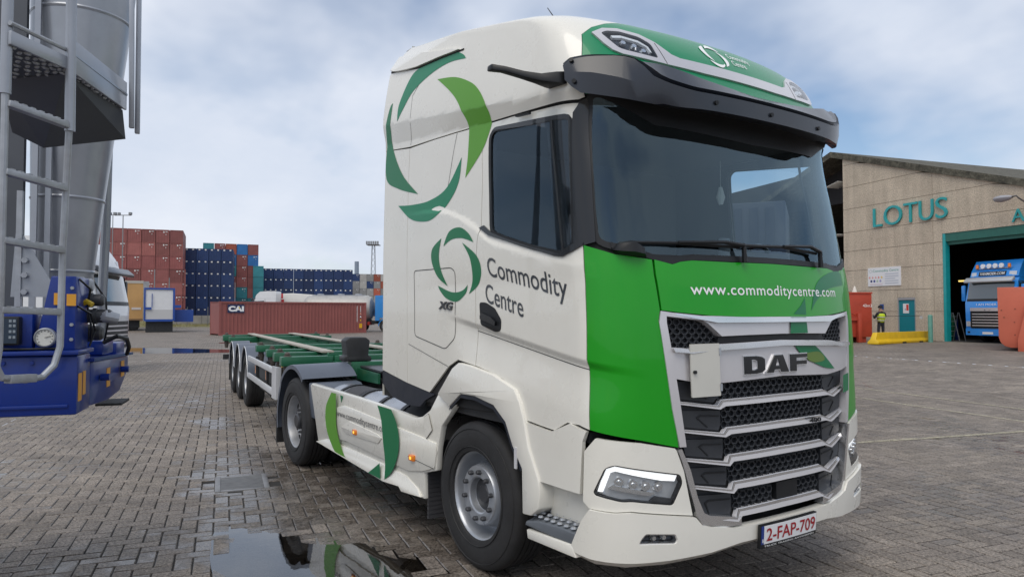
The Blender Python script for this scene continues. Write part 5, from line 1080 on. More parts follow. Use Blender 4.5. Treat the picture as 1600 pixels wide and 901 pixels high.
m = MB(); m.tube([P_A + Vector((0,0,.05)), P_B + Vector((0,0,.05))], .012, 8); m.build('toe_rail', M_SLIGHT, tk)
m = MB(); m.bar(P_B + Vector((0,0,.045)), P_D + Vector((0,0,.045)), .022, .012); m.build('toe_rib', M_SGREY, tk)
m = MB(); m.add([(.0,.20,3.0),(-.22,-.16,3.0),(.43,-.31,3.0),(.60,-.30,2.86),(.35,.08,2.72),(.36,.24,2.8)], [(0,1,4,5),(1,2,3,4),(0,5,4,3,2,1)]); m.build('platform_bracket', M_SDARK, tk)
for a, b in (((.392,-.352,3.9),(.42,-.362,2.89)),((.455,-.384,3.9),(.47,-.386,2.87))): MB().bar(a, b, .028, .028, up=(1,0,0)).build('rail_post', M_SGREY, tk, bevel=.005)
MB().tube([(1.876,.023,4.6), (1.91,.050,2.4), (1.944,.083,1.50)], .034, 10).build('drain_pipe', M_SGREY, tk)
# silo cone
s_ = MB(); sil = []
for t in range(9):
    f = t / 8; c = Vector((1.32,.205,1.95)).lerp(Vector((1.19,.04,4.6)), f); r0 = .185 + .17 * f
    sil.append([(c.x + r0*math.cos(q), c.y + r0*math.sin(q), c.z) for q in (2*math.pi*k/48 for k in range(48))])
s_.add([p for r_ in sil for p in r_], [(i*48+k, i*48+(k+1) % 48, (i+1)*48+(k+1) % 48, (i+1)*48+k) for i in range(8) for k in range(48)]); s_.add(sil[0], [tuple(range(48))]); s_.build('silo_cone', M_SGREY, tk)
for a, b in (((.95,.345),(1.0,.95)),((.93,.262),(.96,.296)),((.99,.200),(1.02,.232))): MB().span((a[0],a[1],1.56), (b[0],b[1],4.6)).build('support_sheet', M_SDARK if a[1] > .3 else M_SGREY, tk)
m = MB(); m.prism([(.28,2.24),(.245,2.24),(.09,1.95),(.07,1.86),(.30,1.86)], lambda a, b, t: (.60 + t, a, b), 0, .012); gus = m.build('gusset_plate', M_SGREY, tk)
m = MB(); m.span((.585,.245,1.56), (.62,.275,2.5)); m.build('gusset_rail', M_SLIGHT, tk)
for z in (1.89,1.99,2.08,2.17): MB().tube([(.60,.225,z), (.57,.225,z)], .018, 6).build('gusset_bolt', M_SLIGHT, gus)
# valves
for c, r0, l_ in (((.38,-.122,1.926),.042,.12),((.36,-.175,1.839),.036,.14),((.35,-.200,1.745),.040,.18),((.45,-.150,1.643),.045,.15)):
    v_ = MB(); v_.lathe([(0,-l_/2),(r0*.7,-l_/2),(r0,-l_/2+.015),(r0,-.012),(r0*1.2,-.01),(r0*1.2,.01),(r0,.012),(r0,l_/2-.015),(r0*.7,l_/2),(0,l_/2)], 18, c, 'y'); v_.build('valve', M_SLIGHT if c[2] > 1.9 else M_DARKSTEEL, tk)
m = MB(); m.tube([(.25,-.13,1.80), (.23,-.18,1.83), (.22,-.21,1.81)], .016, 8); m.build('valve_handle', PM('handle_yellow', (.62,.42,.02), .4), tk)
m = MB(); m.tube([(.35,-.2,1.74), (.34,-.26,1.745), (.36,-.32,1.73)], [.03,.038,.03], 10); m.build('hose_coupling', M_SLIGHT, tk)
m = MB(); m.tube([(.6,-.20,1.58), (.55,-.28,1.62), (.7,-.31,1.60), (.85,-.30,1.54), (.9,-.28,1.49)], .013, 8); m.build('hose', M_BLACK, tk)
for a, b, z in ((.62,.95,1.50),(1.05,1.35,1.47)): MB().span((a,-.19,z), (b,-.02,z+.09)).build('deck_block', M_SBLUE, tk, bevel=.01)
MB().span((.3,.2,1.22), (1.6,1.2,1.5)).build('chassis_frame', M_SBLUE, tk)
for x in (1.0,):
    for y in (1.2,): wheel('wheel', tk, (x, y, .503), 1, False)

for k in range(9): MB().tube([(-.002,.02+.13*k,1.50), (-.014,.02+.13*k,1.50)], .011, 6).build('beam_bolt', M_SBLUE, tk)
for z in (1.62,1.70,1.90): MB().tube([(.052,-.148,z), (.040,-.148,z)], .010, 6).build('bracket_bolt', M_SLIGHT, tk)
for pts in ([(.10,-.17,1.95), (.22,-.20,1.90), (.30,-.17,1.80), (.26,-.20,1.68), (.34,-.18,1.60)], [(.08,-.168,1.80), (.18,-.21,1.76), (.26,-.22,1.66), (.22,-.20,1.575)], [(.5,-.16,1.95), (.52,-.22,1.85), (.50,-.24,1.70), (.6,-.20,1.58)], [(.02,.30,1.60), (-.02,.22,1.575), (.0,.05,1.572), (.04,-.10,1.572)]):
    MB().tube(pts, .006, 6).build('cable', M_BLACK, tk)
for z in (2.05,2.55,3.15,3.8): f = (z-1.95)/2.65; c = Vector((1.32,.205,1.95)).lerp(Vector((1.19,.04,4.6)), f); MB().lathe([(.185+.17*f+.001,-.012),(.185+.17*f+.006,0),(.185+.17*f+.001,.012)], 48, (c.x,c.y,c.z), 'z').build('weld_band', M_SGREY, tk)
MB().span((.93,.95,.45), (1.07,1.10,1.23)).build('wheel_bracket', M_SBLUE, tk, bevel=.01)
MB().tube([(1.0,.98,.503), (1.0,1.25,.503)], .05, 10).build('stub_axle', M_CHASSIS, tk)
# ---------------- warehouse at the right ----------------
BK = .82; BH = R(165); BEX = Vector((math.cos(BH), math.sin(BH), 0)); BEY = Vector((-math.sin(BH), math.cos(BH), 0))
def Bw(x, y, z=0., k=BK): p = Vector((-17.114, 42.258, 0)) + BEX * x + BEY * y + Vector((0, 0, z)); return _cl + (p - _cl) * k
def W0(x, y, k=BK): p = _cl + (Vector((x, y, 0)) - _cl) * k; return p
def agg_concrete():
    m = PM('exposed_aggregate_concrete', (.52, .445, .345), .9, var=.12, vs=.7, fine=.32, fs=14, dirt=.26, dcol=(.30,.25,.19), bump=.6, bs=22)
    nt = m.node_tree; n = nt.nodes; l = nt.links; b = n['Principled BSDF']; src = b.inputs['Base Color'].links[0].from_socket; tc = n.new('ShaderNodeTexCoord'); mp = n.new('ShaderNodeMapping'); mp.inputs['Scale'].default_value = (1.5, 1.5, .09); l.new(tc.outputs['Object'], mp.inputs[0])
    no = n.new('ShaderNodeTexNoise'); no.inputs['Scale'].default_value = 1.6; no.inputs['Detail'].default_value = 6; l.new(mp.outputs[0], no.inputs['Vector']); mr = n.new('ShaderNodeMapRange'); mr.inputs[1].default_value = .35; mr.inputs[2].default_value = .65; mr.inputs[3].default_value = .90; mr.inputs[4].default_value = 1.07; l.new(no.outputs['Fac'], mr.inputs[0])
    mx = n.new('ShaderNodeMixRGB'); mx.blend_type = 'MULTIPLY'; mx.inputs['Fac'].default_value = 1; l.new(src, mx.inputs['Color1']); l.new(mr.outputs[0], mx.inputs['Color2']); l.new(mx.outputs[0], b.inputs['Base Color']); return m
M_AGG = agg_concrete(); M_CORE = PM('joint_mortar', (.36,.31,.24), .9)
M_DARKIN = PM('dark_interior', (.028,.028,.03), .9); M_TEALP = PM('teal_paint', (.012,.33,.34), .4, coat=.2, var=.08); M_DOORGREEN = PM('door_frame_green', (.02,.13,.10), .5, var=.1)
M_ROOFEDGE = PM('lichen_roof_edge', (.085,.080,.060), .95, var=.5, vs=2.5, fine=.5, fs=9)
bl = thing('warehouse', 'warehouse of exposed aggregate concrete panels with a low gable and a dark open doorway', 'building', Bw(0,0), BH); bl.scale = (BK,)*3
def zr(x): return 10.70 + .3196 * x if x < 8.6 else 13.45 - .3196 * (x - 8.6)
def wpanel(x0, x1, z0, z1):
    g_ = .013; P = [(x0+g_, z0+g_), (x1-g_, z0+g_)]; zt = lambda x: min(z1 - g_, zr(x) - .40)
    n = 6; top_ = [(x1-g_ - (x1-x0-2*g_)*k/n) for k in range(n+1)]
    tz = [(x, zt(x)) for x in top_]
    if max(b for a, b in tz) < z0 + .1: return
    tz = [q for q in tz if q[1] > z0 + g_ + .01]; xe = min(a for a, b in tz)
    if xe > x0 + g_ + .01:
        xe2 = max(x0 + g_, (z0 + g_ + .41 - 10.70) / .3196); P[0] = (xe2, z0 + g_)
    MB().prism(P + tz, lambda a, b, t: (a, -t, b), 0, .22).build('wall_panel', M_AGG, bl)
ZJ = [0, 1.82, 3.23, 4.67, 6.05, 7.40, 9.05, 10.6, 12.2, 13.6]
for z0, z1 in zip(ZJ, ZJ[1:]):
    if z1 <= 1.83: wpanel(3.08,7.6,z0,z1); wpanel(.40,1.76,z0,z1)
    elif z1 <= 3.24: wpanel(3.08,7.6,z0,z1); wpanel(.40,1.76,z0,z1); wpanel(1.76,3.08,2.70,z1)
    else: wpanel(.40,7.6,z0,z1)
    if z1 <= 7.41: wpanel(-.23,.40,z0,z1); wpanel(-14.5,-7.2,z0,z1)
    else: wpanel(-7.2,.40,z0,z1); wpanel(-14.5,-7.2,z0,z1)
MB().span((-7.2,-.22,6.55), (-.23,-.0,7.387)).build('lintel_panel', M_AGG, bl)
cr = MB(); cr.prism([(7.58,0),(7.58,12.6),(-.22,10.15),(-14.4,5.7),(-14.4,0),(-7.22,0),(-7.22,6.58),(-.24,6.58),(-.24,0)][::-1], lambda a, b, t: (a, -.06 - t, b), 0, .20); cr.build('wall_core', M_CORE, bl)
rf = MB()
for xa, xb in ((8.6,-14.9),(8.6,31.5)):
    za, zb_ = 13.45, zr(xb); P = [(xa, za), (xb, zb_), (xb, zb_-.42), (xa, za-.42)]; rf.prism(P, lambda a, b, t: (a, .14 - t, b), 0, 20)
rf.build('roof', M_ROOFEDGE, bl)
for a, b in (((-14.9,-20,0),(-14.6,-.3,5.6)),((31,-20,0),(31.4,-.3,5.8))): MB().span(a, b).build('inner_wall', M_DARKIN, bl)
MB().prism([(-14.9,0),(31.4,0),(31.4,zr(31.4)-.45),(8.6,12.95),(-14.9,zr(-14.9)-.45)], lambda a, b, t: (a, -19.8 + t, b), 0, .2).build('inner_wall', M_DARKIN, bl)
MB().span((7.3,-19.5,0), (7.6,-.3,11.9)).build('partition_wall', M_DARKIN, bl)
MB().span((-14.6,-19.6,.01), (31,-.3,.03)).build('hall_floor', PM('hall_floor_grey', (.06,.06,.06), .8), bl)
MB().span((8.2,-2.5,10.0), (31,-2.2,12.9)).build('gable_beam', M_DARKIN, bl)
cs = MB()
for k in range(9): cs.span((7.75+.14*k,-.9,11.10-.03*k), (7.83+.14*k,.3,11.16-.03*k))
tag(cs.build('canopy_sheet', PM('pale_sheet', (.42,.41,.38), .6), bl), kind='stuff')
cs = MB()
for k in range(9): cs.span((7.75+.14*k,-.9,7.30+.0*k), (7.83+.14*k,.3,7.36+.0*k))
tag(cs.build('canopy_sheet', PM('pale_sheet', (.42,.41,.38), .6), bl), kind='stuff')
dfm = MB(); dfm.span((-.42,-.35,0), (-.23,-.02,6.55)); dfm.build('door_jamb', M_TEALP, bl)
dfm = MB(); dfm.span((-7.2,-.5,6.05), (-.42,-.04,6.55)); dfm.build('door_lintel', M_DOORGREEN, bl)
dfm = MB(); dfm.span((-7.2,-.42,5.85), (-.42,-.2,6.05)); dfm.build('shutter_edge', M_DOORGREEN, bl)
dd = MB(); dd.span((1.80,-.12,0.02), (3.03,-.05,2.55)); dor = dd.build('door', PM('turquoise_door', (.004,.21,.25), .4, coat=.2), bl)
for a, b in (((1.76,-.2,0),(1.80,.01,2.70)),((3.03,-.2,0),(3.08,.01,2.70)),((1.80,-.2,2.56),(3.03,.01,2.70))): MB().span(a, b).build('door_frame', PM('frame_grey', (.32,.33,.34), .5), bl)
MB().span((2.28,-.048,1.70), (2.72,-.040,2.32)).build('notice', PM('notice_white', (.75,.76,.76), .5), dor)
MB().span((2.30,-.039,1.88), (2.47,-.035,2.26)).build('notice_print', PM('notice_red', (.62,.05,.03), .5), dor)
MB().span((2.52,-.039,1.90), (2.58,-.035,2.0)).build('notice_print', PM('notice_grey', (.3,.3,.33), .5), dor)
# raised letters
def bmap(y): return lambda a, b, t=0.: (-a, y + t, b)
sg = thing('facade_sign', 'large teal raised letters LOTUS on the concrete gable', 'sign', Bw(0,0), BH); sg.scale = (BK,)*3
bx0 = [-4.88,-3.86,-2.50,-1.62,-.42,.62]
for ch, a0, a1 in (('L',-4.86,-4.13),('O',-3.98,-2.55),('T',-2.42,-1.40),('U',-1.28,-.26),('S',-.10,.70)):
    text_on('letter', ch, M_TEALP, sg, (a0,7.50), (a1,7.50), 1.30, bmap(.04), off=.10, thick=.10, bold=-.005)
sg2 = thing('facade_letter', 'single small teal letter A beneath the wall lamp', 'sign', Bw(0,0), BH); sg2.scale = (BK,)*3
text_on('letter', 'A', M_TEALP, sg2, (4.60,6.72), (5.30,6.72), .72, bmap(.04), off=.08, thick=.08)
# wall lamp
wl_ = thing('wall_lamp', 'grey cobra head lamp on a bracket on the concrete wall', 'lamp', Bw(0,0), BH); wl_.scale = (BK,)*3
m = MB(); hd_ = []
for t, r0 in ((0,.02),(.15,.16),(.45,.22),(.8,.16),(1.0,.06)): hd_.append((t, r0))
vs = []
for t, r0 in hd_:
    for k in range(12): q = 2*math.pi*k/12; vs.append((-4.15 - t*1.1, .9 + r0*1.2*math.cos(q), 8.0 + r0*(.75 if math.sin(q) > 0 else 1.05)*math.sin(q)))
m.add(vs, [(i*12+k, i*12+(k+1) % 12, (i+1)*12+(k+1) % 12, (i+1)*12+k) for i in range(4) for k in range(12)]); m.build('lamp_head', PM('lamp_grey', (.33,.33,.35), .4), wl_)
m = MB(); m.tube([(-5.2,.9,8.0), (-5.45,.9,8.02), (-5.5,.8,7.9), (-5.5,.05,7.6)], .045, 8); m.build('bracket', PM('lamp_bracket', (.12,.12,.12), .5), wl_)
# company board
sgn = thing('notice_board', 'white notice board headed Commodity Centre screwed to the concrete wall', 'sign board', Bw(0,0), BH); sgn.scale = (BK,)*3
MB().span((2.78,.0,3.52), (5.43,.05,4.76)).build('board', PM('board_white', (.74,.75,.76), .45), sgn)
bm2 = bmap(.052); text_on('heading', 'Commodity Centre', PM('heading_green', (.10,.36,.28), .5), sgn, (-5.0,4.46), (-2.93,4.47), .17, bm2, off=.004)
for k, tips in (('s1',(0,4)),('s2',(0,4)),('s3',(0,4)),('s4',(0,3))):
    wrap('heading_emblem', flat_bm(curve_pts([(-5.20 + (a+2.777)*.42, 4.53 + (b-2.11)*.42) for a, b in T[k]], tips)), PM('heading_grey', (.45,.52,.52), .5), sgn, bm2, .004, 0, 0)
def brect(name, x0, x1, z0, z1, mat): MB().span((-x0,.0545,z0), (-x1,.058,z1)).build(name, mat, sgn)
for i in range(5): 
    for x0, x1, mt_ in ((-4.02,-2.95,PM('print_grey', (.50,.54,.60), .6)),): brect('print_line', x0, x1 - (.25 if i == 2 else 0), 4.28-i*.155, 4.34-i*.155, mt_)
for i, c in enumerate(((.72,.32,.30),(.72,.35,.32),(.75,.42,.40),(.72,.30,.28),(.80,.55,.12))): 
    c0 = -5.28 + i*.25; wrap('hazard_mark', flat_bm([(c0-.09,4.10),(c0,4.01),(c0+.09,4.10),(c0,4.19)]), PM('print_%d' % i, c, .6), sgn, bm2, .004, 0, 0)
for i, c in enumerate(((.03,.04,.16),(.04,.06,.26),(.45,.55,.45),(.35,.35,.55))):
    c0 = -5.14 + i*.25; wrap('duty_mark', flat_bm([(c0+.085*math.cos(q), 3.86+.085*math.sin(q)) for q in (2*math.pi*k/14 for k in range(14))]), PM('duty_%d' % i, c, .6), sgn, bm2, .004, 0, 0)
brect('print_line', -5.25, -4.2, 3.62, 3.68, PM('print_pink', (.70,.58,.62), .6))
# small blue plate on the wall above the person
m = thing('wall_plate', 'small blue square plate on the concrete wall above the person', 'sign', Bw(0,0), BH); m.scale = (BK,)*3
MB().span((4.20,.0,1.95), (4.50,.03,2.30)).build('plate', PM('sign_blue', (.01,.06,.26), .4), m); MB().span((4.30,.031,2.05), (4.38,.034,2.2)).build('symbol', M_TEXTWHITE, m)
# lit tube in the hall
tb = thing('tube_lamp', 'glowing yellow strip lamp inside the dark hall', 'lamp', Bw(0,0), BH); tb.scale = (BK,)*3
MB().span((4.62,-9.05,3.98), (5.95,-8.95,4.10)).build('tube', PM('tube_glow', (1.,.72,.20), .4, emit=1.1), tb); MB().span((4.6,-9.1,4.10), (5.97,-8.9,4.16)).build('housing', M_DARKIN, tb)
# things in front of the wall -------------------------------------------------
def bollard(name, label, p, h, col, group):
    o = MB().lathe([(0,h),(.06,h-.005),(.10,h-.04),(.105,h-.06),(.105,0)], 20, axis='z').build(name, PM(name + col[0], col[1], .5, var=.15, vs=6, dirt=.35, dcol=(.25,.26,.24)), None); o.location = p; return tag(o, label, 'bollard', group)
bollard('bollard', 'worn pale teal bollard beside the end of the yellow barrier', W0(-16.76,40.27), 1.33, ('a',(.12,.33,.27)), 'bollards by the hall doorway')
bollard('bollard', 'dark green bollard inside the hall doorway by the step ladder', W0(-17.42,44.49), 1.32, ('b',(.01,.12,.05)), 'bollards by the hall doorway')
pl0, pr0 = W0(-17.25,34.9), W0(-17.33,41.06); dv = (pr0 - pl0); bl_len = dv.length
br = thing('yellow_barrier', 'low yellow sloped barrier block lying in front of the turquoise door', 'barrier', pl0, math.atan2(dv.y, dv.x))
m = MB(); sec = [(-.26,0),(-.26,.10),(-.13,.22),(-.11,.52),(.11,.52),(.13,.22),(.26,.10),(.26,0)]
m.add([(.0, a, b) if b < .3 else (.18, a, b) for a, b in sec] + [(bl_len, a, b) for a, b in sec], [(i, i+1, 9+i, 8+i) for i in range(7)] + [tuple(range(8)), tuple(range(15,7,-1)), (7,0,8,15)]); m.build('body', PM('barrier_yellow', (.72,.46,.008), .45, var=.08, dirt=.25, dcol=(.3,.2,.03)), br, bevel=.012)
for x in (2.3, 3.9): MB().span((x-.18,-.265,0.), (x+.18,.265,.07)).build('fork_slot', M_SEAM, br)
# red roll-off skip
M_SKIP = PM('skip_red', (.44,.060,.030), .55, var=.12, vs=1.5, dirt=.3, dcol=(.22,.05,.03)); M_OSKIP = PM('skip_orange_red', (.54,.125,.070), .55, var=.08, vs=1.2, dirt=.3, dcol=(.35,.10,.07))
ps = W0(-18.64,37.34); sk = thing('roll_off_skip', 'tall red roll-off skip marked 40m3 standing behind the truck front', 'skip', ps, R(60))
# local x: right edge at 0, running to -x
m = MB(); m.span((-2.4,-.0,.25), (0,5.5,2.38)); m.build('body', M_SKIP, sk, bevel=.02)
for x in (-.72,-1.70): MB().span((x-.09,-.22,0), (x+.09,.0,1.4)).build('hook_post', M_SKIP, sk, bevel=.01)
MB().span((-1.8,-.12,1.05), (-.60,-.001,1.25)).build('hook_frame', M_SKIP, sk); MB().tube([(-1.5,-.14,1.30), (-1.2,-.2,1.42), (-.9,-.14,1.30)], .03, 8).build('hook_bar', M_SKIP, sk)
MB().span((-2.42,-.03,2.34), (.02,.03,2.42)).build('rim', M_SKIP, sk)
for x in (-.35,-2.05): MB().span((x-.1,.1,0), (x+.1,5.4,.25)).build('runner', M_SKIP, sk)
text_on('lettering', '40m3', M_TEXTWHITE, sk, (-.46,1.70), (.0,1.70), .14, lambda a, b, t=0.: (a, -.004 - t, b), off=.002)
cn = thing('traffic_cone', 'pale cone standing on top of the red skip', 'cone', ps + Vector((math.cos(R(60))*-.68 - math.sin(R(60))*.3, math.sin(R(60))*-.68 + math.cos(R(60))*.3, 2.38)), 0)
MB().lathe([(0,.34),(.03,.33),(.13,.03),(.13,.02)], 16, axis='z').build('cone_body', PM('cone_white', (.70,.68,.60), .6), cn); MB().span((-.17,-.17,0), (.17,.17,.03)).build('cone_base', PM('cone_white', (.70,.68,.60), .6), cn)
# orange skip at the right edge
po = W0(-9.55,31.03,.88); po.z = ground_h(po.x, po.y); os_ = thing('open_skip', 'orange red open skip with a rounded lower corner at the right edge', 'skip', po, R(18))
oc = [(0,2.42),(.02,.50),(.08,.32),(.22,.18),(.40,.13),(2.3,.13),(2.3,2.42)]
m = MB(); m.prism(oc, lambda a, b, t: (a, t, b), 0, 5.0); m.build('body', M_OSKIP, os_, bevel=.015)
m = MB(); m.prism([(.62,0),(.62,.45),(.95,1.9),(1.05,1.9),(.85,.4),(.85,0)], lambda a, b, t: (a, -.20 + t, b), 0, .199); m.build('end_frame', M_OSKIP, os_, bevel=.01)
m = MB(); m.prism([(1.75,0),(1.75,.4),(1.55,1.9),(1.65,1.9),(1.98,.45),(1.98,0)], lambda a, b, t: (a, -.20 + t, b), 0, .199); m.build('end_frame', M_OSKIP, os_, bevel=.01)
for a, b in ((.12,1.55),(.55,1.60),(.20,1.28),(.52,1.10),(.53,.62)): MB().tube([(a,-.015,b), (a,.01,b)], .022, 8).build('bolt', PM('bolt_rust', (.20,.06,.035), .7), os_)
# barrier rail and post behind the yellow block
pa, pb = Bw(4.95,2.6), Bw(.55,.9)
rl_ = thing('hand_rail', 'thin grey pole and rail fixed beside the person in the safety vest', 'rail', pa, 0)
d_ = pb - pa; m = MB(); m.tube([(0,0,0), (0,0,1.22)], .022, 8); m.build('post', PM('pale_pole', (.5,.5,.5), .4), rl_); m = MB(); m.tube([(0,0,1.20), (d_.x,d_.y,1.27)], .012, 6); m.build('rail', M_BLACK, rl_)
m = MB(); m.span((d_.x-.06,d_.y-.03,1.12), (d_.x+.06,d_.y+.03,1.26)); m.build('latch', PM('pale_pole', (.5,.5,.5), .4), rl_)
# step ladder in the doorway
sl = thing('step_ladder', 'aluminium step ladder standing in the hall doorway', 'ladder', Bw(.35,-1.2), BH); sl.scale = (BK,)*3
for y in (-.25,.25): MB().bar((-.0,y,0), (-.35,y,1.75), .05, .03).build('front_rail', M_SLIGHT, sl); MB().bar((-.85,y,0), (-.42,y,1.75), .04, .03).build('rear_rail', M_SLIGHT, sl)
for k in range(5): z = .3 + k*.3; MB().span((-.05-.2*z,-.25,z-.015), (.05-.2*z,.25,z+.015)).build('tread', M_SLIGHT, sl)
MB().span((.25,-1.0,0), (.75,-.9,1.3)).build('crate_sheet', PM('dull_blue', (.01,.03,.18), .5), sl)
# person ---------------------------------------------------------------------
pp = W0(-18.85,38.69); per = thing('person', 'person in a lime safety vest and dark work clothes seen from behind near the wall', 'person', pp, R(60))
def skinned(name, pts, edges, rad, mat, parent, root=0):
    me = bpy.data.meshes.new(name); me.from_pydata(pts, edges, []); o = put(name, me, mat, parent)
    md = o.modifiers.new('skin', 'SKIN'); md.use_smooth_shade = True; sv = me.skin_vertices[0].data
    for i, r0 in enumerate(rad): sv[i].radius = (r0, r0 * .82) if not isinstance(r0, tuple) else r0; sv[i].use_root = (i == root)
    sd = o.modifiers.new('sub', 'SUBSURF'); sd.levels = 1; sd.render_levels = 2; return o
def cloth_mat():
    m = bpy.data.materials.new('work_clothes'); m.use_nodes = True; nt = m.node_tree; n = nt.nodes; l = nt.links; b = n['Principled BSDF']; b.inputs['Roughness'].default_value = .85
    tc = n.new('ShaderNodeTexCoord'); sp = n.new('ShaderNodeSeparateXYZ'); l.new(tc.outputs['Object'], sp.inputs[0]); cr_ = n.new('ShaderNodeValToRGB'); dv_ = n.new('ShaderNodeMath'); dv_.operation = 'DIVIDE'; dv_.inputs[1].default_value = 2; l.new(sp.outputs['Z'], dv_.inputs[0]); l.new(dv_.outputs[0], cr_.inputs[0])
    e = cr_.color_ramp; e.interpolation = 'CONSTANT'; e.elements[0].color = (.012,.012,.014,1); e.elements[1].position = .05; e.elements[1].color = (.035,.040,.055,1)
    for p_, c_ in ((.46,(.025,.027,.035,1)),(.735,(.42,.26,.19,1))): q = e.elements.new(p_); q.color = c_
    l.new(cr_.outputs[0], b.inputs['Base Color']); return m
# y+ is away from the camera side of the figure (local frame turned so that the back shows)
pts = [(0,0,.93),(0,-.01,1.12),(0,-.02,1.33),(0,0,1.46),(0,.02,1.55),(0,.03,1.66), (.19,-.01,1.39),(.30,.10,1.20),(.22,.30,1.33),(.20,.36,1.38), (-.19,-.01,1.39),(-.29,.06,1.15),(-.22,.25,1.25),(-.18,.33,1.30), (.10,0,.88),(.12,.02,.49),(.12,-.02,.09),(.13,.14,.04), (-.10,0,.88),(-.12,.02,.49),(-.12,-.02,.09),(-.13,.14,.04)]
edg = [(0,1),(1,2),(2,3),(3,4),(4,5),(2,6),(6,7),(7,8),(8,9),(2,10),(10,11),(11,12),(12,13),(0,14),(14,15),(15,16),(16,17),(0,18),(18,19),(19,20),(20,21)]
rad = [.16,.15,.17,.07,.085,.095,.08,.058,.045,.040,.08,.058,.045,.040,.10,.075,.055,.045,.10,.075,.055,.045]
bd = skinned('body', pts, edg, rad, cloth_mat(), per)
skinned('safety_vest', [(0,0,.90),(0,-.01,1.10),(0,-.02,1.30),(0,-.02,1.40)], [(0,1),(1,2),(2,3)], [(.205,.165),(.20,.165),(.225,.175),(.19,.13)], PM('vest_lime', (.55,.72,.03), .7), per)
for z in (1.02,1.18): MB().lathe([(.215,z),(.228,z+.003),(.228,z+.042),(.215,z+.045)], 20, axis='z').build('reflective_band', PM('reflective_grey', (.45,.46,.46), .4), per)
m = MB(); m.lathe([(0,1.80),(.06,1.79),(.105,1.74),(.118,1.68),(.112,1.66)], 18, (0,.03,0), 'z'); m.build('cap', PM('cap_black', (.015,.015,.02), .8), per)
for s in (-1, 1):
    for k in range(4): MB().tube([(s*.19+(k-1.5)*.018,.37,1.39 if s > 0 else 1.31), (s*.17+(k-1.5)*.018,.44,1.41 if s > 0 else 1.33)], .009, 5).build('finger', PM('hand_skin', (.42,.26,.19), .6), per)
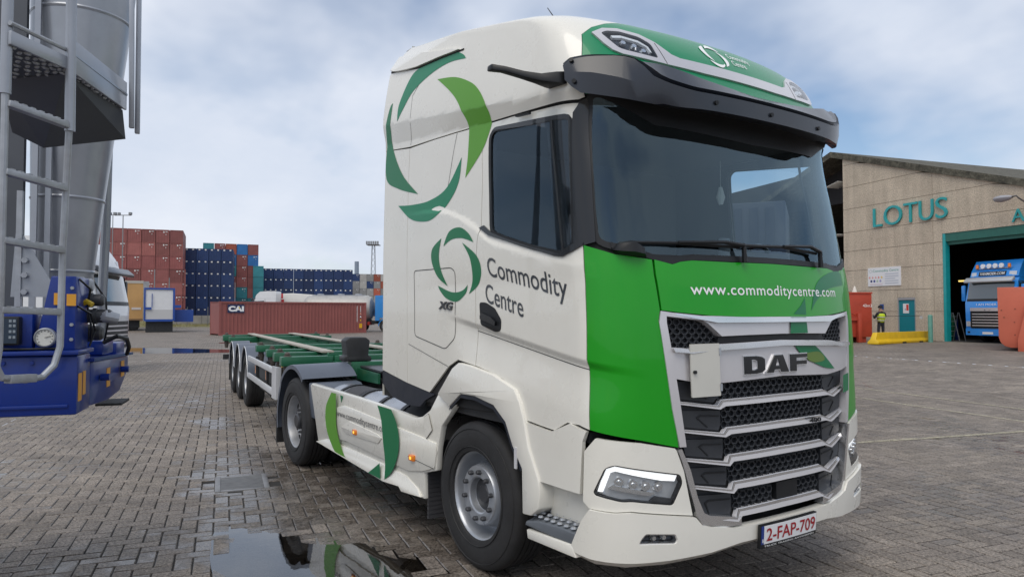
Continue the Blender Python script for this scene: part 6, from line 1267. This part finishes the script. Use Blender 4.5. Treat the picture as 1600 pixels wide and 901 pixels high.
# ---------------- other trucks ----------------
def cab_truck(name, label, loc, rz, col, box=None, scale=1., letters=None, group=None, light_bar=False, tall=3.75, top_only=False):
    t = thing(name, label, 'truck', loc, rz, group); t.scale = (scale,)*3
    pm = PM(name + '_paint_' + str(int(col[2]*100)), col, .35, coat=.6, var=.03); z1 = tall
    def hull(prof, half, r0=.0): 
        m = MB(); n = 9; vs = []
        for i in range(n):
            y = -half + 2*half*i/(n-1); e = abs(y)/half; pull = .10*e**4 + .03*e*e
            for a, b in prof: vs.append((a - (pull if a > .6 else 0), y * (1 - .035*max(0, (b-2.6)/1.2)), b))
        k = len(prof); m.add(vs, [(i*k+j, (i+1)*k+j, (i+1)*k+(j+1) % k, i*k+(j+1) % k) for i in range(n-1) for j in range(k)] + [tuple(range(k)), tuple((n-1)*k+j for j in reversed(range(k)))]); return m
    hull([(-.9,1.0),(-.5,1.0),(-.5,1.25),(.5,1.25),(.62,.75),(1.36,.62),(1.40,1.9),(1.36,2.0),(1.16,2.92),(1.05,3.05),(-.9,3.05)], 1.22).build('cab', pm, t, angle=30)
    hull([(-.9,3.06),(1.02,3.06),(1.10,3.12),(.98,3.42),(.55,z1-.06),(-.1,z1),(-.9,z1)], 1.20).build('roof_spoiler', pm, t, angle=30)
    def fpan(nm, y0, y1, z0, z1_, mat, off=.0, n=8, parent=t):
        def fx(z): return 1.38 + .012*(z-.6) if z < 1.95 else 1.37 - (z-2.0)*.215
        vs = []; 
        for i in range(n+1):
            y = y0 + (y1-y0)*i/n; e = abs(y)/1.22; pull = .10*e**4 + .03*e*e
            for z in (z0, z1_): vs.append((fx(z) - pull + .012 + off, y, z))
        return MB().add(vs, [(2*i, 2*i+2, 2*i+3, 2*i+1) for i in range(n)]).build(nm, mat, parent)
    fpan('windscreen', -1.10, 1.10, 2.08, 2.86, M_WSDARK, .0)
    fpan('scuttle', -1.12, 1.12, 1.97, 2.08, M_BLACK)
    fpan('grille', -.90, .90, .70, 1.52, M_BLACK)
    for k in range(5): z = .80 + k*.135; fpan('grille_slat', -.80+.03*k*0, .80, z, z+.045, M_SILVER, .012)
    fpan('name_bar', -.90, .90, 1.50, 1.66, M_SILVER if col[0] < .4 else pm, .012)
    fpan('bumper', -1.20, 1.20, .36, .66, pm, .02); fpan('number_plate', -.26, .26, .42, .53, PM('plate_white', (.74,.75,.76), .35), .03)
    for s in (-1, 1):
        fpan('headlight', *sorted((s*.90, s*1.16)), .78, 1.02, PM('headlamp_pale', (.6,.62,.65), .15, metal=.3), .008); fpan('fog_lamp', *sorted((s*.92, s*1.08)), .46, .54, M_LAMPDARK, .024)
        fpan('roof_lamp', *sorted((s*.80, s*1.10)), 3.16, 3.34, PM('headlamp_pale', (.6,.62,.65), .15, metal=.3), -.06 + .0)
        m = MB(); m.prism([(.15,2.05),(.15,2.85),(.98,2.80),(1.12,2.15),(.9,2.0)], lambda a, b, q_, s=s: (a, s*(1.232 - q_ - .03*max(0,(b-2.6))), b), 0, .01); m.build('side_window', M_WSDARK, t)
        m = MB(); m.prism([(.06,1.0),(.06,3.0),(.075,3.0),(.075,1.0)], lambda a, b, q_, s=s: (a, s*(1.228 - q_), b), 0, .01); m.build('door_joint', M_SEAM, t)
        m = MB(); m.span((.20,s*1.222,1.55), (.42,s*1.24,1.64)); m.build('door_handle', M_BLACK, t)
        m = MB(); m.tube([(1.0,s*1.2,2.85), (1.05,s*1.42,2.85), (1.02,s*1.45,2.75)], .025, 6); m.build('mirror_arm', M_BLACK, t); m = MB(); m.span((.98,s*1.36,1.98), (1.10,s*1.56,2.74)); m.build('mirror', pm if light_bar else M_BLACK, t, bevel=.04)
        m = MB(); q0 = [( .0 + .62*math.cos(R(a)), .52 + .66*math.sin(R(a))) for a in range(0,181,12)]; m.prism(q0 + [(-.56,.52), *[( .0 + .55*math.cos(R(a)), .52 + .57*math.sin(R(a))) for a in range(180,-1,-12)]], lambda a, b, q_, s=s: (a, s*(1.25 - q_), b), 0, .3); m.build('wheel_arch', pm, t)
        w = MB(); w.lathe([(0,-.05),(.14,-.10),(.26,-.06),(.295,-.13),(.30,-.155),(.40,-.165),(.48,-.14),(.505,-.10),(.505,.12),(.3,.15)], 32); wo = w.build('wheel', M_RUBBER, t); wo.location = (0, s*1.08, .505); wo.rotation_euler = (0,0,0 if s < 0 else math.pi)
        r_ = MB(); r_.lathe([(.0,-.105),(.14,-.105),(.20,-.07),(.27,-.075),(.292,-.14)], 24); r_.build('rim', M_STEEL, wo)
        m = MB(); m.span((.62,s*1.0,.42), (1.20,s*1.235,.62)); m.build('step', M_STEP, t)
    vz_ = MB(); vz_.prism([(1.16,2.95),(1.40,2.84),(1.42,2.93),(1.22,3.10)], lambda a, b, q_: (a, -1.18 + q_, b), 0, 2.36); vz_.build('sun_visor', M_VISOR if not light_bar else PM('visor_silver', (.55,.57,.6), .3, metal=.3), t, bevel=.02)
    MB().span((-6.5,-.42,.7), (.6,.42,1.0)).build('chassis', M_CHASSIS, t)
    if letters:
        pmf = lambda off: (lambda a, b, q_=0.: (1.095 - (b-3.12)*.40 - .03*(a/1.2)**2 + .02 + off + q_, a, b))
        m = wrap('name_board', flat_bm([(-.66,3.16),(.66,3.16),(.66,3.36),(-.66,3.36)]), M_NAVY, t, pmf(.0), .0, .01, .2)
        text_on('lettering', letters, M_TEXTWHITE, t, (-.60,3.20), (.60,3.20), .12, pmf(.008), off=.0, bold=.02)
        text_on('lettering', 'I AM MOER', M_TEXTWHITE, t, (-.55,1.76), (.45,1.76), .10, lambda a, b, q_=0.: (1.395 + .02 + q_ - .03*(a/1.2)**2, a, b), off=.0)
        text_on('name', 'DAF', M_BLACK, t, (-.16,1.535), (.16,1.535), .075, lambda a, b, q_=0.: (1.415 + q_, a, b), off=.0, bold=.03)
    if light_bar:
        MB().tube([(.98,-.85,3.50), (.98,.85,3.50)], .025, 8).build('light_bar', M_CHROME, t)
        for y in (-.45,-.15,.15,.45): MB().lathe([(0,.06),(.11,.055),(.115,0),(.09,-.04)], 16, (1.02,y,3.62), 'x').build('spot_lamp', PM('spot_white', (.8,.82,.85), .15), t)
        for y in (-.78,.78): MB().lathe([(0,.18),(.06,.17),(.075,0)], 12, (.98,y,3.53), 'z').build('beacon', M_ORANGE, t)
    return t
M_WSDARK = PM('dark_glass', (.05,.065,.075), .04, coat=1.0, spec=.9)
p_ = Bw(-3.1,-1.6); cab_truck('blue_truck', 'sky blue tractor with a lamp bar standing in the dark hall doorway', p_, BH + math.pi/2, (.02,.25,.72), letters='VANMOER.COM', light_bar=True, tall=3.95)
cab_truck('white_truck', 'white tractor unit parked behind the silo trailer at the left', (-20.47,-2.88,0), R(65), (.70,.71,.72), tall=3.9)
# ---------------- container yard ----------------
def PX(x, D): # point on the ground at image column x (1600 px wide) and depth D
    d = Vector((math.cos(2.5469), math.sin(2.5469), 0)); r_ = Vector((d.y, -d.x, 0)); p = _cl + d * D + r_ * ((x - 800) / 1111.76 * D); return Vector((p.x, p.y, 0))
M_CRED = PM('container_red_brown', (.27,.085,.075), .55, var=.10, vs=.7, dirt=.22, dcol=(.14,.06,.05))
def cont_mat(nm, c):
    m = PM(nm, c, .6, var=.14, vs=.5, dirt=.35, dcol=(c[0]*.5+.05, c[1]*.5+.03, c[2]*.5+.02)); nt = m.node_tree; b = nt.nodes['Principled BSDF']; src = b.inputs['Base Color'].links[0].from_socket
    oi = nt.nodes.new('ShaderNodeObjectInfo'); mr = nt.nodes.new('ShaderNodeMapRange'); mr.inputs[3].default_value = .74; mr.inputs[4].default_value = 1.30; nt.links.new(oi.outputs['Random'], mr.inputs[0])
    mx = nt.nodes.new('ShaderNodeMixRGB'); mx.blend_type = 'MULTIPLY'; mx.inputs['Fac'].default_value = 1; nt.links.new(src, mx.inputs['Color1']); nt.links.new(mr.outputs[0], mx.inputs['Color2']); nt.links.new(mx.outputs[0], b.inputs['Base Color']); return m
# the long container on the ground
cc = thing('shipping_container', 'long red-brown shipping container marked CAI standing alone on the yard', 'container', (-53.04, 8.07, 0), 1.6314)
# local x along its length, camera side = -y... the side seen faces +X world
Lc, Hc = 12.19, 2.59
sgn_y = -1
rib = []; n_r = 42; x = .16
pitch = (Lc - .32) / n_r
for k in range(n_r):
    x0 = .16 + k*pitch; rib += [(x0, 0), (x0 + pitch*.25, 0), (x0 + pitch*.375, .036), (x0 + pitch*.875, .036)]
rib.append((Lc - .16, 0)); m = MB(); vs = []
for a, b in rib: vs += [(a, -.02 + b, .16), (a, -.02 + b, Hc - .12)]
m.add(vs, [(2*i, 2*i+2, 2*i+3, 2*i+1) for i in range(len(rib)-1)]); side_c = m.build('side_panel', M_CRED, cc, angle=20)
for a, b in (((0,-.06,0),(.16,.10,Hc)),((Lc-.16,-.06,0),(Lc,.10,Hc)),((0,2.34,0),(.16,2.44,Hc)),((Lc-.16,2.34,0),(Lc,2.44,Hc))): MB().span(a, b).build('corner_post', M_CRED, cc)
for a, b in (((.16,-.055,0),(Lc-.16,.06,.16)),((.16,-.055,Hc-.12),(Lc-.16,.06,Hc)),((.16,2.34,0),(Lc-.16,2.44,Hc))): MB().span(a, b).build('rail', M_CRED, cc)
for a, b in (((.02,.10,.1),(.08,2.34,Hc-.1)),((Lc-.08,.10,.1),(Lc-.02,2.34,Hc-.1)),((.05,.05,Hc-.06),(Lc-.05,2.4,Hc-.03)),((.05,.05,.12),(Lc-.05,2.4,.15))): MB().span(a, b).build('end_panel', M_CRED, cc)
for x in (0, Lc-.19):
    for z in (0, Hc-.12): MB().span((x,-.065,z), (x+.19,.0,z+.125)).build('corner_casting', M_CRED, cc)
cm = lambda a, b, t=0.: (a, -.060 - t, b)
lg = wrap('logo_panel', flat_bm([(.62,1.72),(1.88,1.72),(1.88,2.36),(.62,2.36)]), PM('logo_navy', (.012,.025,.085), .5), cc, cm, 0, .03, 0)
text_on('logo', 'CAI', M_TEXTWHITE, cc, (.68,1.86), (1.84,1.86), .36, cm, off=.004, bold=.06)
wrap('logo_accent', flat_bm([(1.42,2.16),(1.52,2.16),(1.58,2.02),(1.50,2.02)]), PM('logo_yellow', (.65,.45,.02), .5), cc, cm, .006, 0, 0)
for x, z0, z1 in ((11.30,.95,2.28),(11.62,1.85,2.28)):
    k = 0; z = z1
    while z > z0: MB().span((x,-.066,z-.07), (x+.055,-.060,z)).build('code_character', M_TEXTWHITE, cc); z -= .105
for z, c in ((1.66,(.75,.40,.30)),(1.40,(.8,.8,.8)),(1.10,(.75,.40,.02))): wrap('warning_mark', flat_bm([(11.57,z-.08),(11.73,z-.08),(11.65,z+.08)]), PM('mark_%d' % int(z*100), c, .5), cc, cm, .004, 0, 0)
wrap('warning_mark', flat_bm([(11.52,.42),(11.80,.42),(11.80,.80),(11.52,.80)]), PM('mark_yellow', (.75,.40,.01), .5), cc, cm, .004, 0, 0)
# stacks ---------------------------------------------------------------------
def end_mesh(kind, w=2.40, h=2.56, L=12.1):
    m = MB(); m.span((0,.06,0), (w,L,h)); m.span((0,0,0), (.12,.06,h)); m.span((w-.12,0,0), (w,.06,h)); m.span((.12,0,0), (w-.12,.06,.14)); m.span((.12,0,h-.12), (w-.12,.06,h))
    if kind != 'plain':
        for x in (.42,.86,1.52,1.96): m.span((x,.0,.16), (x+.05,.07,h-.14))
        m.span((w/2-.02,.03,.14), (w/2+.02,.065,h-.12))
    else:
        for k in range(5): x = .22 + k*.42; m.span((x,.03,.16), (x+.22,.07,h-.14))
    a = len(m.f)
    if kind == 'door':
        for x, z, w_, h_ in ((1.30,1.95,.22,.30),(1.70,2.1,.40,.12),(1.72,1.55,.14,.14)): m.span((x,-.012,z), (x+w_,-.003,z+h_))
    if kind == 'dots':
        for x in (.40,w-.75): m.span((x,-.012,h-.40), (x+.35,-.003,h-.12))
    return m, a
ORD = ['first','second','third','fourth','fifth','sixth','seventh','eighth','ninth','tenth']
_cm = {}
def stack_box(p, rz, kind, mat, label, group):
    key = (kind, mat.name)
    if key not in _cm:
        m, a = end_mesh(kind); me = bpy.data.meshes.new('stacked_container'); me.from_pydata(m.v, [], m.f); me.materials.append(mat); me.materials.append(PM('stencil_white', (.72,.72,.70), .6))
        for i, pl_ in enumerate(me.polygons): pl_.material_index = 1 if i >= a else 0
        _cm[key] = me
    o = bpy.data.objects.new('stacked_container', _cm[key]); C.objects.link(o); o.location = p; o.rotation_euler = (0, 0, rz); tag(o, label, 'container', group)
S_RED = [cont_mat('stack_red_a', (.27,.088,.080)), cont_mat('stack_red_b', (.245,.076,.070)), cont_mat('stack_red_c', (.295,.10,.088))]
S_NAVY = [cont_mat('stack_navy_a', (.012,.036,.120)), cont_mat('stack_navy_b', (.014,.042,.135)), cont_mat('stack_navy_c', (.010,.030,.105))]
S_TEAL = [cont_mat('stack_teal', (.03,.20,.23)), cont_mat('stack_blue', (.02,.13,.34))]; S_GREY = [cont_mat('stack_grey_a', (.34,.33,.31)), cont_mat('stack_grey_b', (.27,.27,.265))]
S_ORA = [cont_mat('stack_orange', (.36,.09,.05))]
def block(name, xl, D0, D1, cols, rows, pick, group, skip=lambda c, r_: False):
    """columns run to the right from image column xl; depth goes from D0 at the first column to D1 at the last"""
    a = PX(xl, D0); b = PX(xl + cols*2.56*1111.76/((D0+D1)/2), D1); d = (b - a); d.normalize(); rz = math.atan2(d.y, d.x)
    for c in range(cols):
        for r_ in range(rows):
            if skip(c, r_): continue
            mat, kind, word = pick(c, r_); p = a + d * (c * 2.5); p = Vector((p.x, p.y, r_*2.60))
            stack_box(p, rz, kind, mat, '%s container, %s from the ground in the %s column %s' % (word, ORD[r_], ORD[c], name), group)
rs = random.Random(3)
block('of the tall red stack', 128, 136, 142, 7, 7, lambda c, r_: (S_RED[(c*3+r_) % 3], 'door' if (c + r_) % 4 else 'plain', 'red-brown'), 'tall red container stack')
block('right of the tall red stack', 269, 142, 143.1, 1, 4, lambda c, r_: (S_RED[r_ % 3], 'door', 'red-brown'), 'low red container column')
block('of the nearer navy stack', 266, 152, 156, 5, 6, lambda c, r_: (S_NAVY[(c+r_*2) % 3], 'dots', 'navy blue'), 'nearer navy container stack')
def mixpick(c, r_):
    if r_ == 6: return ((S_TEAL[0],'plain','teal'),(S_RED[0],'door','red-brown'),(S_ORA[0],'plain','rust red'),(S_TEAL[1],'plain','bright blue'),(S_RED[1],'plain','red-brown'))[c]
    m = rs.choice([(S_RED[0],'red-brown'),(S_RED[1],'red-brown'),(S_RED[2],'red-brown'),(S_TEAL[0],'teal'),(S_TEAL[1],'bright blue')]); return (m[0], 'door', m[1])
block('of the mixed stack', 316, 168, 172.6, 5, 7, mixpick, 'mixed container stack')
block('right of the mixed stack', 395, 172, 172.9, 1, 5, lambda c, r_: (S_TEAL[0 if r_ > 1 else 1], 'plain', 'teal' if r_ > 1 else 'bright blue'), 'teal container column')
block('of the farther navy stack', 411, 182, 188.6, 9, 5, lambda c, r_: (S_NAVY[(c*2+r_) % 3], 'dots', 'navy blue'), 'farther navy container stack')
def gpick(c, r_): m = rs.choice([(S_GREY[0],'pale grey'),(S_GREY[0],'pale grey'),(S_GREY[1],'mid grey'),(S_GREY[1],'mid grey'),(S_ORA[0],'rust red'),(S_NAVY[1],'navy blue')]); return (m[0], 'door', m[1])
block('of the far grey stack', 540, 255, 262, 8, 6, gpick, 'far grey container stack')
# curtain trailer and blue framed box ---------------------------------------
ct = thing('curtain_trailer', 'ochre sided trailer standing behind the white truck', 'trailer', PX(158, 66), R(84))
m = MB(); m.span((0,0,1.15), (3.45,9,4.55)); m.build('curtain', PM('ochre_curtain', (.52,.30,.11), .6, var=.08, vs=.8), ct)
MB().span((-.05,-.04,4.50), (3.5,9.,4.75)).build('roof_edge', PM('pale_edge', (.45,.42,.36), .6), ct); MB().span((3.45,-.05,1.0), (3.95,9.,4.7)).build('end_frame', PM('grey_edge', (.30,.30,.30), .5, var=.15), ct); MB().span((-.02,-.04,1.0), (3.45,.5,1.15)).build('lower_rail', PM('rail_brown', (.2,.12,.06), .7), ct)
MB().span((2.5,-.03,2.0), (3.3,-.005,2.22)).build('print', PM('print_pale', (.6,.55,.5), .6), ct); MB().span((.2,.4,.3), (3.2,8.5,1.0)).build('chassis', M_CHASSIS, ct)
for x in (.6, 2.7): MB().lathe([(0,-.15),(.3,-.16),(.5,-.1),(.5,.1)], 20, (x,.6,.5), 'y').build('wheel', M_RUBBER, ct)
M_BFR = PM('frame_blue', (.01,.06,.30), .4, coat=.3)
bf = thing('box_body', 'white box body in a blue frame standing beside the ochre trailer', 'box body', PX(225, 62), R(83)); 
MB().span((.12,.03,1.15), (2.28,5,3.75)).build('box', PM('box_white', (.68,.69,.70), .5, var=.04), bf); MB().span((.12,.01,1.15), (2.28,.03,2.0)).build('lower_door', PM('box_grey', (.50,.50,.50), .5), bf)
for a, b in (((0,-.06,1.0),(.12,5,3.9)),((2.28,-.06,1.0),(2.45,5,3.9)),((.12,-.06,3.75),(2.28,5,3.9)),((.12,-.06,.95),(2.28,5,1.15))): MB().span(a, b).build('frame_bar', M_BFR, bf)
for a, b in (((.12,-.12,2.0),(.6,-.06,2.2)),((.6,-.12,2.2),(.66,-.06,3.4)),((2.45,-.1,2.15),(2.95,.1,2.4))): MB().span(a, b).build('bracket', M_BFR, bf)
MB().span((.15,.3,0), (2.3,4.5,.95)).build('chassis', M_CHASSIS, bf); MB().span((2.45,1.0,.9), (4.0,3.4,2.0)).build('blue_tank', M_BFR, bf)
# behind the long container ---------------------------------------------------
tnk = thing('tank_trailer', 'silver tank trailer standing behind the long red-brown container', 'tank trailer', PX(476, 66), R(55))
m = MB(); m.lathe([(0,-.05),(.5,.0),(.95,.15),(1.15,.45),(1.17,.6),(1.17,5.9),(1.0,6.25),(.5,6.45),(0,6.5)], 36, (0,0,2.15), 'x'); m.build('tank', PM('dull_silver', (.42,.41,.39), .5, metal=.25, var=.06, dirt=.3), tnk)
MB().span((.8,-.3,3.28), (5.6,.3,3.36)).build('walkway', M_SLIGHT, tnk); MB().span((0,-.5,.75), (6.2,.5,1.1)).build('chassis', M_CHASSIS, tnk)
for x in (1.5,3.4,5.0): MB().lathe([(0,.1),(.3,.1),(.32,0)], 16, (x,0,3.36), 'z').build('manhole', M_SLIGHT, tnk)
for x in (4.0,5.3): 
    for y in (-1,1): MB().lathe([(0,-.15),(.3,-.16),(.5,-.1),(.5,.1)], 20, (x,y,.5), 'y').build('wheel', M_RUBBER, tnk)
MB().span((6.1,-1.1,.6), (6.3,1.1,.9)).build('rear_bar', PM('rear_red', (.35,.03,.02), .5), tnk)
cab_truck('tanker_cab', 'white tractor roof with red flash showing above the long container', PX(420, 68), R(-118), (.70,.71,.72), tall=3.75)
rw = thing('bulk_trailer', 'white bulk trailer with red front flash rising above the long container', 'trailer', PX(404, 70), R(50))
m = MB(); m.prism([(0,1.2),(0,3.0),(1.2,3.55),(3.4,3.62),(9.5,3.2),(9.5,1.2)], lambda a, b, t: (a, t, b), 0, 2.4); m.build('body', PM('bulk_white', (.62,.61,.58), .5, var=.05), rw, bevel=.1)
m = MB(); m.prism([(.7,3.02),(2.5,3.12),(2.5,3.6),(1.9,3.56)], lambda a, b, t: (a, -.01 + t, b), 0, .008); m.build('flash', PM('flash_red', (.50,.03,.04), .5), rw); m = MB(); m.prism([(1.3,2.8),(2.6,2.7),(2.6,3.02),(1.5,3.0)], lambda a, b, t: (a, -.01 + t, b), 0, .008); m.build('flash', PM('flash_red', (.50,.03,.04), .5), rw)
MB().span((.5,.3,.3), (9.,2.1,1.2)).build('chassis', M_CHASSIS, rw)
cab_truck('azure_truck', 'azure tractor unit standing right of the silver tank end', PX(604, 66), R(60), (.01,.22,.60), tall=3.3)
# container and chassis added beyond the truck in place of a windscreen reflection
nk = thing('added_loaded_chassis', 'dark navy container marked NYK on a chassis, added in place of a windscreen reflection', 'trailer', (-4.0, 8.08, 0), R(213))
m = MB(); m.span((0,-2.44,1.30), (6.06,0,3.89)); nb_ = m.build('container_body', PM('nyk_navy', (.012,.018,.040), .5, var=.1), nk, bevel=.02)
for k in range(19): x = .2 + k*.295; MB().span((x,.0,1.45), (x+.16,.03,3.78)).build('container_rib', PM('nyk_navy', (.012,.018,.040), .5, var=.1), nk)
nm = lambda a, b, t=0.: (-a, .034 + t, b)
text_on('lettering', 'NYK', M_TEXTWHITE, nk, (-3.4,3.05), (-1.75,3.05), .36, nm, off=.004, bold=.03)
for k in range(3): wrap('stripe', flat_bm([(-1.55,3.04+k*.14),(-1.05,3.04+k*.14),(-1.05,3.12+k*.14),(-1.55,3.12+k*.14)]), PM('stripe_red', (.55,.05,.04), .5), nk, nm, .004, 0, 0)
MB().span((.1,-1.8,1.0), (6.,-.6,1.29)).build('chassis', M_CHASSIS, nk)
for x in (3.6,4.9):
    for y in (-.2,-2.2): MB().lathe([(0,-.15),(.3,-.16),(.5,-.1),(.5,.1)], 20, (x,y,.5), 'y').build('wheel', M_RUBBER, nk)
for y in (-.7,-1.75): MB().span((1.5,y-.06,.0), (1.62,y+.06,1.0)).build('landing_leg', M_CHASSIS, nk)
# verge, low wall and fence ----------------------------------------------------
M_GRASS = PM('verge_grass', (.16,.145,.06), .95, var=.35, vs=1.2, fine=.4, fs=8)
gv = MB(); a, b = PX(60, 84), PX(345, 84); c, d = PX(60, 98), PX(345, 98)
n_ = 24; vs = []
for i in range(n_+1):
    p, q = a.lerp(b, i/n_), c.lerp(d, i/n_); vs += [(p.x,p.y,.02), (p.lerp(q,.3).x, p.lerp(q,.3).y, .18+.08*math.sin(i*1.7)), (q.x,q.y,.55+.15*math.sin(i*2.3))]
gv.add(vs, [(i*3+j, (i+1)*3+j, (i+1)*3+j+1, i*3+j+1) for i in range(n_) for j in range(2)]); tag(gv.build('verge', M_GRASS), kind='structure')
gr = MB(); rg_ = random.Random(5)
for k in range(5000):
    u_, v_ = rg_.random(), rg_.random(); p = (a.lerp(b, u_)).lerp(c.lerp(d, u_), v_); z = .02 + .5*v_; h = .12 + .22*rg_.random(); dx, dy = rg_.gauss(0,.08), rg_.gauss(0,.08); gr.add([(p.x-.03,p.y,z), (p.x+.03,p.y+.02,z), (p.x+dx,p.y+dy,z+h)], [(0,1,2)])
tag(gr.build('grass', PM('dry_grass', (.20,.175,.07), .9, var=.3, vs=3)), 'dry verge grass along the far yard edge', 'grass', kind='stuff')
wbk = MB(); p, q = PX(258, 90), PX(420, 90); dv = q - p; L_ = dv.length
wb = thing('concrete_wall', 'low grey concrete block wall at the foot of the container stacks', 'wall', p, math.atan2(dv.y, dv.x)); k = 0; x = 0
while x < L_: MB().span((x+.02,-.3,.25), (min(x+1.58, L_),.3,1.35)).build('concrete_block', PM('wall_concrete', (.21,.20,.185), .9, var=.2, vs=.8), wb); x += 1.6
for x, D, h, t in ((200,92,2.3,'thin grey fence post in the verge, nearest the white truck'),(230,88,2.4,'thin grey fence post before the blue framed box'),(293,86,2.4,'thin grey fence post before the low wall, left of the long container'),(325,86,2.4,'thin grey fence post close to the left end of the long container')):
    o = MB().tube([(0,0,0), (0,0,h)], .04, 6).build('fence_post', PM('post_grey', (.12,.12,.12), .6)); o.location = PX(x, D); tag(o, t, 'post', 'fence posts along the yard edge')
# kerb line
kb = MB(); p, q = PX(30, 78), PX(345, 78); kb.bar((p.x,p.y,.06), (q.x,q.y,.06), .5, .14); tag(kb.build('kerb', PM('kerb_pale', (.34,.32,.29), .9)), kind='structure')
# lamps and masts ---------------------------------------------------------------
M_MAST = PM('mast_grey', (.24,.25,.26), .5, metal=.2)
def mast(x, D, h, label, lattice=False, heads=4):
    t = thing('light_mast', label, 'mast', PX(x, D), R(56), 'yard lighting masts')
    if lattice:
        w = 1.3
        for sx, sy in ((-1,-1),(1,-1),(1,1),(-1,1)): MB().tube([(sx*w,sy*w,0), (sx*.55,sy*.55,h)], .10, 5).build('leg', M_MAST, t)
        nseg = 12
        for k in range(nseg):
            z0, z1 = h*k/nseg, h*(k+1)/nseg; w0, w1 = w + (.55-w)*k/nseg, w + (.55-w)*(k+1)/nseg; MB().tube([(-w0,-w0,z0), (w1,-w1,z1)], .05, 4).build('brace', M_MAST, t); MB().tube([(w0,-w0,z0), (-w1,-w1,z1)], .05, 4).build('brace', M_MAST, t)
        MB().span((-2.6,-2.6,h), (2.6,2.6,h+.25)).build('platform', M_MAST, t)
        for k in range(heads): x_ = -2.3 + 4.6*k/(heads-1); MB().span((x_-.35,-2.8,h+.3), (x_+.35,-2.4,h+1.5)).build('flood_lamp', M_MAST, t)
    else:
        MB().tube([(0,0,0), (0,0,h)], [.11,.07], 8).build('pole', M_MAST, t); (MB().span((-1.3,-.06,h), (1.3,.06,h+.12)).build('cross_arm', M_MAST, t) if heads else None)
        for k in range(heads): x_ = -1.2 + 2.4*k/max(1, heads-1); MB().span((x_-.2,-.3,h+.12), (x_+.2,.1,h+.5)).build('flood_lamp', M_MAST, t)
    return t
mast(174, 130, 19.5, 'thin lighting mast with flat lamp head in front of the tall red stack'); mast(190, 112, 17.0, 'taller looking dark lamp pole just right of the thin lighting mast', heads=2)
mast(583, 300, 30.0, 'lattice lighting tower standing behind the far grey stack', True, 6)
for x, D, h, t in ((241,120,9.0,'short grey pole in front of the red stack, left of the other pole'),(264,118,7.5,'short grey pole in front of the low red column'),(367,150,8,'thin pole in front of the mixed stack')):
    mast(x, D, h, t, heads=0)
ch = MB().lathe([(1.2,0),(1.0,26)], 16, axis='z').build('chimney', PM('chimney_blue', (.22,.27,.34), .6)); ch.location = PX(557, 340); tag(ch, 'distant slim blue-grey chimney left of the lattice lighting tower', 'chimney')
